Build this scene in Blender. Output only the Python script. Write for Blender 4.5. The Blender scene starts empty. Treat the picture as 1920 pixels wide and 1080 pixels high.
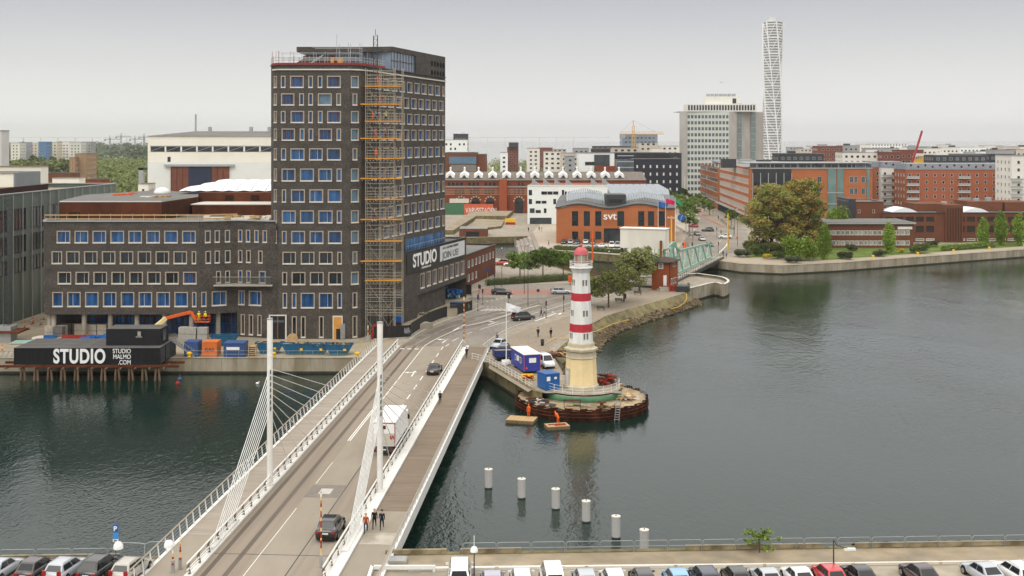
import bpy,bmesh,math,random
from mathutils import Vector,Matrix
R=math.radians
random.seed(7)
# ------------------------------------------------------------------ camera, sky, sun, exposure
scn=bpy.context.scene
COL=scn.collection
F,HY,CZ=2190.0,260.0,38.0
cam_d=bpy.data.cameras.new('camera');cam=bpy.data.objects.new('camera',cam_d);COL.objects.link(cam)
cam.location=(0,0,CZ);cam.rotation_euler=(R(90),0,0)
cam_d.sensor_width=36;cam_d.lens=36*F/1920;cam_d.shift_y=-(540-HY)/1920
cam_d.clip_start=0.5;cam_d.clip_end=90000
scn.camera=cam
w=bpy.data.worlds.new("World");scn.world=w;w.use_nodes=True
nt=w.node_tree;nt.nodes.clear()
N=nt.nodes.new
SUN_EL,SUN_AZ=R(48),R(205)
out=N('ShaderNodeOutputWorld');bg=N('ShaderNodeBackground');bg.inputs['Strength'].default_value=1.0
sky=N('ShaderNodeTexSky');sky.sky_type='NISHITA';sky.sun_disc=False
sky.sun_elevation=SUN_EL;sky.sun_rotation=SUN_AZ;sky.dust_density=4
sc=N('ShaderNodeMixRGB');sc.blend_type='MULTIPLY';sc.inputs[0].default_value=1;sc.inputs[2].default_value=(.07,.07,.07,1)
tc=N('ShaderNodeTexCoord');sp=N('ShaderNodeSeparateXYZ');rmp=N('ShaderNodeValToRGB')
cr=rmp.color_ramp;cr.elements[0].position=0;cr.elements[0].color=(1.12,1.11,1.08,1)
cr.elements[1].position=1;cr.elements[1].color=(2.15,2.1,2.03,1)
for p,c in((.03,(.92,.915,.90,1)),(.065,(.76,.76,.76,1)),(.118,(.545,.555,.60,1)),(.2,(.88,.88,.89,1)),(.35,(1.27,1.25,1.22,1)),(.6,(1.75,1.71,1.65,1))):
 e=cr.elements.new(p);e.color=c
noi=N('ShaderNodeTexNoise');noi.inputs['Scale'].default_value=2.2;noi.inputs['Detail'].default_value=5
mp=N('ShaderNodeMapping');mp.inputs['Scale'].default_value=(1,1,5)
mr=N('ShaderNodeMapRange');mr.inputs['From Min'].default_value=.3;mr.inputs['From Max'].default_value=.7
mr.inputs['To Min'].default_value=.975;mr.inputs['To Max'].default_value=1.02
mu=N('ShaderNodeMixRGB');mu.blend_type='MULTIPLY';mu.inputs[0].default_value=1
mx=N('ShaderNodeMixRGB');mx.inputs[0].default_value=.93
L=nt.links.new
L(tc.outputs['Generated'],sp.inputs[0]);L(sp.outputs['Z'],rmp.inputs[0])
L(tc.outputs['Generated'],mp.inputs[0]);L(mp.outputs[0],noi.inputs['Vector']);L(noi.outputs['Fac'],mr.inputs['Value'])
L(rmp.outputs[0],mu.inputs[1]);L(mr.outputs[0],mu.inputs[2])
L(sky.outputs[0],sc.inputs[1]);L(sc.outputs[0],mx.inputs[1]);L(mu.outputs[0],mx.inputs[2])
L(mx.outputs[0],bg.inputs[0]);L(bg.outputs[0],out.inputs[0])
sun_d=bpy.data.lights.new('sun','SUN');sun_d.energy=1.1;sun_d.angle=R(40);sun_d.color=(1,.95,.87)
sun=bpy.data.objects.new('sun',sun_d);COL.objects.link(sun)
dv=Vector((math.sin(SUN_AZ)*math.cos(SUN_EL),math.cos(SUN_AZ)*math.cos(SUN_EL),math.sin(SUN_EL)))
sun.rotation_euler=dv.to_track_quat('Z','Y').to_euler()
scn.view_settings.view_transform='Standard';scn.view_settings.look='None'
scn.view_settings.exposure=0.0;scn.view_settings.gamma=1
scn.cycles.volume_bounces=1
# ------------------------------------------------------------------ helpers
def G(px,py,z=2.5):
 d=F*(CZ-z)/(py-HY);return((px-960)/F*d,d)
def X_(px,d):return(px-960)/F*d
def Z_(py,d):return CZ-(py-HY)*d/F
MATS={}
def mat(name,col,rough=.8,var=.12,scale=1.0,metal=0,bump=0,spec=.5,stretch=(1,1,1),var2=0,scale2=.15,isl=0,rnd=0,world=False,tint=None,detail=4):
 if name in MATS:return MATS[name]
 m=bpy.data.materials.new(name);m.use_nodes=True;t=m.node_tree
 b=t.nodes['Principled BSDF'];b.inputs['Roughness'].default_value=rough;b.inputs['Metallic'].default_value=metal
 b.inputs['Specular IOR Level'].default_value=spec if(rough<.5 or spec!=.5) else(.15 if rough>.65 else.3)
 nn=t.nodes.new;l=t.links.new
 tc=nn('ShaderNodeTexCoord');mp=nn('ShaderNodeMapping');mp.inputs['Scale'].default_value=stretch
 if world:
  gp=nn('ShaderNodeNewGeometry');l(gp.outputs['Position'],mp.inputs[0])
 else:l(tc.outputs['Object'],mp.inputs[0])
 val=None
 def mulby(sock,lo,hi,a=.3,z=.7):
  nonlocal val
  r=nn('ShaderNodeMapRange');r.inputs['From Min'].default_value=a;r.inputs['From Max'].default_value=z
  r.inputs['To Min'].default_value=lo;r.inputs['To Max'].default_value=hi;l(sock,r.inputs['Value'])
  if val is None:val=r.outputs[0]
  else:
   q=nn('ShaderNodeMath');q.operation='MULTIPLY';l(val,q.inputs[0]);l(r.outputs[0],q.inputs[1]);val=q.outputs[0]
 n1=nn('ShaderNodeTexNoise');n1 .inputs['Scale'].default_value=scale;n1 .inputs['Detail'].default_value=detail;l(mp.outputs[0],n1 .inputs['Vector'])
 mulby(n1 .outputs['Fac'],1-var,1+var)
 if var2:
  n2=nn('ShaderNodeTexNoise');n2 .inputs['Scale'].default_value=scale2;n2 .inputs['Detail'].default_value=3;l(mp.outputs[0],n2 .inputs['Vector'])
  mulby(n2 .outputs['Fac'],1-var2,1+var2)
 if isl:
  g=nn('ShaderNodeNewGeometry');mulby(g.outputs['Random Per Island'],1-isl,1+isl,0,1)
 if rnd:
  o=nn('ShaderNodeObjectInfo');mulby(o.outputs['Random'],1-rnd,1+rnd,0,1)
 c=nn('ShaderNodeMixRGB');c.blend_type='MULTIPLY';c.inputs[0].default_value=1;c.inputs[1].default_value=(*col,1)
 if tint:
  tm=nn('ShaderNodeMixRGB');tm.inputs[1].default_value=(*col,1);tm.inputs[2].default_value=(*tint,1)
  n3=nn('ShaderNodeTexNoise');n3 .inputs['Scale'].default_value=scale*.6;n3 .inputs['Detail'].default_value=5;l(mp.outputs[0],n3 .inputs['Vector'])
  r3=nn('ShaderNodeMapRange');r3 .inputs['From Min'].default_value=.45;r3 .inputs['From Max'].default_value=.62;l(n3 .outputs['Fac'],r3 .inputs['Value'])
  l(r3 .outputs[0],tm.inputs[0]);l(tm.outputs[0],c.inputs[1])
 l(val,c.inputs[2]);l(c.outputs[0],b.inputs['Base Color'])
 if bump:
  bp=nn('ShaderNodeBump');bp.inputs['Strength'].default_value=bump;bp.inputs['Distance'].default_value=.05
  l(n1 .outputs['Fac'],bp.inputs['Height']);l(bp.outputs[0],b.inputs['Normal'])
 MATS[name]=m;return m
def srgb(r,g,b,k=1.0):
 f=lambda v:((v/255)/12.92 if v<=10 else((v/255+.055)/1.055)**2.4)*k
 return(f(r),f(g),f(b))
class MB:
 def __init__(s):s.v=[];s.f=[];s.m=[];s.ms=[];s.sm=[]
 def mi(s,m):
  if m not in s.ms:s.ms.append(m)
  return s.ms.index(m)
 def poly(s,pts,m,smooth=False):
  b=len(s.v);s.v+=[tuple(p) for p in pts];s.f.append(tuple(range(b,b+len(pts))));s.m.append(s.mi(m));s.sm.append(smooth)
 def faces(s,vs,fs,m,smooth=False):
  b=len(s.v);s.v+=[tuple(p) for p in vs];k=s.mi(m)
  for f in fs:s.f.append(tuple(b+i for i in f));s.m.append(k);s.sm.append(smooth)
 def box(s,x0,x1,y0,y1,z0,z1,m,M=None):
  vs=[Vector((x,y,z)) for z in(z0,z1) for y in(y0,y1) for x in(x0,x1)]
  if M is not None:vs=[M@v for v in vs]
  s.faces(vs,[(0,2,3,1),(4,5,7,6),(0,1,5,4),(2,6,7,3),(0,4,6,2),(1,3,7,5)],m)
 def obox(s,c,hx,hy,hz,ang,m,tilt=0):
  M=Matrix.Translation(c)@Matrix.Rotation(ang,4,'Z')@Matrix.Rotation(tilt,4,'X')
  s.box(-hx,hx,-hy,hy,-hz,hz,m,M)
 def tube(s,p,q,r,m,r2=None,n=8,caps=True,smooth=True):
  p=Vector(p);q=Vector(q);r2=r if r2 is None else r2
  d=(q-p).normalized();a=d.orthogonal().normalized();b=d.cross(a)
  vs=[]
  for c,rr in((p,r),(q,r2)):
   for i in range(n):
    t=2*math.pi*i/n;vs.append(c+a*math.cos(t)*rr+b*math.sin(t)*rr)
  s.faces(vs,[(i,(i+1)%n,n+(i+1)%n,n+i) for i in range(n)],m,smooth)
  if caps:s.poly(vs[:n][::-1],m);s.poly(vs[n:],m)
 def path(s,pts,r,m,n=6):
  for a,b in zip(pts,pts[1:]):s.tube(a,b,r,m,n=n)
 def beam(s,p,q,w_,h_,m):
  p=Vector(p);q=Vector(q);d=(q-p);ln=d.length;d.normalize()
  side=d.cross(Vector((0,0,1)));
  if side.length<1e-4:side=Vector((1,0,0))
  side.normalize();up=side.cross(d)
  vs=[c+side*sx*w_/2+up*sz*h_/2 for c in(p,q) for sx,sz in((-1,-1),(1,-1),(1,1),(-1,1))]
  s.faces(vs,[(0,1,2,3),(7,6,5,4),(0,4,5,1),(1,5,6,2),(2,6,7,3),(3,7,4,0)],m)
 def prism(s,pts,z0,z1,m,top=None,bottom=True):
  n=len(pts)
  a=sum(pts[i][0]*pts[(i+1)%n][1]-pts[(i+1)%n][0]*pts[i][1] for i in range(n))
  if a<0:pts=pts[::-1]
  s.poly([(x,y,z1) for x,y in pts],top or m)
  if bottom:s.poly([(x,y,z0) for x,y in pts[::-1]],m)
  for i in range(n):
   (x0,y0),(x1,y1)=pts[i],pts[(i+1)%n]
   s.poly([(x0,y0,z0),(x1,y1,z0),(x1,y1,z1),(x0,y0,z1)],m)
 def lathe(s,prof,m,n=16,c=(0,0),smooth=True,ph=0):
  vs=[];k=len(prof)
  for r,z in prof:
   for i in range(n):
    t=2*math.pi*i/n+ph;vs.append((c[0]+r*math.cos(t),c[1]+r*math.sin(t),z))
  s.faces(vs,[(j*n+i,j*n+(i+1)%n,(j+1)*n+(i+1)%n,(j+1)*n+i) for j in range(k-1) for i in range(n)],m,smooth)
 def sphere(s,c,r,m,n=10,sz=1):
  s.lathe([(max(.001,r*math.sin(math.pi*j/n)),c[2]-r*sz*math.cos(math.pi*j/n)) for j in range(n+1)],m,n=n+2,c=c[:2])
 def mesh(s,name,org=(0,0,0)):
  me=bpy.data.meshes.new(name);o=Vector(org)
  me.from_pydata([tuple(Vector(v)-o) for v in s.v],[],s.f)
  for m in s.ms:me.materials.append(m)
  me.polygons.foreach_set('material_index',s.m);me.polygons.foreach_set('use_smooth',s.sm);me.update()
  return me
 def build(s,name,parent=None,local=False):
  org=(0,0,0) if(local or parent is None) else parent.location
  o=bpy.data.objects.new(name,s.mesh(name,org));COL.objects.link(o);o.parent=parent
  return o
def tag(o,label=None,cat=None,group=None,kind=None):
 if label:o['label']=label
 if cat:o['category']=cat
 if group:o['group']=group
 if kind:o['kind']=kind
 return o
def thing(name,label,cat,loc=(0,0,0),rz=0,group=None):
 o=bpy.data.objects.new(name,None);COL.objects.link(o);o.location=loc;o.rotation_euler=(0,0,rz)
 o.empty_display_size=.5;return tag(o,label,cat,group)
def part(name,mb,parent,local=False):return mb.build(name,parent,local)
def struct(name,mb):return tag(mb.build(name),kind='structure')
def solo(name,mb,label,cat,loc,group=None,rz=0):
 """one-mesh thing built in local coordinates"""
 o=mb.build(name);o.location=loc;o.rotation_euler=(0,0,rz);return tag(o,label,cat,group)
def inst(name,me,parent=None,loc=(0,0,0),rz=0,scale=1,over=None):
 o=bpy.data.objects.new(name,me);COL.objects.link(o);o.parent=parent;o.location=loc;o.rotation_euler=(0,0,rz)
 o.scale=(scale,)*3 if not isinstance(scale,tuple) else scale
 if over:
  for i,m in enumerate(me.materials):
   if m and m.name in over:o.material_slots[i].link='OBJECT';o.material_slots[i].material=over[m.name]
 return o
def spawn(nodes,root,over=None):
 for nd in nodes:
  o=inst(nd[0],nd[1],root,nd[2],nd[3] if len(nd)>3 else 0,over=over)
  if len(nd)>4:
   spawn(nd[4],o,over)
ORD=['first','second','third','fourth','fifth','sixth','seventh','eighth','ninth','tenth','eleventh','twelfth','thirteenth','fourteenth','fifteenth','sixteenth','seventeenth','eighteenth','nineteenth','twentieth']
def ordn(i,n,side='left'):
 if i==0:return 'leftmost'
 if i==n-1:return 'rightmost'
 return ORD[i]+' from the left' if i<=n//2 else(ORD[n-1-i]+' from the right')
def text(body,size,m,name,parent,M,extrude=.02,bold=0.0,align='LEFT',sx=1.0,spacing=1.0):
 cu=bpy.data.curves.new('txt','FONT');cu.body=body;cu.size=size;cu.extrude=extrude;cu.offset=bold;cu.align_x=align
 cu.space_character=spacing;cu.space_line=.9
 to=bpy.data.objects.new('txt',cu);COL.objects.link(to)
 dg=bpy.context.evaluated_depsgraph_get();me=bpy.data.meshes.new_from_object(to.evaluated_get(dg))
 bpy.data.objects.remove(to);me.materials.clear();me.materials.append(m)
 me.transform(Matrix.Diagonal((sx,1,1,1)));me.transform(M)
 if parent is not None:me.transform(Matrix.Translation(-parent.location))
 me.name=name
 o=bpy.data.objects.new(name,me);COL.objects.link(o);o.parent=parent;return o
def on_wall(p,ang,off=.02):
 """text standing on a wall whose run direction is ang; p = lower left corner"""
 n=Vector((math.sin(ang),-math.cos(ang),0))
 return Matrix.Translation(Vector(p)+n*off)@Matrix.Rotation(ang,4,'Z')@Matrix.Rotation(R(90),4,'X')
# windows -----------------------------------------------------------
WC={}
def win_mesh(style,w_,h_):
 k=(style,round(w_,2),round(h_,2))
 if k in WC:return WC[k]
 fr=MB();gl=MB();st=WST[style];t=st['t'];dp=st['d'];fm=st['frame'];bt=st.get('sill_t',t);sm=st.get('sill',fm)
 o=st.get('proud',.03)
 fr.box(0,t,-o,dp,bt,h_-t,fm);fr.box(w_-t,w_,-o,dp,bt,h_-t,fm);fr.box(0,w_,-o,dp,h_-t,h_,fm)
 fr.box(0,w_,-o-.05,dp,0,bt,sm)
 iw=w_-2*t;ih=h_-t-bt
 mm=st.get('mull_m')
 if mm:
  for fx in st['mull']:
   if iw>.9:fr.box(t+iw*fx-.022,t+iw*fx+.022,dp-.1,dp-.02,bt,h_-t,mm)
  fr.box(t,w_-t,dp-.09,dp-.01,h_-t-.05,h_-t,mm)
 gl.poly([(t,dp-.03,bt),(w_-t,dp-.03,bt),(w_-t,dp-.03,h_-t),(t,dp-.03,h_-t)],st['glass'])
 fr_me=fr.mesh('window');gl_me=gl.mesh('pane');
 WC[k]=(fr_me,gl_me,fr,gl);return WC[k]
class Bld:
 """a building: walls with real window openings, windows as parts"""
 def __init__(s,name,label,cat,loc,group=None):
  s.t=thing(name,label,cat,loc,group=group);s.w=MB();s.win=[]
 def wall(s,p0,p1,z0,z1,m,rows=(),style='plain',mull=True):
  """rows: (za, zb, [(u0,u1),..], style?)"""
  p0=Vector((p0[0],p0[1],0));p1=Vector((p1[0],p1[1],0));e=(p1-p0);ln=e.length;e.normalize()
  ang=math.atan2(e.y,e.x);ops=[]
  for r in rows:
   stl=r[3] if len(r)>3 else style
   for(a,b) in r[2]:
    if a<0.01 or b>ln-.01:continue
    ops.append((a,b,r[0],r[1]));s.win.append((p0+e*a,ang,r[0],b-a,r[1]-r[0],stl))
  zs=sorted({z0,z1}|{o[2] for o in ops}|{o[3] for o in ops})
  P=lambda u,z:(p0 .x+e.x*u,p0 .y+e.y*u,z)
  for za,zb in zip(zs,zs[1:]):
   if zb-za<1e-4:continue
   cur=0
   for a,b in sorted((o[0],o[1]) for o in ops if o[2]<=za+1e-4 and o[3]>=zb-1e-4):
    if a>cur:s.w.poly([P(cur,za),P(a,za),P(a,zb),P(cur,zb)],m)
    cur=max(cur,b)
   if cur<ln:s.w.poly([P(cur,za),P(ln,za),P(ln,zb),P(cur,zb)],m)
 def finish(s,detail=True,wallname='wall',limit=100):
  part(wallname,s.w,s.t) if s.w.f else None
  o=s.t.location
  ws=sorted(s.win,key=lambda k:-(k[3]*k[4])/(k[0].x**2+k[0].y**2))
  for p,ang,z,w_,h_,stl in ws[:limit]:
   f,g,_,_=win_mesh(stl,w_,h_)
   q=inst('window',f,s.t,(p.x-o.x,p.y-o.y,z-o.z),ang)
   inst('pane',g,q)
  if ws[limit:]:
   mb=MB()
   for p,ang,z,w_,h_,stl in ws[limit:]:
    _,_,fr,gl=win_mesh(stl,w_,h_);M=Matrix.Translation((p.x,p.y,z))@Matrix.Rotation(ang,4,'Z')
    for src in(fr,gl):
     b=len(mb.v);mb.v+=[tuple(M@Vector(v)) for v in src.v]
     for f,mi in zip(src.f,src.m):mb.f.append(tuple(b+i for i in f));mb.m.append(mb.mi(src.ms[mi]));mb.sm.append(False)
   tag(part('window',mb,s.t),kind='stuff')
  return s.t
def ribbon(mb,pts,wd,z,m):
 pts=[Vector((p[0],p[1],0)) for p in pts];n=len(pts);L_=[];R_=[]
 for i,p in enumerate(pts):
  d=(pts[min(i+1,n-1)]-pts[max(i-1,0)]).normalized();s_=Vector((d.y,-d.x,0))*wd/2
  L_.append(p-s_);R_.append(p+s_)
 for i in range(n-1):mb.poly([(R_[i].x,R_[i].y,z),(R_[i+1].x,R_[i+1].y,z),(L_[i+1].x,L_[i+1].y,z),(L_[i].x,L_[i].y,z)],m)
def smooth_pts(pts,k=6):
 out=[];n=len(pts)
 for i in range(n-1):
  p0=pts[max(i-1,0)];p1=pts[i];p2=pts[i+1];p3=pts[min(i+2,n-1)]
  for j in range(k):
   t=j/k;out.append(tuple(.5*(2*b+(c-a)*t+(2*a-5*b+4*c-d)*t*t+(3*b-a-3*c+d)*t**3) for a,b,c,d in zip(p0,p1,p2,p3)))
 out.append(tuple(pts[-1]));return out
# ------------------------------------------------------------------ materials
white=mat('white_paint',srgb(225,225,222),.5,.05,2,var2=.05,scale2=.3)
cream=mat('cream_panel',srgb(226,223,210),.6,.03,.3,var2=.05,scale2=.05)
conc=mat('concrete',srgb(166,159,146),.85,.14,.8,var2=.14,scale2=.08,tint=srgb(140,132,118))
asph=mat('asphalt',srgb(138,131,121),.9,.10,2.5,var2=.14,scale2=.12,tint=srgb(126,119,110))
asphd=mat('asphalt_dark',srgb(122,115,107),.85,.12,2,var2=.12,scale2=.15)
paint=mat('road_paint',srgb(225,223,216),.7,.10,3)
pave=mat('paving',srgb(152,143,129),.9,.10,1.2,var2=.10,scale2=.06,tint=srgb(136,127,113))
dirt=mat('dirt',srgb(146,133,112),.95,.15,.6,var2=.15,scale2=.1,tint=srgb(135,125,108))
steelg=mat('galvanised',srgb(165,168,168),.45,.1,3,metal=.4)
dsteel=mat('dark_steel',srgb(60,62,64),.5,.1,3)
black=mat('black_paint',srgb(22,23,25),.45,.1,1)
brickd=mat('dark_brick',(.066,.058,.050),.85,.55,4.2,var2=.22,scale2=.4,stretch=(1,1,1.8),detail=12,tint=(.088,.078,.068))
stone=mat('stone_frame',srgb(166,154,140),.8,.06,1)
stonel=mat('stone_sill',srgb(204,198,188),.8,.05,1)
rust=mat('corten',srgb(84,47,30),.8,.22,.5,var2=.25,scale2=.2,stretch=(1,1,.35))
rufft=mat('roof_felt',srgb(110,108,105),.9,.10,.6,var2=.12,scale2=.07)
rufg=mat('roof_grey',srgb(135,133,130),.9,.10,.5,var2=.14,scale2=.06)
bro=mat('orange_brick',srgb(164,100,64),.85,.10,2.5,var2=.14,scale2=.1,stretch=(1,1,2))
brr=mat('red_brick',srgb(122,64,42),.85,.14,1.6,var2=.12,scale2=.1,stretch=(1,1,2))
brb=mat('brown_brick',srgb(108,68,50),.85,.12,1.6,var2=.10,scale2=.1,stretch=(1,1,2))
grass=mat('grass',srgb(92,108,48),.95,.2,1.5,var2=.2,scale2=.15)
gdark=mat('dark_glass',srgb(38,46,52),.12,.35,.35,rnd=.5,spec=.6)
gmid=mat('grey_glass',srgb(78,88,94),.15,.25,.3,rnd=.35)
gblk=mat('black_glass',srgb(24,27,33),.12,.3,.3,rnd=.4)
ggrn=mat('green_glass',srgb(96,122,118),.15,.2,.2,rnd=.2)
gcur=mat('curtained_glass',srgb(136,134,126),.3,.6,1.2,rnd=.5,stretch=(1.5,1.5,.15))
film=mat('blue_film',srgb(24,66,112),.2,.55,1.1,rnd=.4,stretch=(2.2,2.2,.25),tint=srgb(48,104,156))
filmp=mat('pale_film',srgb(86,112,128),.25,.2,.8,rnd=.3)
orangem=mat('orange_frame',srgb(146,92,66),.6,.1,1)
whitem=mat('white_frame',srgb(215,213,208),.6,.05,1)
teal=mat('green_truss_paint',srgb(136,174,160),.5,.08,.8)
yel=mat('yellow_paint',srgb(226,178,40),.55,.08,2)
orng=mat('orange_paint',srgb(214,96,38),.55,.10,2)
wood=mat('timber',srgb(178,150,108),.8,.15,2,stretch=(1,4,1))
woodd=mat('weathered_timber',srgb(118,98,80),.9,.25,1.6,stretch=(1,1,.4))
bluep=mat('blue_paint',srgb(32,92,160),.5,.08,1)
WST={'studio':dict(t=.17,sill_t=.22,d=.38,frame=stone,sill=stonel,glass=film),'studio_w':dict(t=.17,sill_t=.22,d=.38,frame=stone,sill=stonel,glass=film,mull_m=whitem,mull=(.62,)),'studio_l':dict(t=.17,sill_t=.22,d=.38,frame=stone,sill=stonel,glass=film,mull_m=whitem,mull=(.36,)),'studio_o':dict(t=.17,sill_t=.22,d=.38,frame=stone,sill=stonel,glass=film,mull_m=orangem,mull=(.08,.33,.66,.92)),'studio_d':dict(t=.17,sill_t=.22,d=.38,frame=stone,sill=stonel,glass=gdark,mull_m=whitem,mull=(.62,)),'studio_p':dict(t=.17,sill_t=.22,d=.38,frame=stone,sill=stonel,glass=filmp),'studio_side':dict(t=.2,sill_t=.22,d=.5,frame=stone,sill=stonel,glass=film),'plain':dict(t=.07,d=.2,frame=whitem,glass=gdark),'whitew':dict(t=.05,d=.06,frame=dsteel,glass=whitem,proud=.01),'nofr':dict(t=.06,d=.2,frame=dsteel,glass=gdark,proud=.01),'dark4':dict(t=.12,d=.25,frame=dsteel,glass=gdark,mull_m=dsteel,mull=(.25,.5,.75),proud=.01),'curt':dict(t=.14,d=.22,frame=whitem,glass=gcur,mull_m=whitem,mull=(.5,)),'band':dict(t=.1,d=.2,frame=whitem,glass=gblk,mull_m=dsteel,mull=(.2,.4,.6,.8),proud=.01),'grey':dict(t=.12,d=.2,frame=steelg,glass=gmid,mull_m=steelg,mull=(.5,),proud=.01),'greenw':dict(t=.12,d=.12,frame=whitem,glass=ggrn,mull_m=whitem,mull=(.5,),proud=.02),'blackw':dict(t=.1,d=.15,frame=dsteel,glass=gblk,proud=.01),}
# ------------------------------------------------------------------ water and land
def water_mat():
 m=bpy.data.materials.new('harbour_water');m.use_nodes=True;t=m.node_tree;b=t.nodes['Principled BSDF'];nn=t.nodes.new;l=t.links.new
 b.inputs['Base Color'].default_value=(.004,.0165,.0125,1);b.inputs['Roughness'].default_value=.05;b.inputs['IOR'].default_value=1.333
 g=nn('ShaderNodeNewGeometry');prev=None
 for sc_,st,dist,strg,det in((1.25,(1,.5,1),.08,.15,2),(3.0,(1,.65,1),.04,.22,2),(.10,(1,.5,1),.5,.06,2)):
  mp=nn('ShaderNodeMapping');mp.inputs['Scale'].default_value=st;mp.inputs['Rotation'].default_value=(0,0,R(-22));l(g.outputs['Position'],mp.inputs[0])
  n=nn('ShaderNodeTexNoise');n.inputs['Scale'].default_value=sc_;n.inputs['Detail'].default_value=det;n.inputs['Distortion'].default_value=.6;l(mp.outputs[0],n.inputs['Vector'])
  w_=nn('ShaderNodeTexNoise');w_.inputs['Scale'].default_value=.022;w_.inputs['Detail'].default_value=2;l(mp.outputs[0],w_.inputs['Vector']);wr_=nn('ShaderNodeMapRange');wr_.inputs['From Min'].default_value=.38;wr_.inputs['From Max'].default_value=.62;wr_.inputs['To Min'].default_value=strg*.45;wr_.inputs['To Max'].default_value=strg*1.45;l(w_.outputs['Fac'],wr_.inputs['Value'])
  bp=nn('ShaderNodeBump');bp.inputs['Strength'].default_value=strg;bp.inputs['Distance'].default_value=dist*4;l(wr_.outputs[0],bp.inputs['Strength'])
  l(n.outputs['Fac'],bp.inputs['Height'])
  if prev:l(prev.outputs[0],bp.inputs['Normal'])
  prev=bp
 l(prev.outputs[0],b.inputs['Normal'])
 return m
WAT=water_mat()
mb=MB();mb.poly([(-8000,40,0),(8000,40,0),(8000,17500,0),(-8000,17500,0)],WAT);struct('water',mb)
BA=math.atan(.064)
def BR(a,d):return(a+.064*d,d)
near_edge=[(-400,84.0),(-43,98.6),(-26.5,99.3),(-16.2,99.7),(-11,99.9),(44.6,102.3),(400,117)]
mb=MB();mb.prism([(-400,40)]+near_edge+[(400,40)],1.5,2.5,conc,top=dirt);
struct('quay_ground',mb)
pier=[BR(-16.9,188.5),(-6.6,187.5),(-3.8,184.5),(3.0,164.5),(4.2,163)]
sl=[G(1138,592),G(1202,573),G(1259,557),G(1289,547)]
bast=smooth_pts([G(1315,541),G(1340,535),(50.5,279),(53.2,286),(53.0,294),(50.0,299),(47.8,302)],4)
rocky=[(16.0,163.0),(10,172),(6.2,178),(5.8,186),(8.0,198),(11.5,211),(14.5,222)]
LAND=[(-400,189),(-83,189),BR(-36,189)]+pier+rocky+sl+bast+[(38,296),(26,293),G(1160,508),G(1106,520),G(1012,492),G(935,484),G(838,482),G(836,447),G(1000,443),G(1013,470),G(1020,469),G(1100,474),G(1173,480),G(1235,489),G(1345,489),G(1390,495),G(1467,498),G(1570,493),G(1780,478),G(1920,468),(420,480),(900,900),(1500,1500),(900,1750),(560,1700),(300,1650),(-30,1650),(-160,1800),(-330,2400),(-500,4200),(-900,6500),(-4000,8000),(-4000,189)]
mb=MB();mb.poly([(x,y,2.5) for x,y in LAND][::-1],pave)
g_ob=struct('ground',mb)
bm=bmesh.new();bm.from_mesh(g_ob.data);bmesh.ops.triangulate(bm,faces=bm.faces,ngon_method='EAR_CLIP')
for f in bm.faces:
 if f.normal.z<0:f.normal_flip()
bm.to_mesh(g_ob.data);bm.free()
quay=mat('quay_concrete',srgb(160,151,134),.9,.14,.7,var2=.14,scale2=.12,stretch=(1,1,.3),tint=srgb(140,130,108))
quayd=mat('quay_stain',srgb(60,58,48),.9,.3,1.2)
quayj=mat('quay_joint',srgb(120,113,98),.9,.3,1.2)
moss=mat('mossy_stone',srgb(120,110,78),.95,.2,1.2,var2=.2,scale2=.2,tint=srgb(96,90,70))
def quaywall(label,pts,m,z1=2.5,bands=True,name='quay_wall',cap=None):
 c=pts[0];t=thing(name,label,'quay wall',(c[0],c[1],0));mb=MB();cp=MB();st=MB()
 for(x0,y0),(x1,y1) in zip(pts,pts[1:]):
  mb.poly([(x0,y0,-1),(x1,y1,-1),(x1,y1,z1-.002),(x0,y0,z1-.002)],m)
  e=Vector((x1-x0,y1-y0,0));ln=e.length;e.normalize();n=Vector((e.y,-e.x,0))
  a=Vector((x0,y0,0));b=Vector((x1,y1,0))
  q=lambda p,o,z:(p.x+n.x*o,p.y+n.y*o,z)
  for o0,o1,za,zb,mm,t2 in((-.5,.08,z1-.02,z1+.07,cap or m,cp),(.0,.03,-.5,.35,quayd,st)):
   t2 .faces([q(a,o0,za),q(b,o0,za),q(b,o1,za),q(a,o1,za),q(a,o0,zb),q(b,o0,zb),q(b,o1,zb),q(a,o1,zb)],[(0,3,2,1)[::-1],(4,7,6,5),(3,7,6,2)[::-1],(0,4,5,1),(0,3,7,4),(1,5,6,2)],mm)
  k=0
  while bands and k*2.4<ln:
   p=a+e*(k*2.4);st.obox((p.x+n.x*.01,p.y+n.y*.01,1.2),.018,.014,1.22,math.atan2(e.y,e.x),quayj);k+=1
 part('wall',mb,t);part('coping',cp,t);part('waterline_stain',st,t)
 return t
quaywall('long pale concrete quay wall below the skips and dark studio building',[(-400,189),(-83,189),BR(-36,189),BR(-16.9,188.5)],quay)
quaywall('mossy concrete pier wall running from the white bridge to the lighthouse',pier,moss)
quaywall('white topped curved concrete bastion wall below the green bascule bridge',sl[-1:]+bast+[(38,296),(26,293)],quay,z1=3.2,cap=stonel)
quaywall('stone canal wall behind the hedge and small trees',[(26,293),G(1160,508),G(1106,520),G(1012,492),G(935,484),G(838,482),G(836,447),G(1000,443)],moss,bands=False)
quaywall('stone canal wall in front of the orange brick broadcaster building',[G(1010,476),G(1020,469),G(1100,474),G(1173,480),G(1235,489),G(1345,489)],moss,bands=False)
quaywall('long granite quay wall in front of the park and brown brick buildings',[G(1345,489),G(1390,495),G(1467,498),G(1570,493),G(1780,478),G(1920,468),(420,480)],quay)
for l_,e_ in(('near concrete quay wall left of the bridge',near_edge[2::-1]),('near concrete quay wall right of the bridge with fender tyres',near_edge[:3:-1])):quaywall(l_,e_,moss,bands=False)
bank_top=[G(1060,700),(7.2,178.5)]+rocky[3:]+sl
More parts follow.
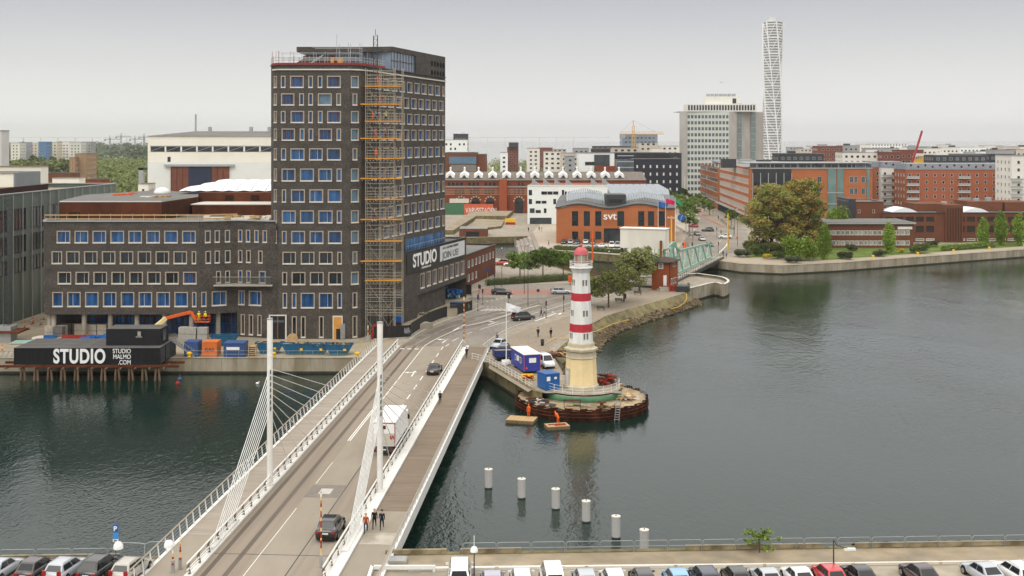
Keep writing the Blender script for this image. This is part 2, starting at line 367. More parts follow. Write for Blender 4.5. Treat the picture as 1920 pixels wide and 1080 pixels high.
def offs(pts,k):
 out=[]
 for i,p in enumerate(pts):
  a=Vector(pts[max(i-1,0)]);b=Vector(pts[min(i+1,len(pts)-1)]);e=(b-a).normalized();out.append((p[0]+e.y*k,p[1]-e.x*k))
 return out
bt=smooth_pts([(6.0,179),(5.8,186),(8.0,198),(11.5,211),(14.5,222)]+sl,5)
bb=offs(bt,2.6)
mb=MB()
for i in range(len(bt)-1):
 mb.poly([(*bb[i],.3),(*bb[i+1],.3),(*bt[i+1],2.52),(*bt[i],2.52)],moss);mb.poly([(*bb[i],-1),(*bb[i+1],-1),(*bb[i+1],.3),(*bb[i],.3)],quayd)
t=thing('stone_bank','sloping mossy stone embankment along the promenade by the lighthouse','embankment',(bt[0][0],bt[0][1],0));part('slope',mb,t)
mb=MB();rockm=mat('rock',srgb(96,84,66),.95,.3,2,isl=.35)
for i in range(1700):
 k=random.random()*(len(bb)-1);j=int(k);f_=k-j;p=Vector(bb[j]).lerp(Vector(bb[j+1]),f_);q=Vector(bt[j]).lerp(Vector(bt[j+1]),f_)
 off=random.gauss(.25,.5);n=(p-q).normalized();r=random.uniform(.18,.5)
 c=p+n*off;z=max(.0,.35-max(0,off)*.25+max(0,-off)*.6)
 M=Matrix.Translation((c.x,c.y,z))@Matrix.Rotation(random.random()*6,4,(random.random(),random.random(),1))
 mb.box(-r,r,-r*.7,r*.7,-r*.55,r*.55,rockm,M)
tag(mb.build('riprap'),'brown rocks piled along the foot of the stone bank','rocks',kind='stuff')
# ------------------------------------------------------------------ ground sheets
mb=MB()
def sheet(mb,pxs,z,m,zz=2.5):
 pts=[G(a,b,zz) for a,b in pxs];n=len(pts)
 A=sum(pts[i][0]*pts[(i+1)%n][1]-pts[(i+1)%n][0]*pts[i][1] for i in range(n))
 if A<0:pts=pts[::-1]
 mb.poly([(x,y,z) for x,y in pts],m)
sheet(mb,[(738,657),(767,637),(797,618),(837,601),(885,584),(905,574),(884,562),(876,548),(905,541),(930,536),(1075,531),(1140,524),(1180,516),(1235,508),(1262,512),(1270,518),(1140,556),(1060,580),(980,607),(940,624),(905,648),(862,657)],2.512,asph)
struct('road',mb)
mb=MB();redr=mat('red_asphalt',srgb(150,112,100),.9,.1,1,var2=.1)
sheet(mb,[(885,546),(905,542),(1120,545),(1125,551),(905,553)],2.520,redr);struct('cycle_crossing',mb)
mb=MB()
sheet(mb,[(1290,486),(1345,486),(1405,460),(1400,430),(1360,425),(1306,398),(1300,372),(1272,372),(1290,398),(1292,440),(1268,470)],2.512,asph);struct('street',mb)
mb=MB();sheet(mb,[(1304,400),(1310,398),(1362,424),(1352,425)],2.522,redr);struct('red_bus_lane',mb)
mb=MB()
kerbm=mat('kerb_stone',srgb(172,166,155),.9,.08,1)
def kerb(pxs,label=None,wd=.3,h=.13):
 pts=smooth_pts([G(a,b) for a,b in pxs],4)
 for(a,b),(c,d) in zip(pts,pts[1:]):mb.beam((a,b,2.5+h/2),(c,d,2.5+h/2),wd,h,kerbm)
kerb([(767,637),(797,618),(837,601),(885,584),(905,574)]);kerb([(1270,518),(1140,556),(1060,580),(980,607),(940,624),(905,648)])
kerb([(876,548),(905,541),(930,536),(1075,531),(1140,524)]);kerb([(1306,400),(1330,410),(1362,426)]);kerb([(1280,470),(1330,466),(1352,450),(1345,436),(1310,428)])
struct('kerb',mb)
mb=MB();ribbon(mb,smooth_pts([G(a,b) for a,b in((862,613.5),(900,606.5),(948,592.5),(985,580),(1012,573))]),.9,2.60,kerbm);struct('median_strip',mb)
mb=MB()
def line(pxs,wd=.15):ribbon(mb,smooth_pts([G(a,b) for a,b in pxs]),wd,2.53,paint)
line([(762,674),(807,641.7),(848,621.7),(866,614)]);line([(835,650),(842,645)]);line([(848,640),(860,633.7)]);line([(876,626),(885.5,623)]);line([(900,618),(930,609),(960,600.5),(1010,585)])
line([(1020,583),(1075,566),(1110,555)]);line([(868,611),(858,615)],.3);line([(872,608.5),(850,620)],.3);line([(1348,474),(1362,460),(1366,448)],.3)
line([(1048,590),(1052,587)],.5);line([(1035,585),(1040,586)],.5);line([(890,598),(925,590),(975,579)],.1)
for k in range(6):
 x=901+k*8.6;line([(x,583),(x+15,579)],.32)
for k in range(4):x=1003+k*9;line([(x,602-k*3.4),(x+13,598-k*3.4)],.38)
for k in range(9):line([(885+k*9,571-k*1.9),(888+k*9,570.3-k*1.9)],.3);line([(905+k*8,575+k*.4),(908+k*8,575+k*.4)],.25)
for k in range(8):line([(1295+k*3,446-k*7),(1296.5+k*3,443-k*7)],.2)
def arrow(px,py,dx,dy,turn=-1,s=1.0):
 p=Vector(G(px,py));q=Vector(G(px+dx,py+dy));e=(q-p).normalized();n=Vector((-e.y,e.x))*-turn
 f_=lambda u,v:(p.x+e.x*u*s+n.x*v*s,p.y+e.y*u*s+n.y*v*s,2.535)
 mb.poly([f_(-2.6,-.12),f_(-2.6,.12),f_(1.0,.12),f_(1.0,-.12)][::turn],paint)
 mb.poly([f_(1.0,-.12),f_(1.4,-.12),f_(1.4,1.0),f_(1.0,1.0)][::turn],paint)
 mb.poly([f_(.6,1.0),f_(1.8,1.0),f_(1.2,1.9)][::turn],paint);mb.poly([f_(.6,-.2),f_(1.2,.5),f_(1.9,-.2)][::turn],paint)
arrow(835,639,6,-5);arrow(926,606,12,-4,turn=-1)
struct('road_marking',mb)
mb=MB();wearm=mat('road_wear',srgb(116,108,98),.85,.12,.6,var2=.2,scale2=.2)
for k,(o_,w_) in enumerate(((-8,.9),(-5,.8),(0,.8),(3.4,.8),(7.5,.8))):ribbon(mb,smooth_pts([G(a+o_*c,b+o_*e) for a,b,c,e in((768,657,1.6,.9),(806,634,.9,1.0),(850,614,.5,1.0),(905,600,.3,1.0),(985,577,.2,.9),(1060,556,.1,.8),(1140,536,.1,.6))]),w_,2.5165+k*.0006,wearm)
for px,py,a,b in((905,560,3,2),(1000,560,2.4,1.6),(930,590,2,1.2),(1100,545,2.6,2),(820,628,1.6,1.2),(868,606,1.2,2)):x,y=G(px,py);mb.poly([(x-a,y-b,2.5215),(x+a,y-b*.8,2.5215),(x+a*.9,y+b,2.5215),(x-a*1.1,y+b*.9,2.5215)],wearm)
struct('road_wear',mb)
mb=MB();site=mat('site_gravel',srgb(156,145,126),.95,.12,.5,var2=.14,scale2=.08,tint=srgb(150,138,116))
mb.poly([(-140,189.6,2.506),(-23.9,189.6,2.506),(-20.4,204,2.506),(-14,222,2.506),(-9,245,2.506),(-9,270,2.506),(-140,270,2.506)],site);struct('site_ground',mb)
mb=MB();sheet(mb,[(925,660),(960,628),(1062,594),(1140,568),(1262,530),(1286,548),(1200,572),(1136,592),(1046,636),(1030,655),(1040,672),(1056,700),(990,735),(916,690)],2.509,mat('setts',srgb(142,130,114),.95,.16,3,var2=.08,scale2=.1));struct('promenade',mb)
mb=MB();sheet(mb,[(989,445),(1035,398),(1300,398),(1290,470),(1180,478),(1020,467)],2.506,mat('pale_paving',srgb(168,158,142),.9,.08,.8,var2=.08));struct('plaza',mb)
mb=MB();sheet(mb,[(1400,482),(1560,487),(1780,471),(1918,462),(1918,452),(1700,462),(1400,462)],2.508,grass);struct('grass',mb)
mb=MB();sheet(mb,[(1345,487),(1390,493),(1467,496),(1570,491),(1780,476),(1920,466),(1920,462),(1780,471.5),(1560,487),(1467,489),(1420,484),(1365,481)],2.512,mat('path_gravel',srgb(158,146,128),.95,.1,.6));struct('path',mb)
mb=MB();far=mat('far_ground',srgb(96,104,72),.95,.3,.02,var2=.3,scale2=.006)
mb.poly([(-3900,700,2.51),(-240,700,2.51),(-330,2400,2.51),(-500,4200,2.51),(-900,6400,2.51),(-3900,7900,2.51)],far);struct('far_terrain',mb)
# ------------------------------------------------------------------ the cable-stayed road bridge
plank=mat('plank_walk',srgb(122,109,94),.85,.16,1.0,var2=.12,scale2=.2,stretch=(.35,5,1))
plankl=mat('plank_walk_grey',srgb(150,140,128),.85,.12,1.0,var2=.10,scale2=.2,stretch=(.35,5,1))
deckc=mat('deck_concrete',srgb(144,135,121),.85,.06,.7,var2=.08,scale2=.1,stretch=(1,.3,1))
lane=mat('worn_lane',srgb(140,130,117),.85,.08,1,var2=.10,scale2=.3,stretch=(1.6,.06,1))
laned=mat('tyre_worn_lane',srgb(134,123,110),.8,.10,.8,var2=.16,scale2=.25,stretch=(1.3,.05,1))
tyrem=mat('tyre_track',srgb(98,89,80),.8,.12,.5,var2=.15,scale2=.2,stretch=(1,.08,1))
bw=mat('bridge_white',srgb(222,220,214),.45,.05,1.5,var2=.06,scale2=.3)
B=thing('road_bridge','white cable-stayed road bridge with plank walkways crossing the harbour','bridge',(-26.6,0,0),-BA)
def bpart(name,mb):return part(name,mb,B,local=True)
V0,V1=62,199.5
mb=MB();mb.box(-5.25,5.25,V0,V1,1.5,2.6,conc)
mb.box(-5.2,-1.25,V0,V1,2.60,2.606,laned);mb.box(-1.25,2.15,V0,V1,2.60,2.608,deckc);mb.box(2.15,5.2,111,V1,2.6,2.606,laned);mb.box(2.15,5.2,V0,111,2.6,2.6055,lane)
bpart('roadway',mb)
mb=MB()
for a,b in((-4.7,-4.25),(-2.95,-2.5)):
 for k in range(46):
  v=V0+k*3;mb.poly([(a,v,2.609),(b,v,2.609),(b,v+3,2.609),(a,v+3,2.609)],tyrem)
mb.poly([(-1.25-.1,115.4,2.612),(2.05,115.4,2.612),(2.05,119.6,2.612),(-1.35,119.6,2.612)],asphd)
mb.poly([(-.2,116.6,2.616),(1.0,116.6,2.616),(1.0,118.4,2.616),(-.2,118.4,2.616)],mat('hatch_plate',srgb(180,176,168),.7,.05,1))
for v in(99.5,152.5,178.5):mb.poly([(-5.2,v,2.6125),(5.2,v,2.6125),(5.2,v+.12,2.6125),(-5.2,v+.12,2.6125)],dsteel)
mb.poly([(2.13,V0,2.612),(2.23,V0,2.612),(2.23,152,2.612),(2.13,152,2.612)],dsteel)
bpart('wear_marks',mb)
mb=MB()
for a,v0,v1 in((-1.45,137,160),(-1.2,137,199),(-1.22,V0,112),(-1.22,120,128)):mb.poly([(a,v0,2.62),(a+(.12 if v0>130 else.06),v0,2.62),(a+(.12 if v0>130 else.06),v1,2.62),(a,v1,2.62)],paint)
for k in range(8):
 v=153+k*6.2;mb.poly([(2.1,v,2.62),(2.25,v,2.62),(2.25,v+3,2.62),(2.1,v+3,2.62)],paint)
for v in(176.6,):
 f_=lambda x,y:(x+.5,v+y,2.622)
 mb.poly([f_(-.1,-2.4),f_(.1,-2.4),f_(.1,.6),f_(-.1,.6)],paint);mb.poly([f_(-.9,.35),f_(.1,.35),f_(.1,.65),f_(-.9,.65)],paint)
 mb.poly([f_(-.9,0),f_(-.9,1),f_(-1.5,.5)],paint);mb.poly([f_(-.35,.7),f_(.35,.7),f_(0,1.9)],paint)
for k in range(3):mb.poly([(-4.8+k*1.2,196.5,2.62),(-4.1+k*1.2,196.5,2.62),(-4.1+k*1.2,197.1,2.62),(-4.8+k*1.2,197.1,2.62)],paint)
bpart('lane_marking',mb)
mb=MB();mb.box(6.62,9.8,111.7,V1,2.3,2.62,plank);mb.box(6.62,9.8,V0,105.6,2.3,2.61,deckc);mb.box(6.62,9.8,105.6,111.7,2.3,2.61,deckc)
mb.box(6.7,9.7,102.5,105.6,2.3,2.63,conc);bpart('walkway',mb)
mb=MB();mb.box(-9.15,-5.95,104,V1,2.3,2.62,plankl);mb.box(-9.15,-5.95,V0,104,2.3,2.61,deckc);bpart('walkway',mb)
for x0,x1,nm,z0,z1 in((5.66,6.58,'kerb_beam',2.0,2.82),(5.26,5.65,'gutter',2.0,2.615),(-5.93,-5.27,'kerb_beam',2.0,2.72),(9.82,10.15,'edge_beam',1.55,2.68),(-9.5,-9.17,'edge_beam',1.55,2.68)):
 mb=MB();mb.box(x0,x1,V0,V1,z0,z1,bw);bpart(nm,mb)
mb=MB()
for k in range(12):mb.box(-9.1,9.8,104+k*7,104.5+k*7,.9,1.9,conc)
mb.box(-5,5,100.5,187,.8,1.5,dsteel);bpart('girder',mb)
def railing(x,lean,v0,v1,kind):
 mb=MB();h=1.15;tx=x+lean
 if kind=='outer':
  mb.beam((tx,v0,2.68+h),(tx,v1,2.68+h),.12,.07,mat('handrail',srgb(150,140,124),.6))
  for z in(.35,.6,.85):mb.tube((x+lean*z/h,v0,2.68+z),(x+lean*z/h,v1,2.68+z),.012,steelg,n=4)
  r=bpart('railing',mb);pm=MB();pm.beam((0,0,0),(lean,.25,h),.06,.16,bw);me=pm.mesh('post')
  v=v0+.5
  while v<v1:inst('post',me,r,(x,v,2.66));v+=1.75
 else:
  mb.tube((tx,v0,3.75),(tx,v1,3.75),.08,bw);mb.beam((x,v0,3.2),(x,v1,3.2),.08,.12,bw);mb.beam((x,v0,2.95),(x,v1,2.95),.08,.08,bw)
  r=bpart('railing',mb);pm=MB();gm=mat('bracket_grey',srgb(104,100,90),.6)
  pm.beam((0,0,0),(lean*.4-.1,0,.6),.14,.22,gm);pm.beam((lean*.4-.1,0,.6),(lean,0,1.0),.12,.16,gm);me=pm.mesh('post');v=v0+.5
  while v<v1:inst('post',me,r,(x,v,2.72));v+=2.5
railing(9.95,.25,92,V1,'outer');railing(-9.3,-.25,92,V1,'outer');railing(5.5,0,94,V1,'inner');railing(-5.6,0,94,V1,'inner')
for x,nm,lab in((5.95,'pylon',None),(-5.65,'pylon',None)):
 vb=117.2 if x>0 else 118.8;mb=MB();H_=19.6
 mb.tube((x,vb,2.6),(x,vb,15.9),.30,bw,n=20,r2=.29);mb.tube((x,vb,15.9),(x,vb,H_),.29,bw,n=20);mb.tube((x,vb,15.85),(x,vb,15.95),.31,bw,n=20);mb.tube((x,vb,H_-.02),(x,vb,H_+.12),.31,steelg,n=20)
 mb.tube((x,vb,2.6),(x,vb,2.95),.45,bw,n=20)
 for k in range(7):
  mb.box(x+.12,x+.20,vb-.33,vb-.2,14.1-k*.62,14.5-k*.62,black)
 p=bpart('pylon',mb);cb=mat('cable_white',srgb(212,212,208),.5)
 for k in range(8):
  zt=14.6-k*.62;c=MB();c.tube((x,vb,zt),(x+(.0 if x>0 else-.1),100.6+k*.8,2.9),.04,cb,n=6);part('stay_cable',c,p,local=True)
  c=MB();c.tube((x,vb,zt),(x+(-.35 if x>0 else.1),161-k*5.0,2.9),.040,cb,n=6);part('stay_cable',c,p,local=True)
 mb=MB();mb.box(x-.28,x+.28,100.0,107.5,2.6,2.95,bw);bpart('cable_anchor',mb)
# ------------------------------------------------------------------ lighthouse on its round foundation
LC=(9.85,166.6)
rustp=mat('sheet_pile_rust',srgb(82,46,32),.85,.35,.8,var2=.2,scale2=.4,stretch=(1,1,.4))
t=thing('pile_ring','round rusty sheet pile foundation island around the lighthouse','foundation',(9.9,166,0))
mb=MB();pts=[]
n=112
for i in range(n):
 a=2*math.pi*(i+.5)/n;r=9.15+(.22 if(i//2)%2 else-.12);pts.append((9.9+r*math.cos(a),166+r*math.sin(a)))
for i in range(n):
 z1=1.55+.18*((i//2)%2);j=(i+1)%n
 mb.poly([(*pts[i],-1),(*pts[j],-1),(*pts[j],z1),(*pts[i],z1)],rustp);mb.poly([(*pts[j],-1),(*pts[i],-1),(*pts[i],z1),(*pts[j],z1)],rustp)
part('sheet_pile',mb,t)
mb=MB();mb.lathe([(.01,1.38),(9.2,1.36)],mat('deck_sand',srgb(164,147,118),.95,.22,.8,var2=.15,scale2=.25,tint=srgb(130,112,88)),n=60,c=(9.9,166));part('deck',mb,t)
mb=MB()
for zz in(.55,1.0):mb.lathe([(9.42,zz-.06),(9.5,zz),(9.42,zz+.06)],rustp,n=60,c=(9.9,166))
part('waling',mb,t)
t2=thing('lighthouse_terrace','round railed stone terrace with green rim around the lighthouse foot','terrace',(10.0,167.0,1.38))
mb=MB();mb.lathe([(5.55,1.38),(5.55,2.35)],conc,n=48,c=(10.0,167.0));mb.lathe([(.01,2.53),(5.55,2.53)],pave,n=48,c=(10.0,167.0));part('platform',mb,t2)
mb=MB();mb.lathe([(5.6,1.5),(5.7,1.7),(5.7,2.1),(5.6,2.25)],mat('green_rim',srgb(84,128,96),.7,.15,1),n=48,c=(10.0,167.0));part('rim',mb,t2)
def white_rail(t,pts,h=1.05,gap=1.5,z=2.53):
 mb=MB()
 for zz in(h,h*.6,h*.25):
  for a,b in zip(pts,pts[1:]):mb.tube((*a,z+zz),(*b,z+zz),.022,white,n=5)
 r=part('railing',mb,t);pm=MB();pm.tube((0,0,0),(0,0,h+.05),.035,white,n=6);me=pm.mesh('post');acc=0
 for a,b in zip(pts,pts[1:]):
  a=Vector(a);b=Vector(b);L_=(b-a).length
  while acc<L_:
   p=a.lerp(b,acc/L_);inst('post',me,r,(p.x-t.location.x,p.y-t.location.y,z-t.location.z));acc+=gap
  acc-=L_
white_rail(t2,[(10+5.35*math.cos(R(a)),167+5.35*math.sin(R(a))) for a in range(188,410,8)])
t3=thing('pier_railing','white three-bar railing along the pier between bridge and lighthouse','railing',(*pier[1],2.5))
white_rail(t3,[(-6.4,187.3),(-3.6,184.2),(2.9,165.6)])
Lh=thing('lighthouse','octagonal white lighthouse with red bands, red dome and cream base','lighthouse',(*LC,2.53))
sand=mat('cream_plaster',srgb(226,204,156),.8,.05,1,var2=.06,scale2=.3);lst=mat('lighthouse_stone',srgb(184,174,150),.85,.10,1.5,var2=.1)
lw=mat('lighthouse_white',srgb(216,216,212),.6,.05,1,var2=.14,scale2=1.2,stretch=(1,1,.15));lr=mat('lighthouse_red',srgb(176,46,58),.55,.06,1)
ph=R(.5)
def octa(name,prof,m):
 mb=MB();mb.lathe(prof,m,n=8,c=LC,smooth=False,ph=ph);return part(name,mb,Lh)
def zr(py):return Z_(py,166.0)
octa('plinth',[(2.55,2.5),(2.55,2.95),(2.35,3.15)],lst)
octa('base',[(2.33,3.1),(2.12,zr(672)),(2.1,zr(671))],sand)
octa('cornice',[(2.1,zr(672)),(2.25,zr(670)),(2.15,zr(667)),(2.1,zr(659)),(2.4,zr(657)),(2.45,zr(653)),(1.95,zr(650)),(1.9,zr(644)),(1.78,zr(642)),(.1,zr(641))],lst)
zb=[642,622,607,564,549,502];rad=lambda py:1.16+(py-500)/142*.56
octa('shaft',[(rad(642),zr(643)),(rad(500),zr(500))],lw)
for a,b in((622,607),(564,549.5)):
 octa('red_band',[(rad(a)+.012,zr(a)),(rad(b)+.012,zr(b))],lr)
octa('gallery_bracket',[(1.16,zr(514)),(1.2,zr(512)),(1.5,zr(505)),(1.62,zr(503))],lw)
mb=MB();mb.lathe([(1.1,zr(503.5)),(1.68,zr(503)),(1.68,zr(501)),(1.05,zr(501))],lw,n=20,c=LC);part('gallery',mb,Lh)
mb=MB()
for zz in(493,497,490):mb.lathe([(1.60,zr(zz)-.03),(1.64,zr(zz)),(1.60,zr(zz)+.03),(1.57,zr(zz)),(1.6,zr(zz)-.03)],lw,n=20,c=LC)
for k in range(20):
 a=2*math.pi*k/20;mb.tube((LC[0]+1.6*math.cos(a),LC[1]+1.6*math.sin(a),zr(501)),(LC[0]+1.6*math.cos(a),LC[1]+1.6*math.sin(a),zr(490)),.025,lw,n=4)
part('gallery_railing',mb,Lh)
mb=MB();mb.lathe([(1.0,zr(501)),(1.0,zr(493.5))],lw,n=16,c=LC);mb.lathe([(1.02,zr(493.5)),(1.02,zr(492))],lr,n=16,c=LC);part('lantern_wall',mb,Lh)
lgl=mat('lantern_glass',srgb(150,146,128),.1,.15,1);mb=MB();mb.lathe([(.93,zr(492)),(.93,zr(477.5))],lgl,n=16,c=LC);part('lantern_glass',mb,Lh)
mb=MB()
for k in range(8):
 a=2*math.pi*k/8;mb.tube((LC[0]+.96*math.cos(a),LC[1]+.96*math.sin(a),zr(492)),(LC[0]+.96*math.cos(a),LC[1]+.96*math.sin(a),zr(477)),.035,lr if k%2 else lw,n=5)
part('lantern_bars',mb,Lh)
dome=mat('dome_pink',srgb(186,88,94),.5,.06,1,var2=.05)
mb=MB();mb.lathe([(1.06,zr(477.5)),(1.08,zr(476.5))]+[(1.03*math.cos(R(a)),zr(476.5)+.98*math.sin(R(a))) for a in range(0,86,9)],dome,n=24,c=LC);mb.tube((*LC,zr(464.5)),(*LC,zr(461)),.12,dome);mb.sphere((*LC,zr(460.5)),.23,dome);part('dome',mb,Lh)
slat=mat('louvre_grey',srgb(88,86,74),.7,.1,3)
wm=MB();wm.box(-.13,.13,-.02,.15,-.42,.42,slat);wm.box(-.17,.17,-.035,.02,-.5,-.42,lw)
for k in range(5):wm.box(-.13,.13,-.035,.0,-.36+k*.16,-.33+k*.16,lst)
wme=wm.mesh('window')
for zc in(530,587,629.5):
 z=zr(zc)
 for az in(R(-67),R(-157),R(23),R(113)):
  rr=rad(zc)*math.cos(R(22.5));c=(LC[0]+rr*math.cos(az),LC[1]+rr*math.sin(az));tx=-math.sin(az);ty=math.cos(az)
  for s_ in(-.24,.24):inst('window',wme,Lh,(c[0]+tx*s_-LC[0],c[1]+ty*s_-LC[1],z-2.53),az+R(90))
az=R(-157);mb=MB();rr=2.28*math.cos(R(22.5))
M=Matrix.Translation((LC[0]+rr*math.cos(az),LC[1]+rr*math.sin(az),2.55))@Matrix.Rotation(az+R(90),4,'Z')
mb.box(-.65,.65,-.08,.1,0,2.9,lst,M);mb.box(-.42,.42,-.1,.05,.3,2.5,whitem,M);mb.box(-.03,.03,-.115,.05,.3,2.5,lst,M);part('door',mb,Lh)
# ------------------------------------------------------------------ the studio building
S=Bld('studio_building','tall dark brick tower with long low wing behind the quay, blue filmed windows','building',(-55,207,2.5))
Y0=207.0;K=Y0/F
def U(px,x0):return(px-960)*K-x0
def zf(py):return CZ-(py-HY)*K
def px_rows(spec,x0):
 out=[]
 for ya,yb,wins in spec:
  by={}
  for wn in wins:
   stl=wn[2] if len(wn)>2 else None;by.setdefault(stl,[]).append((U(wn[0],x0),U(wn[1],x0)))
  for stl,l in by.items():out.append((zf(yb),zf(ya),l,stl or 'studio'))
 return out
def wide(starts,wd,styles):return[(a,a+wd,styles[i%len(styles)]) for i,a in enumerate(starts)]
XL,XR=(522-960)*K,(656-960)*K
s4=['studio_o']*3
tower=[(142,165,[(526.5,535.4),(543.8,569.6,'studio_o'),(578,586.7),(595.6,604.5),(613,639,'studio_o')]),(175,198,[(527,552,'studio_o'),(561,570),(578,587),(596,622,'studio_p'),(630.5,639.4,'studio_p')]),(208,231,[(526.5,535.4),(545,570.5,'studio_o'),(578,586.7),(596,605),(613.5,639.4,'studio_o')]),(241,264,[(528,553,'studio_o'),(562,571),(578.5,587.5),(597,622.5,'studio_o'),(631,639.6)]),(278,301,[(527,536.6),(544.5,571,'studio_w'),(579.5,605,'studio_w'),(613,639.4)]),(316,340.5,[(528,554,'studio_l'),(562.5,588.6),(596.8,622.6,'studio_w'),(631,640.6)]),(355,380,[(528.5,536.6),(545.6,571.7,'studio_w'),(580,606,'studio_l'),(614.5,640.4)]),(394.5,419,[(528.5,554.5,'studio_w'),(562.5,588.6),(597,623.6,'studio_w'),(631.5,640.6)]),(433,457.5,[(528.5,537.5),(546,572,'studio_w'),(580.5,606.5,'studio_l'),(615,641)]),(472,496,[(529.5,554.8,'studio_d'),(564,589.6,'studio_d'),(598,623.6,'studio_d'),(632.4,641,'studio_d')]),(510,534.8,[(529,538.5,'studio_d'),(546.7,572.7,'studio_d'),(581,607,'studio_d'),(615.6,641.8,'studio_d')]),(549,578.5,[(529.8,538.5),(547,556),(563.8,590),(598,624.5,'studio_w'),(632.4,641.3)]),(593,634,[(547,556.6,'studio_d'),(564,573,'studio_d'),(598,607,'studio_d')])]
ZT=51.0
S.wall((XL,Y0),(XR,Y0),2.5,ZT,brickd,px_rows(tower,XL))
c1=(-43.4,210.4);c2=(-42.6,208.4)
zr_=[(a,b) for a,b,_ in tower]
S.wall((-43.4,226),c1,2.5,ZT,brickd)
S.wall(c1,c2,2.5,ZT,brickd)
S.wall(c2,(XL,Y0),22.6,ZT,brickd,[(zf(b),zf(a),[(.25,1.3)],'studio_p' if i<4 else 'studio') for i,(a,b) in enumerate(zr_[:9])])
S.wall(c2,(XL,Y0),2.5,22.6,brickd)
r1=(-26.9,208.2);r2=(-26.0,210.6)
S.wall((XR,Y0),r1,2.5,ZT,brickd,[(zf(b),zf(a),[(.2,1.75)] if i in(0,2,3,5,6,7,8,10) else[(.5,1.45)],'studio_p' if i<11 else 'studio_d') for i,(a,b) in enumerate(zr_)])
S.wall(r1,r2,2.5,ZT,brickd)
RA=math.atan2(1,.2945);re=Vector((math.cos(RA),math.sin(RA)));RL=41.4
def rf(u,off=0):return(r2[0]+re.x*u+re.y*off,r2[1]+re.y*u-re.x*off)
rows=[]
for i,(a,b) in enumerate(zr_[:9]):
 o=1.6 if i%2 else 3.3
 wins=[(o+3.98*k,o+3.98*k+2.75) for k in range(10) if o+3.98*k+2.75<RL-.4]
 if i%2==0:wins.append((RL-1.9,RL-.6))
 if i==7:wins=wins[:-2]+[(33.4,34.5),(36,37.1),(38.2,40.8)]
 rows.append((zf(b),zf(a),wins,'studio_side'))
S.wall(r2,rf(RL),18.6,ZT,brickd,rows)
S.wall(rf(0),rf(RL),2.5,18.6,brickd)
S.wall(rf(RL),(-36,rf(RL)[1]+4),2.5,ZT,brickd);S.wall((-36,rf(RL)[1]+4),(-43.4,226),2.5,ZT,brickd)
TOW=[c1,c2,(XL,Y0),(XR,Y0),r1,r2,rf(RL),(-36,rf(RL)[1]+4),(-43.4,226)]
S.w.poly([(x,y,ZT-.6) for x,y in TOW],rufg)
WA,WB,WC_,WD=(83-960)*K,(374-960)*K,(438-960)*K,(506-960)*K
a8=lambda s,sp=33.6:[s+sp*k for k in range(8)]
wing=[(432.6,456.5,wide(a8(106.2),25.7,['studio_w','studio_l','studio_w','studio','studio_l','studio_w','studio','studio_w'])),(471,495.5,[(96.7,116.5,'studio_d')]+wide([124+33.55*k for k in range(7)],25.3,['studio_d'])+[(359.4,368,'studio_d')]),(509.6,533.4,wide(a8(108),25.5,['studio_d']*7+['studio_o'])),(547.5,576,[(98,118)]+wide([126+33.5*k for k in range(7)],25.3,['studio_l','studio','studio_w','studio','studio_l','studio_w','studio'])+[(360,368.4)])]
WZ=23.3
S.wall((WA,Y0),(WB,Y0),6.85,WZ,brickd,px_rows(wing,WA))
q0=(WA-.9,209.5)
S.wall(q0,(WA,Y0),6.85,WZ,brickd,[(zf(b),zf(a),[(.6,1.75)],'studio_p') for a,b,_ in wing])
S.wall((WA-1,240),q0,6.85,WZ,brickd)
f1=((WB),Y0);f2=(WC_,209.6);f3=(WD,Y0+.6)
s1=math.hypot(f2[0]-f1[0],f2[1]-f1[1])/(f2[0]-f1[0]);s2=math.hypot(f3[0]-f2[0],f3[1]-f2[1])/(f3[0]-f2[0])
def seg(spec,x0,k):return[(zf(b),zf(a),[(U(p,x0)*k,U(q,x0)*k)],st) for a,b,p,q,st in spec]
g1=[(432.6,456.5,p,q,'studio_d') for p,q in((383,393),(399.5,408.5),(417,426))]+[(471,495.5,p,q,'studio_d') for p,q in((384,393.5),(399.5,408.5),(417,427))]+[(509.6,533.4,p,q,'studio_d') for p,q in((402,410.5),(417.5,426))]+[(547.5,576,377,386,'studio'),(547.5,576,394.6,420,'studio_w')]
g2=[(432.6,456.5,p,q,'studio') for p,q in((440,449),(456,465),(473,482),(490,499))]+[(471,495.5,p,q,'studio_d') for p,q in((440,449),(456.5,466),(481,490))]+[(509.6,533.4,p,q,'studio') for p,q in((440,449),(457,466),(482.5,496))]+[(547.5,576,440.5,453.7,'studio_l'),(547.5,576,462,487.5,'studio_w')]
S.wall(f1,f2,6.85,WZ,brickd,seg(g1,WB,s1));S.wall(f2,f3,2.5,WZ,brickd,seg(g2+[(592.5,632,p,q,'studio_d') for p,q in((445.6,454),(462,471),(479.4,488))],WC_,s2))
S.wall(f3,(XL,Y0+.6),2.5,WZ,brickd)
WING=[q0,(WA,Y0),f1,f2,f3,(XL,Y0+.6),(-43.6,226),(-43.6,250),(WA-1,250)]
S.w.poly([(x,y,WZ-.35) for x,y in WING],rufft);S.w.poly([(x,y,6.85) for x,y in WING][::-1],conc)
S.wall((WC_,209.6),(WC_,214),2.5,6.85,brickd);
S.finish()
sp_=lambda n,m_:part(n,m_,S.t)
mb=MB()
for P in(TOW[1:6]+[rf(RL)],):
 for a,b in zip(P,P[1:]):mb.beam((*a,50.25),(*b,50.25),.5,.22,stonel)
sp_('cornice',mb)
mb=MB()
for a,b in zip(WING[:6],WING[1:6]):mb.beam((*a,WZ+.08),(*b,WZ+.08),.5,.2,steelg)
for a,b in zip(TOW[:7],TOW[1:7]):mb.beam((*a,ZT+.06),(*b,ZT+.06),.5,.14,dsteel)
sp_('parapet_cap',mb)
mb=MB()
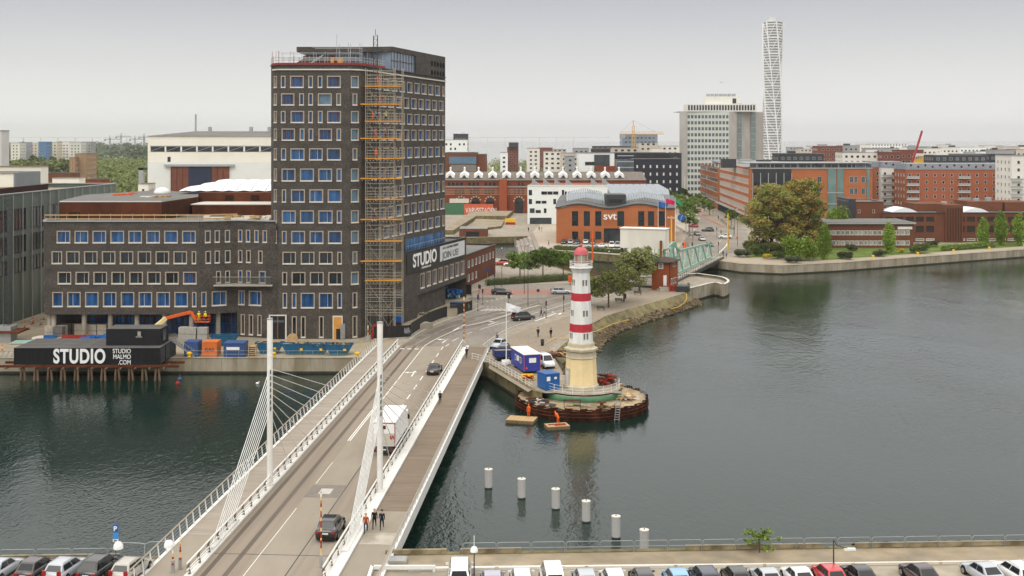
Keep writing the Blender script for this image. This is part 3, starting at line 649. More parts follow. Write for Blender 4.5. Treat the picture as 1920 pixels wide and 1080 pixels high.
mb.poly([(X_(130,213),213,2.5),(WC_,213,2.5),(WC_,213,6.85),(X_(130,213),213,6.85)],film)
sp_('shopfront',mb)
mb=MB()
for x in[X_(130,213)+.2+1.7*k for k in range(19)]:mb.beam((x,212.95,2.5),(x,212.95,6.8),.12,.1,rust)
for z in(4.3,5.6):mb.beam((X_(130,213),212.92,z),(WC_,212.92,z),.1,.1,rust if z>5 else dsteel)
mb.box(X_(130,213)-3,X_(155,213),212.3,212.9,2.5,6.8,black)
sp_('shopfront_frame',mb)
for px,yy in((93.5,208.2),(101,206.8+1),(158,208),(207,208),(257,208),(308,208),(359,208),(409,209.6)):
 mb=MB();mb.tube((X_(px,yy),yy,2.5),(X_(px,yy),yy,6.84),.42,conc,n=14);sp_('column',mb)
rgm=mat('rail_glass',srgb(88,86,78),.1,.1,1);rgm.node_tree.nodes['Principled BSDF'].inputs['Alpha'].default_value=.3
mb=MB();x0,x1=X_(401,207),X_(510,207)
mb.box(x0,x1,206.7,209.4,zf(536.5),zf(534.5),stonel);sp_('balcony_floor',mb)
mb=MB();mb.box(x0,x1,206.25,206.3,zf(534),zf(519),rgm);mb.beam((x0,206.25,zf(518.5)),(x1,206.25,zf(518.5)),.08,.08,steelg);sp_('balcony_rail',mb)
mb=MB();x0,x1=X_(507,206.9),X_(535,206.9);mb.box(x0,x1,206.75,206.95,2.5,zf(592),black);mb.box(x0-.25,x0,206.7,206.95,2.5,zf(590),stonel);mb.box(x1,x1+.25,206.7,206.95,2.5,zf(590),stonel);mb.box(x0,x1,206.7,206.95,zf(592),zf(590),stonel)
mb.box((x0+x1)/2-.06,(x0+x1)/2+.06,206.70,206.74,2.5,zf(592),orangem);mb.box(x0+.2,x1-.2,206.71,206.74,zf(604),zf(600),gmid);sp_('door',mb)
mb=MB();x0,x1=X_(626,206.9),X_(640.5,206.9);mb.box(x0-.2,x1+.2,206.72,206.95,2.5,zf(592),stonel);mb.box(x0,x1,206.66,206.75,2.5,zf(594),orng if 0 else mat('plywood',srgb(198,142,72),.8,.1,1));mb.box(x0+.45,x1-.05,206.6,206.7,2.5,zf(616),black);mb.obox((x1+.3,206.2,4.0),.5,.05,1.3,R(50),steelg);sp_('door',mb)
ph_t=55.5
P1,P2=(X_(556,222.5),222.5),(X_(700,222.5),222.5)
ua=11.5
pe0=rf(ua);pe1=rf(RL)
slab=[P1,P2,pe0,pe1,(-36,rf(RL)[1]+4),(X_(556,222.5),240)]
mb=MB();mb.prism(slab,54.55,ph_t,brickd,top=rufft);sp_('roof_slab',mb)
mb=MB()
g0=(P1[0]+5.5,224.5);g1_=(P2[0]-.5,224.5)
mb.poly([(*g0,50.4),(*g1_,50.4),(*g1_,54.55),(*g0,54.55)],mat('sky_glass',srgb(110,122,138),.08,.15,.3));ga=rf(ua+.3,-.3);gb=rf(24,-.3)
mb.poly([(*g1_,50.4),(*ga,50.4),(*ga,54.55),(*g1_,54.55)],MATS['sky_glass'])
mb.poly([(*ga,50.4),(*gb,50.4),(*gb,54.55),(*ga,54.55)],MATS['sky_glass']);sp_('penthouse_glazing',mb)
mb=MB()
for k in range(9):p=Vector(ga).lerp(Vector(gb),k/8);mb.beam((p.x,p.y,50.3),(p.x,p.y,54.55),.12,.2,dsteel)
mb.beam((*rf(ua,-.2),52.9),(*rf(24,-.2),52.9),.1,.1,dsteel)
for k in range(14):p=Vector(g0).lerp(Vector(g1_),k/13);mb.beam((p.x,p.y-.05,50.3),(p.x,p.y-.05,54.55),.08,.1,dsteel)
sp_('glazing_bars',mb)
mb=MB();a=rf(24);b=rf(RL);mb.poly([(*a,50.9),(*b,50.9),(*b,54.57),(*a,54.57)],brickd);mb.poly([(*rf(24),50.9),(*rf(24,-6),50.9),(*rf(24,-6),54.57),(*rf(24),54.57)][::-1],brickd)
c_=(-36,rf(RL)[1]+4);mb.poly([(*b,50.9),(*c_,50.9),(*c_,54.57),(*b,54.57)],brickd);sp_('penthouse_wall',mb)
hole=mat('hole_shade_black',(.004,.004,.004),.9)
for k in range(5):
 for z in(51.7,53.6):
  p=rf(33.2+k*1.75,.03);q=rf(33.2+k*1.75,-.4);mb=MB();mb.tube((*p,z),(*q,z),.62,hole,n=16);sp_('dark_hole_disc',mb)  # solid black discs on the wall, painting the dark inside of round holes
mb=MB();mb.prism([(P1[0]+1,224),(P1[0]+7,224),(P1[0]+7,230),(P1[0]+1,230)],50.4,53.9,brickd);mb.beam((P1[0]-2.2,223.6,50.6),(P1[0]+3.8,223.6,54.2),.5,1.2,brickd);mb.beam((P1[0]+.2,223.2,50.9),(P1[0]+5,223.2,54.0),.2,.25,steelg);sp_('roof_stair',mb)
mb=MB();redm=mat('red_railing',srgb(150,50,42),.7,.1,1)
path_=[(c1[0],c1[1]+.2),c2,(XL,Y0+.3),(XR,Y0+.3),r1,r2,rf(8)]
for a,b in zip(path_,path_[1:]):
 mb.beam((*a,ZT+.30),(*b,ZT+.30),.12,.35,redm)
 for z in(.9,1.4):mb.tube((*a,ZT+z),(*b,ZT+z),.05,steelg,n=4)
 k=max(2,int((Vector(b)-Vector(a)).length/.9))
 for j in range(k):p=Vector(a).lerp(Vector(b),j/k);mb.tube((p.x,p.y,ZT),(p.x,p.y,ZT+random.choice((1.5,1.7,2.6))),.05,random.choice((steelg,steelg,redm)),n=4)
sp_('roof_edge_guard',mb)
t=thing('roof_scaffold','grey tube scaffold standing on the tower roof terrace','scaffold',(X_(555,215),215,ZT))
mb=MB()
for i in range(8):
 for j in(0,3):mb.tube((X_(527,214)+i*2.1,212+j,50.4),(X_(527,214)+i*2.1,212+j,54.2+(1.3 if i>4 else-.4)+(1.5 if i==5 and j==0 else 0)),.05,steelg,n=4)
for z in(51.6,52.6,53.6,54.6):
 for j in(0,3):mb.tube((X_(527,214)+(6 if z>54 else 0),212+j,z),(X_(527,214)+14.7,212+j,z),.05,steelg,n=4)
part('tube_frame',mb,t)
mb=MB();mb.box(X_(620,212),X_(642,212),212,213.5,50.4,52.7,MATS['plywood']);mb.box(X_(626,212),X_(632,212),211.9,212,50.7,52.3,black);t=thing('plywood_hut','small plywood hut standing on the tower roof terrace','hut',(X_(630,212),212,50.4));part('shell',mb,t)
t=thing('rooftop_pavilion','rust coloured metal pavilion with grey roof on the low wing','pavilion',(X_(200,216),216,WZ))
A_=(X_(112,216),216);B_=(X_(303,216),216);C__=(X_(372,236),236);D_=(X_(372,246),246)
mb=MB();pl=[A_,B_,C__,D_,(X_(300,262),262),(X_(112,216)-4,240)]
zt=26.4;mb.prism(pl,WZ-.4,zt-.15,rust);part('wall',mb,t);mb=MB();mb.prism([(x,y-.1) for x,y in pl],zt-.13,zt+.1,stonel,top=rufft);part('roof',mb,t)
mb=MB();mb.box(X_(130,216),X_(150,216),215.9,216.05,23.3,24.4,mat('rust_dark',srgb(48,28,20),.8));part('hatch',mb,t)
for px,py,m_,w2,h2 in((228,367,orng,1.6,.3),(248,364,orng,.8,.25),(280,370,white,1.2,.15),(304,363,white,1.9,.9),(300,371,wood,1.4,.3)):
 d=F*(CZ-zt)/(py-HY);c=((px-960)/F*d,d,zt+.1)
 if w2==1.9:
  q=MB();q.lathe([(1.7,0),(1.7,.4),(1.2,.9),(.5,1.2),(.01,1.25)],white,n=12);o=q.build('skylight',t,local=True);o.location=Vector(c)-t.location
 else:
  q=MB()
  for _ in range(4):q.obox((random.uniform(-w2,w2),random.uniform(-1,1),h2/2),w2/2,.3,h2/2,random.random()*3,m_)
  o=solo('material_pile',q,{228:'orange boards piled on the grey pavilion roof',248:'small orange bundle on the grey pavilion roof',280:'white sheets lying on the grey pavilion roof',300:'timber offcuts piled beside the white skylight'}[px],'materials',c)
t=thing('rooftop_hall','long rust coloured roof block with white domed skylight beside the tower','rooftop block',(X_(430,240),240,WZ))
mb=MB();mb.prism([(X_(360,229),229),(-43.7,229),(-43.7,240),(X_(360,240),240)],WZ-.4,25.0,rust);mb.prism([(X_(372,238),238.0),(-43.7,238.0),(-43.7,262),(X_(372,238),262)],25.2,27.0,rust)
mb.box(X_(360,229)-.2,-43.6,228.8,238.1,25.0,25.2,stonel);mb.box(X_(422,237.9),X_(438,237.9),237.9,238.1,25.4,26.5,MATS['rust_dark']);mb.box(X_(470,237.9),X_(486,237.9),237.9,238.1,25.4,26.5,MATS['rust_dark']);part('wall',mb,t)
mb=MB();n=14;dm=mat('skylight_white',srgb(228,230,232),.4,.03,.4)
xa=X_(335,242)
for k in range(10):
 x0=xa+k*3.0;x1=x0+2.9
 prof=[(242+j*1.7,27.1+2.0*math.sin(math.pi*j/12)**.8*min(1,(k+1)/3)) for j in range(13)]
 for(y0,z0),(y1,z1) in zip(prof,prof[1:]):
  xm=(x0+x1)/2
  mb.faces([(x0,y0,z0),(x1,y0,z0),(x1,y1,z1),(x0,y1,z1),(xm,y0,z0+.18),(xm,y1,z1+.18)],[(0,4,5,3),(4,1,2,5)],dm,True)
part('skylight',mb,t)
mb=MB();mb.box(X_(372,262),X_(480,262),262,264,25.2,27.2,dsteel);part('rear_parapet',mb,t)
t=thing('roof_guard_rail','timber and steel edge guard along the wing roof','guard rail',(WA,Y0,WZ));mb=MB();edge=[q0,(WA,Y0+.2),(WB,Y0+.2),(WC_,209.8),(X_(400,209),209.2)][:4]
for a,b in zip(edge,edge[1:]):
 for z in(.45,1.15):mb.beam((*a,WZ+z),(*b,WZ+z),.05,.22,wood)
part('board',mb,t);pm=MB();pm.tube((0,0,0),(0,0,1.4),.04,steelg,n=4);me=pm.mesh('post')
for k in range(15):inst('post',me,t,(k*1.95,.2,0))
for i,(px,wd) in enumerate(((405,4),(435,2),(458,3),(478,3.4),(495,2.5))):
 q=MB()
 for _ in range(9):q.obox((random.uniform(-wd/2,wd/2),random.uniform(-.6,.6),random.uniform(.2,1.0)),random.uniform(.4,wd/2.4),.5,.22,random.uniform(-.4,.4),wood if i%2 else stonel)
 solo('timber_stack',q,'pale timber stack on the wing roof edge, '+ordn(i,5)+' of the row','timber stack',(X_(px,209),210.5,WZ-.3),'timber stacks on the wing roof')
AN=Bld('studio_annex','low dark annex carrying the studio banner right of the scaffold','building',(*rf(20),2.5))
u0,u1=9.0,52.5;off=1.0
e0,e1=rf(u0,off),rf(u1,off)
AW=[(7.9,11.0,[(11.9-0+3.55*k+3,11.9+3.55*k+5.3) for k in range(8)],'studio_side')]
AN.wall(e0,e1,6.9,16.0,brickd,AW,'studio_side')
AN.wall(e0,rf(u0+13.2,off),2.5,6.9,brickd);AN.wall(rf(u0+13.2,off),rf(u0+13.2,-4),2.5,6.9,brickd);AN.wall(e1,rf(u1,-12),2.5,16,brickd);AN.wall(rf(u0,-.5),e0,2.5,16,brickd)
AN.w.poly([(*e0,15.6),(*e1,15.6),(*rf(u1,-12),15.6),(*rf(u0,-12),15.6)],rufft);AN.w.poly([(*rf(u0,-12),6.9),(*rf(u1,-12),6.9),(*e1,6.9),(*e0,6.9)],conc)
AN.finish()
mb=MB();a=rf(u0+13.2,-3);b=rf(u1,-3);mb.poly([(*a,2.5),(*b,2.5),(*b,6.9),(*a,6.9)],film);part('shopfront',mb,AN.t)
mb=MB();a=rf(27,-2.9);b=rf(30.5,-2.9);mb.poly([(*a,2.5),(*b,2.5),(*b,6.9),(*a,6.9)],MATS['plywood']);part('plywood_panel',mb,AN.t)
mb=MB();a=rf(18,.06);b=rf(40.5,.06);mb.poly([(*a,15.9),(*b,15.9),(*b,18.3),(*a,18.3)],film);part('terrace_glazing',mb,AN.t)
mb=MB();mb.beam((*rf(16.5,.9),17.1),(*rf(46,.9),17.1),.06,.06,steelg)
for k in range(30):mb.tube((*rf(16.5+k,.9),16),(*rf(16.5+k,.9),17.1),.03,steelg,n=4)
mb.beam((*rf(15,1.05),16.05),(*rf(u1,1.05),16.05),.3,.15,dsteel);part('terrace_railing',mb,AN.t)
bn=thing('studio_banner','black and white banner reading STUDIO and JOIN US on the annex wall','banner',(*rf(18,off),11.8))
def bq(ua,ub,za,zb,m,nm,o=.12):
 mb=MB();a=rf(ua,off+o);b=rf(ub,off+o);mb.poly([(*a,za),(*b,za),(*b,zb),(*a,zb)],m);mb.poly([(*rf(ua,off+.02),zb),(*a,zb),(*a,za),(*rf(ua,off+.02),za)][::-1],m);part(nm,mb,bn)
ub0,ub1,ub2=16.2,35.0,51.2
bq(ub0,ub2,11.6,15.7,black,'black_panel');bq(ub1,ub2-.3,12.3,15.5,mat('banner_pale',srgb(196,198,198),.7,.03,1),'pale_panel',.15)
lett=mat('lettering_white',srgb(232,232,228),.6,.02,1)
text('STUDIO',3.6,lett,'lettering',bn,on_wall((*rf(19.4,off+.13),12.75),RA),bold=.09,sx=1.05)
text('STUDIOMALMO.COM',.55,lett,'lettering',bn,on_wall((*rf(24.2,off+.13),11.95),RA),sx=1.0)
text('JOIN US!',2.0,black,'lettering',bn,on_wall((*rf(36.4,off+.16),12.75),RA),sx=1.35)
text('GOT A GROWING BUSINESS?',.7,dsteel,'lettering',bn,on_wall((*rf(36.5,off+.16),14.72),RA),sx=1.1)
# ------------------------------------------------------------------ vehicle builder
tyre=mat('tyre_rubber',srgb(28,28,28),.85,.1,3);rimm=mat('wheel_rim',srgb(150,152,154),.35,.1,3,metal=.6)
cglass=mat('car_glass',srgb(26,31,34),.12,.1,1,spec=.5);hl=mat('headlamp_glass',srgb(220,222,224),.15,.05,1);tl=mat('tail_lamp_red',srgb(150,22,24),.25,.1,1)
plate=mat('number_plate',srgb(220,220,205),.5,.02,1);trim=mat('black_trim',srgb(25,25,27),.5,.05,1)
PM={}
def cpaint(name,col):
 if name not in PM:
  m=mat('car_paint_'+name,col,.22,.02,1,spec=.6);m.node_tree.nodes['Principled BSDF'].inputs['Coat Weight'].default_value=.7;m.node_tree.nodes['Principled BSDF'].inputs['Coat Roughness'].default_value=.05;PM[name]=m
 return PM[name]
base_p=cpaint('base',(.3,.3,.3))
for n_,c_ in dict(white=srgb(226,227,226),silver=srgb(170,175,180),grey=srgb(98,100,104),dark=srgb(38,37,38),black=srgb(18,18,19),navy=srgb(30,36,58),red=srgb(186,28,36),orange=srgb(178,60,32),blue=srgb(122,168,200),beige=srgb(176,170,160),maroon=srgb(54,40,42),lav=srgb(160,160,172),teal=srgb(54,74,76)).items():cpaint(n_,c_)
CK={'sedan':(4.6,1.8,1.45,.92,.80,.95,.25,-1.0,-1.75,.92),'wagon':(4.7,1.82,1.5,.95,.82,.95,.25,-1.75,-2.15,.95),'hatch':(4.1,1.75,1.5,.95,.86,.95,.3,-1.35,-1.85,.95),'suv':(4.7,1.92,1.7,1.08,.98,1.0,.35,-1.7,-2.15,1.08),'van':(4.9,1.9,1.95,1.1,1.05,1.55,.8,-2.2,-2.38,1.15),'minivan':(4.7,1.9,1.78,1.02,.95,1.4,.55,-2.0,-2.25,1.02)}
CT={}
def car_tmpl(kind):
 if kind in CT:return CT[kind]
 Lc,Wc,Hc,belt,hood,ws,rfy,rr,rb,tz=CK[kind];hl_=Lc/2;hw=Wc/2
 st=[(-hl_,.45,tz-.22,.80),(-hl_+.1,.25,tz-.04,.93),(rb-.0,.2,tz,.98),(-.8,.18,belt,1),(.4,.18,belt,1),(ws,.2,(belt+hood)/2+.03,.99),(hl_-.55,.22,hood-.03,.96),(hl_-.14,.24,hood-.14,.88),(hl_,.35,hood-.34,.74)]
 mb=MB();vs=[]
 for y,zb,zs,k in st:
  h=hw*k
  ring=[(h*.82,zb),(h*.97,zb+.12),(h,(zb+zs)/2),(h*.97,zs-.1),(h*.86,zs),(0,zs+.035)]
  ring=ring+[(-x,z) for x,z in ring[-2::-1]];vs+=[(x,y,z) for x,z in ring]
 m_=11;fs=[]
 for i in range(len(st)-1):
  for j in range(m_-1):fs.append((i*m_+j,i*m_+j+1,(i+1)*m_+j+1,(i+1)*m_+j))
  fs.append((i*m_+m_-1,i*m_,(i+1)*m_,(i+1)*m_+m_-1))
 fs.append(tuple(range(m_))[::-1]);fs.append(tuple(range((len(st)-1)*m_,len(st)*m_)))
 mb.faces(vs,fs,base_p,True)
 bw_,rw=hw*.90,hw*.70;zt=Hc
 gb=[(ws,belt-.04),(rb,tz-.04)]
 g=lambda y,w_,z:[(-w_,y,z),(w_,y,z)]
 V=[]
 for y,w_,z in((ws,bw_,belt-.05),(ws-.05,bw_,belt),(rfy,rw,zt-.05),(rfy-.25,rw,zt),(rr+.2,rw,zt),(rr,rw,zt-.06),(rb+.05,bw_*.97,tz),(rb,bw_*.97,tz-.05)):V+=g(y,w_,z)
 mb.faces(V,[(2*i,2*i+1,2*i+3,2*i+2) for i in range(7)],base_p,True)
 mb.faces(V,[(1,15,13,11,9,7,5,3),(0,2,4,6,8,10,12,14)],base_p)
 body=mb.mesh('body')
 def glass(pts,o):
  q=MB();n=(Vector(pts[1])-Vector(pts[0])).cross(Vector(pts[2])-Vector(pts[1])).normalized()*o
  q.poly([Vector(p)+n for p in pts],cglass);return q.mesh('car_window')
 lp=lambda a,b,t:tuple(Vector(a).lerp(Vector(b),t))
 a0,a1,b0,b1=Vector((-bw_,ws-.05,belt)),Vector((bw_,ws-.05,belt)),Vector((-rw,rfy,zt-.05)),Vector((rw,rfy,zt-.05))
 i_=lambda u,v:(a0 .lerp(a1,u)).lerp(b0 .lerp(b1,u),v)
 nodes=[('windshield',glass([i_(.96,.06),i_(.04,.06),i_(.06,.97),i_(.94,.97)],.008),(0,0,0))]
 c0,c1_,d0,d1=Vector((-bw_*.97,rb+.05,tz)),Vector((bw_*.97,rb+.05,tz)),Vector((-rw,rr,zt-.06)),Vector((rw,rr,zt-.06))
 j_=lambda u,v:(c0 .lerp(c1_,u)).lerp(d0 .lerp(d1,u),v)
 nodes.append(('rear_window',glass([j_(.08,.12),j_(.92,.12),j_(.9,.92),j_(.1,.92)],.008),(0,0,0)))
 for s_ in(1,-1):
  P_=lambda y,t:Vector((s_*(bw_+(rw-bw_)*t),y,belt+(zt-belt)*t))
  f0,f1_,r0,r1_=P_(ws-.28,.08),P_(rfy-.05,.84),P_(rb+.34,.08),P_(rr+.02,.84);k=.48
  for t0,t1 in((0,.44),(.48,.97)):
   pts=[f0 .lerp(r0,t0),f0 .lerp(r0,t1),f1_.lerp(r1_,t1),f1_.lerp(r1_,t0)]
   if s_>0:pts=pts[::-1]
   pts=pts[::-1]
   n=(pts[1]-pts[0]).cross(pts[2]-pts[1]);
   if n.x*s_<0:pts=pts[::-1]
   nodes.append(('side_window',glass(pts,.012),(0,0,0)))
  q=MB();q.box(-.12,.12,-.05,.06,0,.14,base_p);nodes.append(('mirror',q.mesh('mirror'),(s_*(hw+.08),ws-.35,belt)))
  q=MB();q.box(-.18,.18,-.06,.04,0,.13,hl);nodes.append(('headlight',q.mesh('headlight'),(s_*hw*.56,hl_-.05,hood-.34),-s_*.35))
  q=MB();q.box(-.16,.16,-.03,.12,0,.17 if kind in('sedan','hatch','suv') else.5,tl);nodes.append(('taillight',q.mesh('taillight'),(s_*hw*.72,-hl_+.02,tz-.30),s_*.35))
 q=MB();q.box(-.26,.26,-.03,.02,0,.12,plate);nodes.append(('number_plate',q.mesh('number_plate'),(0,-hl_+.0,tz-.36)))
 q=MB();q.box(-hw*.74,hw*.74,-.03,.1,0,.2,trim);nodes.append(('bumper',q.mesh('bumper'),(0,-hl_+.01,.30)));nodes.append(('bumper',q.mesh('bumper'),(0,hl_-.08,.22)))
 if kind in('wagon','suv'):
  for s_ in(1,-1):q=MB();q.tube((0,rr+.2,zt+.05),(0,rfy-.3,zt+.05),.02,rimm,n=5);nodes.append(('roof_rail',q.mesh('roof_rail'),(s_*rw*.92,0,0)))
 rwh=.36 if kind=='suv' else.32;wq=MB();wq.tube((-.1,0,0),(.1,0,0),rwh,tyre,n=18,smooth=False);wme=wq.mesh('wheel')
 rq=MB();rq.tube((-.115,0,0),(.115,0,0),rwh*.66,rimm,n=12,smooth=False)
 rme=rq.mesh('rim')
 aq=MB();aq.tube((-.1,0,0),(.085,0,0),rwh+.06,trim,n=18);ame=aq.mesh('wheel_arch')
 for sx in(1,-1):
  for y in(hl_*.60,-hl_*.60):
   nodes.append(('wheel',wme,(sx*(hw-.07),y,rwh),0,[('rim',rme,(0,0,0))]));nodes.append(('wheel_arch',ame,(sx*(hw-.095),y,rwh+.02)))
 CT[kind]=[('body',body,(0,0,0))]+nodes;return CT[kind]
def car(kind,colr,loc,heading,label,group=None,name='parked_car',cat='car'):
 t=thing(name,label,cat,(loc[0],loc[1],loc[2] if len(loc)>2 else 2.52),heading,group)
 spawn(car_tmpl(kind),t,{'car_paint_base':PM[colr]});return t
bloc=lambda a,d,z=2.62:(a+.064*d,d,z)
car('suv','black',bloc(-22.9,104.6),-BA,'black estate SUV driving over the near end of the white bridge',name='car')
car('sedan','dark',bloc(-23.0,176.5),-BA-.05,'dark sedan driving away at the far end of the white bridge',name='car')
def at(px,py):return G(px,py,2.52)
p=at(981,600);car('minivan','dark',p,R(-62),'dark grey minivan on the road behind the white flag',name='car')
p=at(941,552);car('wagon','dark',p,R(-95),'black estate car crossing the junction before the hedge',name='car')
p=at(1052,551);car('wagon','silver',p,R(-92),'silver estate car on the road left of the lighthouse',name='car')
p=at(936,652);car('hatch','silver',p,R(150),'silver hatchback parked beside the flagpole on the promenade')
p=at(944,668);car('minivan','navy',p,R(170),'dark blue minivan parked behind the blue open trailer')
p=at(941,497);car('suv','orange',p,R(80),'red orange car parked by the basin beyond the hedge')
p=at(958,499);car('hatch','white',p,R(85),'white car parked beside the red orange car at the basin')
p=at(1158,519);car('hatch','white',p,R(100),'white hatchback parked behind the promenade trees')
p=at(1128,530);car('hatch','silver',p,R(100),'pale car half hidden behind the promenade trees')
for px,py,k,c,h,l in((1311,397,'hatch','red',170,'red hatchback coming down the street beside the orange brick block'),(1300,426,'hatch','red',60,'small red car parked at the left of the street'),(1327,434,'suv','dark',80,'dark car waiting across the street at the crossing'),(1307,441,'sedan','grey',185,'grey car driving down the street towards the green bridge'),(1316,451,'sedan','silver',185,'silver car second in the queue towards the green bridge'),(1330,462,'sedan','teal',190,'dark teal car leaving the street onto the green bridge'),(1360,447,'suv','white',80,'white SUV turning at the junction right of the traffic island')):
 car(k,c,at(px,py),R(h),l,name='car')
for px,k,c,l in((1057,'hatch','dark','dark hatchback parked leftmost by the orange brick building'),(1070,'wagon','silver','silver estate car parked against the orange brick building'),(1083,'hatch','black','black car parked between silver and white cars by the orange building'),(1098,'hatch','white','white hatchback parked nose out before the orange brick building'),(1111,'hatch','maroon','dark maroon car parked right of the white hatchback')):
 car(k,c,at(px,457),R(175),l)
for px,k,c,l in((1077,'sedan','silver','pale car in the front parking row behind the hedge, leftmost'),(1110,'sedan','silver','silver saloon in the front row behind the hedge'),(1127,'sedan','white','white saloon in the front row behind the hedge'),(1147,'van','white','white van parked behind the hedge by the glass entrance'),(1158,'van','silver','silver van parked beside the white van by the entrance')):
 car(k,c,at(px,464),R(90 if k=='sedan' else 175),l)
row=[(862,'van','white','white van'),(923,'sedan','lav','lavender grey car'),(978,'hatch','white','white hatchback with dark rear window'),(1036,'van','white','plain white small van'),(1097,'hatch','silver','silver grey hatchback'),(1150,'hatch','white','white roofed hatchback'),(1205,'hatch','dark','dark hatchback'),(1269,'hatch','blue','light blue hatchback'),(1322,'suv','navy','navy blue car'),(1380,'hatch','black','black hatchback'),(1437,'sedan','silver','silver saloon'),(1497,'sedan','white','white saloon'),(1554,'hatch','red','bright red hatchback'),(1611,'sedan','black','black saloon'),(1725,'sedan','maroon','grey brown saloon'),(1843,'sedan','silver','silver grey saloon'),(1902,'wagon','white','white estate car')]
nb=['next to the bridge','right of the white van','third from the bridge','fourth from the bridge','right of the small white van','fourth right of the lamp post','left of the light blue car','in the near car park','beside the light blue car','right of the navy car','left of the white saloon','left of the red car','by the curved lamp post','right of the red car','alone between two empty bays','left of the last white estate','rightmost in the near row']
for i,(px,k,c,l) in enumerate(row):
 nose=94.5+max(0,(px-1250))/650*2.0;Lc=CK[k][0];d=nose-Lc/2
 if k=='van':d+=1.1 if i==0 else.3
 car(k,c,((px-960)/F*d,d,2.51),R(2+(px-900)/1000*9),l+' parked '+nb[i],'cars parked nose to the near quay')
lrow=[(18,'sedan','silver','silver saloon, leftmost in the bottom left row'),(84,'hatch','maroon','dark maroon hatchback in the bottom left row'),(140,'wagon','silver','pale silver estate in the middle of the bottom left row'),(203,'suv','black','black SUV with roof rails in the bottom left row'),(262,'wagon','beige','beige grey estate next to the double street lamp')]
for px,k,c,l in lrow:
 d=95.0;car(k,c,((px-975)/F*d,d,2.51),R(-9),l,'cars parked in the bottom left row')
tk=thing('box_truck','white box truck driving on the bridge behind the right pylon','truck',bloc(-22.6,134.5),-BA)
tw=mat('truck_white',srgb(228,228,226),.45,.04,1);tg=mat('truck_grey_door',srgb(190,184,172),.5,.06,1)
def tp(nm,*bx):
 mb=MB()
 for b in bx:mb.box(*b)
 return part(nm,mb,tk,local=True)
tp('cargo_box',(-1.25,1.25,-4.3,4.0,1.1,3.7,tw));tp('roof',(-1.27,1.27,-4.32,4.02,3.7,3.76,tw));tp('rear_door',(-1.18,1.18,-4.36,-4.3,1.25,2.5,tg));tp('upper_door',(-1.18,1.18,-4.35,-4.3,2.52,3.62,tw))
tp('door_frame',(-1.27,-1.18,-4.37,-4.28,1.1,3.7,redm),(1.18,1.27,-4.37,-4.28,1.1,3.7,redm),(-1.27,1.27,-4.37,-4.28,3.62,3.72,redm));tp('warning_plate',(.7,1.1,-4.39,-4.35,1.9,2.3,redm));tp('warning_plate',(-.15,.2,-4.38,-4.35,3.0,3.4,rust))
tp('cab',(-1.15,1.15,4.15,5.9,.6,2.9,tw));tp('windscreen',(-1.05,1.05,5.88,5.93,1.6,2.7,cglass));tp('chassis',(-.9,.9,-4.2,5.5,.6,1.1,dsteel));tp('bumper',(-1.2,1.2,-4.4,-4.2,.45,.65,dsteel));tp('mirror',(1.2,1.42,5.2,5.3,1.9,2.6,trim));tp('mirror',(-1.42,-1.2,5.2,5.3,1.9,2.6,trim))
tp('taillight',(-1.1,-.8,-4.42,-4.38,.7,.85,tl));tp('taillight',(.8,1.1,-4.42,-4.38,.7,.85,tl));tp('number_plate',(-.26,.26,-4.43,-4.39,.68,.8,plate))
wq=MB();wq.tube((-.14,0,0),(.14,0,0),.48,tyre,n=18,smooth=False);wme=wq.mesh('wheel');rq=MB();rq.tube((-.155,0,0),(.155,0,0),.26,rimm,n=12);rme=rq.mesh('rim')
for x in(-1.02,1.02):
 for y in(-2.6,4.6):w_=inst('wheel',wme,tk,(x,y,.48));inst('rim',rme,w_)
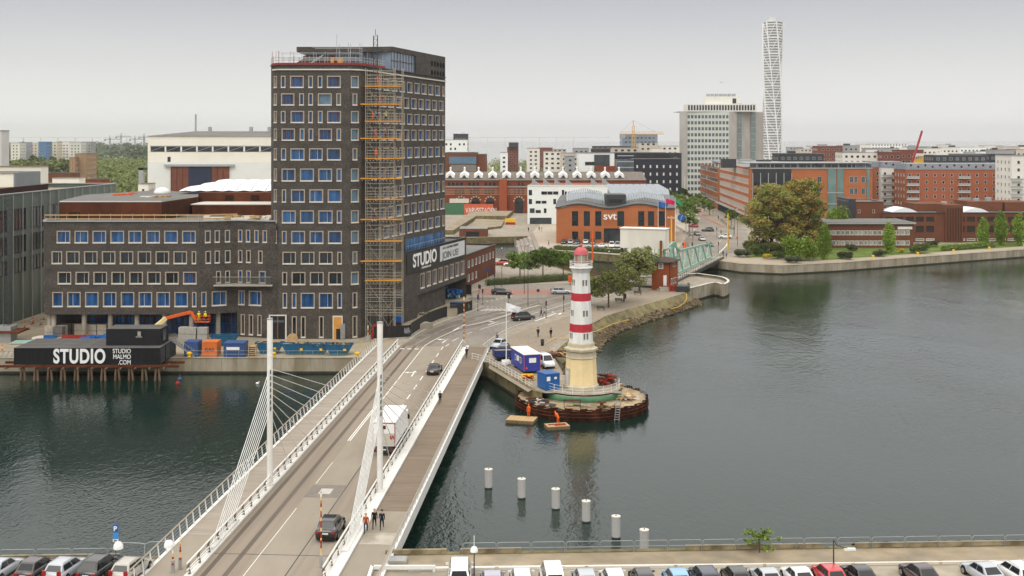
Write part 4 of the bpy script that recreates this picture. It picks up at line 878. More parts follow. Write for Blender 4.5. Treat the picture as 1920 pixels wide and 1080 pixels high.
# ------------------------------------------------------------------ people
skin=mat('skin',srgb(200,150,122),.6,.05,3);hairm={k:mat('hair_'+k,c,.8,.15,8) for k,c in dict(dark=srgb(40,30,24),grey=srgb(150,146,140),fair=srgb(168,134,88)).items()}
CL={}
def cloth(k,c):
 if k not in CL:CL[k]=mat('cloth_'+k,c,.85,.12,6)
 return CL[k]
for k,c in dict(shirt=(.1,.1,.1),legs=(.05,.05,.05),shoe=(.03,.03,.03)).items():cloth(k,c)
PAL=dict(black=srgb(26,26,28),navy=srgb(34,40,56),orange=srgb(232,96,30),yellow=srgb(214,226,60),red=srgb(170,42,38),rust=srgb(158,72,42),grey=srgb(110,112,116),blue=srgb(58,84,124),pale=srgb(190,190,186),jeans=srgb(48,60,84),hblue=srgb(60,120,190),mint=srgb(170,200,180))
POSES={}
def person_mesh(pose):
 if pose in POSES:return POSES[pose]
 V=[];E=[];Rd=[];T=[]
 def v(p,r):V.append(p);Rd.append(r);return len(V)-1
 def ch(i,pts,tagn):
  for(p,r) in pts:
   j=v(p,r);E.append((i,j));T.append(tagn);i=j
  return i
 st=0 if pose in('stand','bend') else.28
 lean=.35 if pose in('bend',) else(.22 if pose=='cycle' else 0.03);hz=.93 if pose!='cycle' else.98
 pel=v((0,0,hz),.145)
 sh=lambda z:lean*(z-hz)
 if pose=='bend':f_=lambda z:(z-hz)*.9
 else:f_=sh
 kz=.82 if pose=='bend' else 1
 P=lambda x,z,dy=0:(x,f_(z)+dy,hz+(z-hz)*kz)
 a=ch(pel,[(P(0,1.12),.14),(P(0,1.30),.165),(P(0,1.42),.12)],'shirt')
 h=ch(a,[(P(0,1.50),.058)],'skin');h=ch(h,[(P(0,1.58,.01),.085),(P(0,1.66,.015),.098),(P(0,1.74,.005),.075)],'skin')
 ch(h-1,[(P(0,1.64,.12),.018)],'skin')
 for s_ in(1,-1):
  sw=st*s_
  sho=ch(a-1,[(P(.19*s_,1.40),.07)],'shirt')
  if pose=='cycle':el,wr=P(.22*s_,1.22,.22),P(.20*s_,1.08,.42)
  elif pose=='bend':el,wr=P(.24*s_,1.18,.15),P(.15*s_,1.0,.38)
  elif pose=='reach':el,wr=P(.25*s_,1.25,.2),P(.2*s_,1.3,.45)
  else:el,wr=P(.25*s_,1.13,-sw*.25),P(.26*s_,.90,-sw*.55+.05)
  w2=ch(sho,[(el,.052),(wr,.036)],'shirt');d=(Vector(wr)-Vector(el)).normalized()
  hn=ch(w2,[(tuple(Vector(wr)+d*.07),.034)],'skin')
  for k in range(4):
   o=Vector((0,(k-1.5)*.02,0));b=Vector(wr)+d*.10+o;ch(hn,[(tuple(b),.011),(tuple(b+d*(.06+.01*(k in(1,2)))+Vector((-s_*.015,0,0))),.009)],'skin')
  ch(w2,[(tuple(Vector(wr)+d*.06+Vector((0,.035,0))),.012),(tuple(Vector(wr)+d*.10+Vector((0,.05,0))),.010)],'skin')
  hp=ch(pel,[((.10*s_,0,hz-.06),.105)],'legs')
  if pose=='cycle':kn,an=(.11*s_,.34,.80-.12*s_),(.11*s_,.18+.05*s_,.42-.14*s_)
  elif pose=='bend':kn,an=(.13*s_,.12,.50),(.12*s_,-.03,.09)
  else:kn,an=(.105*s_,sw*.55+(.04 if s_>0 else.06),.50),(.105*s_,sw*1.15-.03,.09+(.07 if sw<0 else 0))
  a2=ch(hp,[(kn,.066),(an,.042)],'legs');ch(a2,[((an[0],an[1]+.07,an[2]-.04),.042),((an[0],an[1]+.17,an[2]-.05),.032)],'shoe')
 me=bpy.data.meshes.new('body');me.from_pydata(V,E,[]);o=bpy.data.objects.new('tmp',me);COL.objects.link(o)
 o.modifiers.new('s','SKIN');me=o.data
 for i,r in enumerate(Rd):me.skin_vertices[0].data[i].radius=(r,r);me.skin_vertices[0].data[i].use_root=(i==0)
 ss=o.modifiers.new('u','SUBSURF');ss.levels=1;ss.render_levels=1
 dg=bpy.context.evaluated_depsgraph_get();res=bpy.data.meshes.new_from_object(o.evaluated_get(dg));bpy.data.objects.remove(o)
 ms={'shirt':CL['shirt'],'legs':CL['legs'],'shoe':CL['shoe'],'skin':skin};keys=list(ms);res.materials.clear()
 for k in keys:res.materials.append(ms[k])
 segs=[(Vector(V[a]),Vector(V[b]),t) for(a,b),t in zip(E,T)]
 for f in res.polygons:
  c=f.center;best=None
  for a,b,t in segs:
   ab=b-a;u=max(0,min(1,(c-a).dot(ab)/max(ab.length_squared,1e-9)));dd=(a+ab*u-c).length
   if best is None or dd<best[0]:best=(dd,t)
  t=best[1]
  if t=='legs' and c.z>hz-.02:t='shirt'
  f.material_index=keys.index(t);f.use_smooth=True
 res.name='body';hc=Vector(P(0,1.68,-.02));hm=MB();hm.sphere((0,0,0),.122,hairm['dark'],n=8,sz=.95)
 POSES[pose]=(res,hm.mesh('hair'),hc);return POSES[pose]
def person(px,py,pose,top,legs,label,heading=0,z=2.52,hair='dark',name='person',helmet=None,loc=None,group=None,k=1.0):
 x,y=(loc[0],loc[1]) if loc else G(px,py,z)
 body,hm,hc=person_mesh(pose);t=thing(name,label,'person',(x,y,z),R(heading),group)
 ov={'cloth_shirt':cloth(top,PAL[top]),'cloth_legs':cloth(legs,PAL[legs]),'cloth_shoe':cloth('black',PAL['black']),'hair_dark':(cloth(helmet,PAL[helmet]) if helmet else hairm[hair])}
 t.scale=(k,k,k)
 inst('body',body,t,over=ov);inst('helmet' if helmet else 'hair',hm,t,tuple(hc),over=ov);return t
person(686,999,'walk','rust','jeans','person in orange brown jacket and jeans walking on the bridge walkway',180,2.63,'fair')
person(702,990,'walk','black','black','person in black jacket walking in the middle of three',180,2.62,'grey')
person(716,992,'walk','navy','black','person in dark open coat with red edge walking rightmost of three',180,2.62,'dark')
person(825,757,'walk','black','black','person all in black walking alone on the plank walkway',180,2.62,'grey')
person(1009,632,'stand','navy','black','person in dark jacket standing on the promenade, left of two',150)
person(1033,633,'stand','black','black','slim person in black standing near the lighthouse',30)
person(1015,594,'walk','navy','jeans','person in dark jacket crossing at the traffic light',90)
person(1021,592,'walk','pale','jeans','person in pale top crossing beside another at the traffic light',90)
for px,py,l,c in((991,434,'person strolling on the plaza left of the pair','black'),(1011,433,'person standing with another on the plaza','navy'),(1016,434,'dark dressed person beside another on the plaza','black'),(1029,461,'person walking alone at the front of the plaza','black'),(1281,464,'person waiting left of the orange bin by the green bridge','black'),(1286,463,'person in navy near the flagpoles by the green bridge','navy'),(1290,464,'person in grey at the crossing by the green bridge','grey'),(1298,464,'person alone right of the crossing by the green bridge','black'),(1356,481,'person in black walking off the far end of the green bridge','black'),(1362,483,'person in grey behind another at the far bridge end','grey'),(1337,400,'person on the pavement far up the street','navy'),(1347,412,'person by the shop windows of the orange block','black'),(1405,452,'person standing by bicycles near the big tree','black')):
 person(px,py,random.choice(('walk','stand')),c,'black',l,random.choice((0,180,90)))
person(992,775,'stand','orange','orange','worker in orange overalls standing at the sheet pile edge',20,.45,helmet='orange',loc=(2.2,158.6))
person(1043,792,'bend','orange','orange','worker in orange overalls bending over on the small raft',40,.45,helmet='orange',loc=(6.05,157.0))
bq_=MB()
def ring(mb,c,r,t,m,n=16):
 for i in range(n):
  a,b=2*math.pi*i/n,2*math.pi*(i+1)/n;mb.tube((c[0],c[1]+r*math.cos(a),c[2]+r*math.sin(a)),(c[0],c[1]+r*math.cos(b),c[2]+r*math.sin(b)),t,m,n=4,caps=False)
wq=MB();ring(wq,(0,0,0),.33,.022,tyre)
for k in range(6):a=math.pi*k/6;wq.tube((0,.32*math.cos(a),.32*math.sin(a)),(0,-.32*math.cos(a),-.32*math.sin(a)),.004,rimm,n=3)
fq=MB()
for a,b in(((0,-.5,.35),(0,-.12,.30)),((0,-.12,.30),(0,-.22,.85)),((0,-.12,.30),(0,.38,.80)),((0,-.2,.75),(0,.38,.82)),((0,.36,.9),(0,.52,.35)),((0,-.5,.35),(0,-.2,.75))):fq.tube(a,b,.022,black,n=5)
hq=MB();hq.tube((-.28,.36,1.02),(.28,.36,1.02),.015,black,n=5);hq.tube((0,.36,.9),(0,.36,1.02),.015,black,n=5);sq=MB();sq.box(-.07,.07,-.34,-.1,.86,.93,trim)
BIKE=[('frame',fq.mesh('frame'),(0,0,0)),('wheel',wq.mesh('wheel'),(0,-.5,.35)),('wheel',wq.mesh('wheel'),(0,.54,.35)),('handlebar',hq.mesh('handlebar'),(0,0,0)),('saddle',sq.mesh('saddle'),(0,0,0))]
def bike(loc,heading,label,group=None):
 t=thing('bicycle',label,'bicycle',loc,heading,group);spawn(BIKE,t);return t
for(px,py,z,hd,lb,top) in((875,671,2.62,180,'on the bridge walkway','navy'),(932,643,2.52,160,'beside the parked silver hatchback','blue')):
 x,y=G(px,py,z);bike((x,y,z),R(hd),'black bicycle being ridden '+lb);person(px,py,'cycle',top,'black','cyclist riding '+lb,hd,z,loc=(x+.2*math.sin(R(hd))*-1*-1,y-.2*math.cos(R(hd))))
for i in range(14):
 p=G(1262+i*2.6,424+i*1.6);bike((*p,2.52),R(70+random.uniform(-9,9)),'parked bicycle in the rack left of the street trees','bicycles racked left of the street')
for i in range(10):
 p=G(1352+i*2.2,414+i*2.0);bike((*p,2.52),R(100+random.uniform(-9,9)),'parked bicycle in the rack before the orange block','bicycles racked before the orange block')
# ------------------------------------------------------------------ trees
bark=mat('bark',srgb(92,78,62),.95,.25,3,stretch=(1,1,.3))
def leafm(name,col,isl=.45,tint=None):
 m=mat(name,col,.75,.28,.5,var2=.0,isl=isl,rnd=.12,spec=.2,tint=tint);return m
lf_olive=leafm('leaves_olive',srgb(128,132,78));lf_green=leafm('leaves_green',srgb(104,126,56));lf_bright=leafm('leaves_bright',srgb(116,138,46));lf_red=leafm('leaves_autumn',srgb(140,122,60),isl=.32,tint=srgb(112,128,56))
lf_dark=leafm('leaves_dark',srgb(74,80,54));lf_pop=leafm('leaves_poplar',srgb(118,142,52));lf_far=leafm('leaves_far',srgb(106,116,62));lf_hedge=leafm('leaves_hedge',srgb(88,102,52));lf_yel=leafm('leaves_yellow',srgb(186,168,50))
def clumps(mb,cs,n,s,m,rng):
 tot=sum(r**2 for _,r,*_ in cs)
 for c in cs:
  c0,r=Vector(c[0]),c[1];sq_=c[2] if len(c)>2 else.75
  for _ in range(int(n*r*r/tot)):
   d=Vector((rng.gauss(0,1),rng.gauss(0,1),rng.gauss(0,1))).normalized()*r*(rng.random()**.38);d.z*=sq_
   p=c0+d;u=Vector((rng.gauss(0,1),rng.gauss(0,1),rng.gauss(0,.6))).normalized();v=u.orthogonal().normalized();v=(v+u.cross(v)*rng.uniform(-1,1)).normalized();k=s*rng.uniform(.6,1.3)
   b=len(mb.v);mb.v+=[tuple(p-u*k),tuple(p-v*k*.5),tuple(p+u*k),tuple(p+v*k*.5)]
   mb.f.append((b,b+1,b+2,b+3));mb.m.append(mb.mi(m));mb.sm.append(False)
TT={}
def tree_tmpl(key,h,cw,trunk_h,n,s,m,seed=0,kind='round',tr=.18,ncl=16):
 if key in TT:return TT[key]
 rng=random.Random(seed);mb=MB();tb=MB();cs=[]
 ch=h-trunk_h
 if kind=='column':
  k=9
  for i in range(k):
   z=trunk_h+ch*(i+.5)/k;r=cw/2*math.sin(math.pi*min(1,(i+1.2)/(k+.6))**.85)+.25
   for j in range(2):cs.append(((rng.uniform(-.3,.3)*cw*.3,rng.uniform(-.3,.3)*cw*.3,z+rng.uniform(-.3,.3)),r*.85,1.25))
 elif kind=='bush':
  for i in range(ncl):a=rng.random()*6.28;q=rng.random()**.5;cs.append(((math.cos(a)*q*cw*.36,math.sin(a)*q*cw*.36,h*rng.uniform(.25,.62)),h*rng.uniform(.22,.36)))
 else:
  for i in range(ncl):
   a=2.4*i+rng.uniform(-.4,.4);f_=(i+.5)/ncl;z=trunk_h+ch*(.12+.76*f_);rr=cw/2*math.sin(math.pi*(.22+.70*f_))**.6*rng.uniform(.35,.95)
   if kind=='wide':rr*=1.05
   cs.append(((math.cos(a)*rr,math.sin(a)*rr,z),cw*rng.uniform(.08,.17)*(1.1 if kind=='wide' else 1)))
  cs.append(((0,0,trunk_h+ch*.55),cw*.2))
 clumps(mb,cs,n,s,m,rng)
 tb.tube((0,0,-.05),(0,0,trunk_h+ch*.2),tr,bark,r2=tr*.7,n=8)
 if kind in('round','wide'):
  tb.tube((0,0,trunk_h+ch*.2),(.1,0,trunk_h+ch*.7),tr*.7,bark,r2=tr*.2,n=6)
  for c in cs[:-1:1 if ncl<20 else 2]:
   b=(0,0,trunk_h+rng.uniform(0,.3)*ch);mid=Vector(b).lerp(Vector(c[0]),.5)+Vector((0,0,-.05*ch));tb.tube(b,mid,tr*.38,bark,r2=tr*.24,n=5);tb.tube(mid,c[0],tr*.24,bark,r2=tr*.08,n=5)
 TT[key]=(tb.mesh('trunk'),mb.mesh('crown'));return TT[key]
def tree(key,x,y,label,name='tree',cat='tree',group=None,scale=1,rz=None,z=2.5,crown='crown'):
 t=thing(name,label,cat,(x,y,z),random.random()*6.28 if rz is None else rz,group);tr_,cr_=TT[key]
 t.scale=scale if isinstance(scale,tuple) else(scale,)*3
 inst('trunk',tr_,t);inst(crown,cr_,t);return t
for i in range(3):tree_tmpl('street%d'%i,7.8,8.2,2.6,5200,.24,lf_olive,10+i,'wide',.2,24)
for i in range(3):tree_tmpl('garden%d'%i,6.6,7.8,2.2,4600,.26,lf_green,20+i,'wide',.16,22)
for i in range(3):tree_tmpl('ave%d'%i,9,7.5,3,2600,.42,lf_green,30+i,'round',.2,14)
tree_tmpl('big0',24,16.5,1.5,17000,.34,lf_red,41,'round',.5,60);tree_tmpl('big1',25.5,15.5,1.5,17000,.34,lf_red,45,'round',.5,60)
for i in range(2):tree_tmpl('poplar%d'%i,10.5,4.2,.8,4200,.26,lf_pop,50+i,'column',.14)
tree_tmpl('bright',8.5,9.5,.8,6500,.3,lf_bright,60,'bush',.2,26);tree_tmpl('under',6,15,.3,6000,.3,leafm('leaves_under',srgb(92,96,50)),64,'bush',.15,26);tree_tmpl('bushd',3.0,6.0,.2,2400,.24,lf_dark,61,'bush',.06,16);tree_tmpl('bushg',3.4,7,.2,3000,.22,lf_hedge,62,'bush',.06,18);tree_tmpl('bushy',2.0,3.5,.1,900,.2,lf_yel,63,'bush',.04,10)
for i in range(3):tree_tmpl('far%d'%i,15,15,3,900,1.1,lf_far,70+i,'round',.4,14)
for i in range(2):tree_tmpl('fard%d'%i,22,24,3,1000,1.8,leafm('leaves_far_dark',srgb(70,82,58)),80+i,'round',.5,14)
sw=[(1107,572,.8,'small olive tree half hidden behind the lighthouse'),(1141,577,1.0,'olive street tree nearest the lighthouse with a bench beside it'),(1170,566,.95,'olive street tree between two benches on the promenade'),(1199,546,1.32,'largest olive tree, left of the red brick bridge house')]
for i,(px,py,s_,l) in enumerate(sw):tree('street%d'%(i%3),*G(px,py),l,'street_tree',group='olive trees along the promenade',scale=s_)
for px,py,s_,l in((1424,472,.75,'green undergrowth at the left foot of the huge trees'),(1462,476,.8,'green undergrowth between the trunks of the huge trees'),(1528,474,.8,'green undergrowth at the right foot of the huge trees')):tree('under',*G(px,py),l,'shrub','shrub',scale=s_,crown='foliage')
for i,(px,py,s_,l) in enumerate(((975,520,1.0,'round green tree above the left part of the hedge'),(1018,518,1.12,'round green tree in the middle above the hedge'),(1056,516,.95,'round green tree at the right end of the hedge'))):tree('garden%d'%i,*G(px,py),l,'street_tree',group='round trees above the hedge',scale=s_)
for nm,pts,l,hh,wd in(('hedge',[(916,536),(985,531),(1072,525)],'long clipped green hedge in front of the round trees',1.7,2.2),('hedge',[(1042,468),(1100,471),(1175,476)],'low clipped hedge before the parking of the orange building',1.4,1.8),('hedge',[(1768,470.5),(1862,463)],'low bright hedge along the park lawn',2.0,2.6)):
 mb=MB();rng=random.Random(5);g_=[Vector((*G(a,b),2.5)) for a,b in pts];cs=[]
 for a,b in zip(g_,g_[1:]):
  k=int((b-a).length/.8)
  for j in range(k):p=a.lerp(b,j/k);cs.append(((p.x,p.y,2.5+hh*.5+rng.uniform(-.1,.1)),wd*.5,hh/wd*1.1))
 clumps(mb,cs,6500,.18,lf_hedge if 'bright' not in l else lf_pop,rng)
 t=thing(nm,l,'hedge',tuple(g_[0]));part('foliage',mb,t);mb=MB()
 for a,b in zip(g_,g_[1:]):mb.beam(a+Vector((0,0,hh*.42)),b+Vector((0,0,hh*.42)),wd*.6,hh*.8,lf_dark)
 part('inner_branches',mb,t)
G3=lambda px,py:G(px,py)
tree('big0',*G(1447,472),'huge autumn tinted tree, left of the pair in the park','broadleaf_tree',scale=(1.15,1.15,.96),rz=.5);tree('big1',*G(1502,470),'huge autumn tinted tree, right of the pair in the park','broadleaf_tree',scale=(1.1,1.1,.98),rz=2)
tree('bright',*G(1500,488),'dense round bright green bush tree at the water side of the park','round_shrub','shrub',scale=1.05);tree('bright',*G(1563,455),'bright green round tree beside the brown brick tower block','broadleaf_tree',scale=(1.1,1.1,1.75))
for px,py,s_,l in((1545,487,1.05,'narrow poplar with a pale trunk right of the bright bush'),(1667,476,1.0,'narrow poplar before the two storey brown building'),(1843,464,1.0,'narrow poplar, left of three at the right edge'),(1877,460,1.15,'narrow poplar, tallest of three at the right edge'),(1911,460,1.1,'narrow poplar, rightmost at the picture edge')):tree('poplar%d'%(px%2),*G(px,py),l,'poplar',group='columnar poplars in the park',scale=s_)
for px,py,k,s_,l in((1393,482,'bushd',1.1,'dark leafy shrub at the far end of the green bridge'),(1415,474,'bushg',1.0,'green shrub behind the dark shrub by the bridge end'),(1440,486,'bushy',1.0,'yellow flowering bush beneath the huge tree'),(1458,485,'bushg',.8,'low green bush between yellow bush and bright tree'),(1487,493,'bushd',.95,'dark shrub in front of the bright green bush tree'),(1585,486,'bushd',1.0,'dark shrub alone on the lawn'),(1597,470,'bushd',.9,'dark conifer like shrub before the low brown building'),(1650,481,'bushd',.9,'dark shrub left of the middle poplar'),(1688,474,'bushy',.8,'yellowish bush right of the middle poplar'),(1722,475,'bushg',1.15,'large clipped round bush on the lawn'),(1748,462,'bushg',.7,'small bush behind the large clipped bush'),(1420,480,'bushg',.7,'low ground shrub beside the gravel path'),(1530,480,'bushg',.8,'green bush left of the pale trunked poplar')):
 tree(k,*G(px,py),l,'shrub','shrub',scale=s_,crown='foliage')
k=0
avl=[(1240,398),(1252,392),(1263,386),(1246,380),(1275,400),(1283,408),(1290,418),(1270,378),(1282,384),(1258,372),(1299,404)]
for i,(px,py) in enumerate(avl):tree('ave%d'%(i%3),*G(px,py),'green avenue tree lining the left side of the street to the towers','avenue_tree',group='avenue trees left of the street',scale=random.uniform(.95,1.15))
for i,(px,py,l) in enumerate(((1292,436,'avenue tree with full trunk visible left of the queueing cars'),(1371,424,'small round tree on the pavement before the orange block'),(1330,404,'avenue tree on the right pavement, nearer of two'),(1321,396,'avenue tree on the right pavement, farther of two'),(1308,388,'avenue tree at the top of the street'))):tree('ave%d'%(i%3),*G(px,py),l,'avenue_tree',scale=.95 if i==0 else.8)
tree_tmpl('quay',3.4,3.4,.8,420,.2,lf_bright,91,'wide',.05,9);tree('quay',*G(1424,1036),'small bright green sapling growing behind the near railing','sapling',scale=(1.0,.9,.6))
# ------------------------------------------------------------------ buildings of the middle distance and skyline
def auto_rows(ln,z0,z1,fh,sp,ww,wh,sill=.9,style='plain',m=.8,skip=None):
 out=[];z=z0;n=max(1,int((ln-2*m+(sp-ww))/sp));st=(ln-(n-1)*sp-ww)/2
 while z+sill+wh<z1-.2:
  out.append((z+sill,z+sill+wh,[(st+sp*k,st+sp*k+ww) for k in range(n) if not(skip and random.random()<skip)],style));z+=fh
 return out
def block(name,label,p0,p1,dep,zt,m,fh=3.3,sp=3.5,ww=1.8,wh=1.5,style='plain',roof=None,z0=2.5,sides=True,finish=True,cat='building',group=None,sill=.9,clutter=0,skip=None,limit=100):
 e=Vector((p1[0]-p0[0],p1[1]-p0[1]));ln=e.length;e.normalize();n=Vector((-e.y,e.x))
 q1=(p1[0]+n.x*dep,p1[1]+n.y*dep);q0=(p0[0]+n.x*dep,p0[1]+n.y*dep)
 b=Bld(name,label,cat,((p0[0]+p1[0])/2,(p0[1]+p1[1])/2,z0),group)
 b.wall(p0,p1,z0,zt,m,auto_rows(ln,z0,zt,fh,sp,ww,wh,sill,style,skip=skip),style)
 cx=(p0[0]+p1[0])/2
 rs=auto_rows(dep,z0,zt,fh,sp,ww,wh,sill,style)
 b.wall(p1,q1,z0,zt,m,rs if sides and cx<0 else(),style);b.wall(q0,p0,z0,zt,m,rs if sides and cx>=0 else(),style);b.wall(q1,q0,z0,zt,m)
 rm=roof or rufg;mb=MB();mb.poly([(*p0,zt-.35),(*p1,zt-.35),(*q1,zt-.35),(*q0,zt-.35)],rm)
 for a,c in((p0,p1),(p1,q1),(q1,q0),(q0,p0)):mb.beam((*a,zt+.06),(*c,zt+.06),.45,.16,rm)
 part('roof',mb,b.t)
 for k in range(clutter):
  mb=MB();u=random.uniform(.15,.85)*ln;v=random.uniform(.3,.7)*dep;s_=random.uniform(1.2,3.2)
  c=(p0[0]+e.x*u+n.x*v,p0[1]+e.y*u+n.y*v,zt+.5);mb.obox(c,s_,s_*.6,.9,math.atan2(e.y,e.x),random.choice((steelg,whitem,dsteel)));part('rooftop_unit',mb,b.t)
 if finish:b.finish(limit=limit)
 return b
D2=lambda px,d:(X_(px,d),d)
ggp=mat('green_glass_panel',srgb(84,100,92),.3,.15,.25,var2=.18,scale2=.1,stretch=(1,1,.6))
b=Bld('glass_office','green glass clad office block at the left edge','building',(-96,230,2.5));p0,p1=(-97.5,200),(-93.9,277)
ln=77;rows=[]
for z,zz_ in((20.1,24.4),(15.7,19.2),(11.8,14.8)):rows.append((z,zz_,[(2+7.75*k,7.7+7.75*k) for k in range(9)],'dark4'))
b.wall(p0,p1,2.5,27.3,ggp,rows);b.wall((-150,200),p0,2.5,27.3,ggp);b.wall(p1,(-150,280),2.5,27.3,ggp);b.wall((-150,280),(-150,200),2.5,27.3,ggp);b.finish()
mb=MB();mb.poly([(-150,200,26.4),(*p0,26.4),(*p1,26.4),(-150,280,26.4)],mat('brown_roof',srgb(140,126,106),.9,.1,.5));mb.beam((*p0,27.4),(*p1,27.4),.5,.16,steelg);mb.beam((-150,280,27.4),(*p1,27.4),.5,.16,steelg);part('roof',mb,b.t)
mb=MB()
for k in range(19):mb.box(-97.3+k*.19+.0,-97.15+k*.19,201+k*4,201.15+k*4,2.5,27.2,steelg)
part('panel_joint',mb,b.t)
mb=MB();mb.prism([(-150,225),(-104,225),(-104,262),(-150,262)],26.4,27.9,MATS['rust_dark'],top=MATS['brown_roof']);part('roof_step',mb,b.t)
b=block('white_annex','white and grey metal box standing on the glass office roof',(-140,245),(-104.4,245),13,30.7,cream,fh=9,sp=9,z0=26.4,sides=False);
mb=MB();mb.box(-104.5,-104.15,244.9,258,26.4,30.8,mat('grey_ribbed',srgb(120,128,132),.5,.1,2,stretch=(3,3,.1)));part('ribbed_box',mb,b.t)
b=block('factory_hall','long low grey and white hall behind the glass office',D2(-60,300),D2(76,300),5,30.8,cream,fh=3,sp=2.2,ww=1.1,wh=1.0,sides=False,roof=MATS['brown_roof'],skip=.1)
block('service_tower','plain pale grey tower slab at the left picture edge',D2(-45,330),D2(3,330),5,Z_(245,330),mat('pale_slab',srgb(188,188,186),.7,.05,.3),sides=False,sp=50,fh=50)
def lattice(name,label,cat,x,y,z0,z1,w_,m,sec=2.0,r=.05):
 t=thing(name,label,cat,(x,y,z0));mb=MB();c=[(-w_,-w_),(w_,-w_),(w_,w_),(-w_,w_)]
 for a in c:mb.tube((x+a[0],y+a[1],z0),(x+a[0],y+a[1],z1),r,m,n=4)
 z=z0;k=0
 while z<z1-.1:
  for i in range(4):
   a,b_=c[i],c[(i+1)%4];mb.tube((x+a[0],y+a[1],z),(x+b_[0],y+b_[1],min(z1,z+sec)),r*.7,m,n=4);mb.tube((x+a[0],y+a[1],z),(x+b_[0],y+b_[1],z),r*.7,m,n=4)
  z+=sec
 part('mast',mb,t);return t
lt=lattice('lattice_mast','grey lattice hoist mast beside the green glass office','mast',X_(14,205),205,2.5,28,.45,dsteel,1.0,.045)
mb=MB();mb.box(X_(14,205)-1.6,X_(14,205)+1.2,203.5,206.3,2.5,5.2,steelg);mb.box(X_(14,205)-5,X_(14,205)+3,202.6,206.8,4.2,4.5,rust);part('hoist_base',mb,lt)
S2=Bld('shipyard_hall','huge cream shipyard hall with brown and blue sliding doors','building',(X_(400,420),420,2.5));d=420
a,b_=D2(277,d),D2(640,d);zt=Z_(255,d)
S2 .wall(a,b_,2.5,zt,cream,[(Z_(331-0,d)+7.9,Z_(331,d)+11.0,[(X_(314,d)-a[0]-.0,X_(320,d)-a[0])],'nofr')] if 0 else[(Z_(303.5,d),Z_(294,d),[(X_(314,d)-a[0],X_(320,d)-a[0])],'nofr'),(Z_(346,d),Z_(335,d),[(X_(441.5,d)-a[0],X_(446.5,d)-a[0])],'nofr')])
S2 .wall((a[0]-2,d+90),a,2.5,zt,cream);S2 .wall(b_,(b_[0],d+90),2.5,zt,cream);S2 .finish()
mb=MB();rz_=Z_(246,d+30);mb.poly([(a[0]-.5,d-.5,zt),(b_[0],d-.5,zt),(b_[0],d+30,rz_),(X_(325,d),d+30,rz_)],rufft);mb.poly([(a[0]-.5,d-.5,zt),(X_(325,d),d+30,rz_),(a[0]-.5,d+60,zt)],rufft);mb.poly([(X_(325,d),d+30,rz_),(b_[0],d+30,rz_),(b_[0],d+90,zt),(a[0]-.5,d+60,zt)],rufft)
for px in(360,442,478):mb.tube((X_(px,d),d+25,rz_-1),(X_(px,d),d+25,rz_+1.6),.7,steelg,n=10)
part('roof',mb,S2 .t)
mb=MB();mb.tube((X_(326,d),d+29,rz_-1),(X_(326,d),d+29,rz_+6.5),.35,steelg,n=8);part('chimney',mb,S2 .t)
mb=MB();mb.box(X_(281,d),b_[0],d-.12,d+.1,Z_(284.5,d),Z_(273.5,d),gdark)
part('window_band',mb,S2 .t)
mb=MB()
for k in range(13):x=X_(281+k*29.5,d);mb.box(x-.3,x+.3,d-.2,d,Z_(284.5,d),Z_(273.5,d),cream);mb.beam((x,d-.15,Z_(284,d)),(x+5.4,d-.15,Z_(274,d)),.1,.12,steelg)
mb.box(X_(281,d),b_[0],d-.2,d-.02,Z_(274.5,d),Z_(273,d),steelg);mb.box(X_(277,d),b_[0],d-.06,d,2.5,Z_(304,d),mat('pale_blue_panel',srgb(216,218,214),.6,.03,.3));part('cladding',mb,S2 .t)
doorb=mat('door_brown',srgb(112,70,56),.7,.12,.6)
for x0,x1,m_ in((321,354,doorb),(397,430,doorb),(354,397,mat('door_blue',srgb(34,44,66),.6,.05,.5))):
 mb=MB();mb.box(X_(x0,d),X_(x1,d),d-.6,d-.1,2.5,Z_(312,d),m_)
 if m_ is doorb:
  for k in range(3):x=X_(x0+11*k,d);mb.box(x,x+.15,d-.7,d-.6,2.5,Z_(312,d),rust)
 part('sliding_door',mb,S2 .t)
mb=MB();mb.box(X_(309,d),X_(440,d),d-1.2,d,Z_(312,d),Z_(308,d),steelg);part('door_rail',mb,S2 .t)
block('site_cabin','small white gatehouse left of the cream shipyard hall',D2(259,405),D2(278,405),8,Z_(345,405),cream,fh=4,sp=1.5,ww=.9,wh=1.2)
t=thing('crane_gantry','grey steel gantry frame left of the shipyard hall','gantry',(*D2(264,470),2.5));mb=MB();x=X_(264,470);mb.box(x-.9,x+.9,470,472,2.5,Z_(315,470),steelg);mb.box(x-.9,x+22,470,472,Z_(319,470),Z_(314,470),dsteel);mb.box(x+20,x+22,470,472,2.5,Z_(315,470),steelg);part('frame',mb,t)
block('brick_shed','low red brick shed with grey roof beyond the glass office',D2(155,430),D2(190,430),9,Z_(337,430),brr,fh=8,sp=30,sides=False,roof=rufft)
block('dark_workshop','long dark roofed workshop left of the red shed',D2(84,460),D2(136,460),8,Z_(325,460),brb,fh=4,sp=3.5,ww=1.2,wh=1.2,roof=rufft)
block('white_workshop','low white walled workshop between dark workshop and red shed',D2(98,400),D2(148,400),6,Z_(334,400),cream,fh=9,sp=40,sides=False)
block('brown_office','brown brick office block in the trees left of the hall',D2(140,720),D2(162,720),18,Z_(288,720),mat('tan_brick',srgb(150,122,92),.85,.08,1),fh=3.2,sp=2.6,ww=.9,wh=1.1)
block('low_brown_office','lower brown brick wing left of the brown office block',D2(130,715),D2(141,715),14,Z_(295,715),MATS['tan_brick'],fh=3.2,sp=2.6,ww=.9,wh=1.1)
t=thing('white_ship','white ship superstructure moored beyond the roofs at left','ship',(*D2(243,500),2.5));mb=MB();x=X_(243,500)
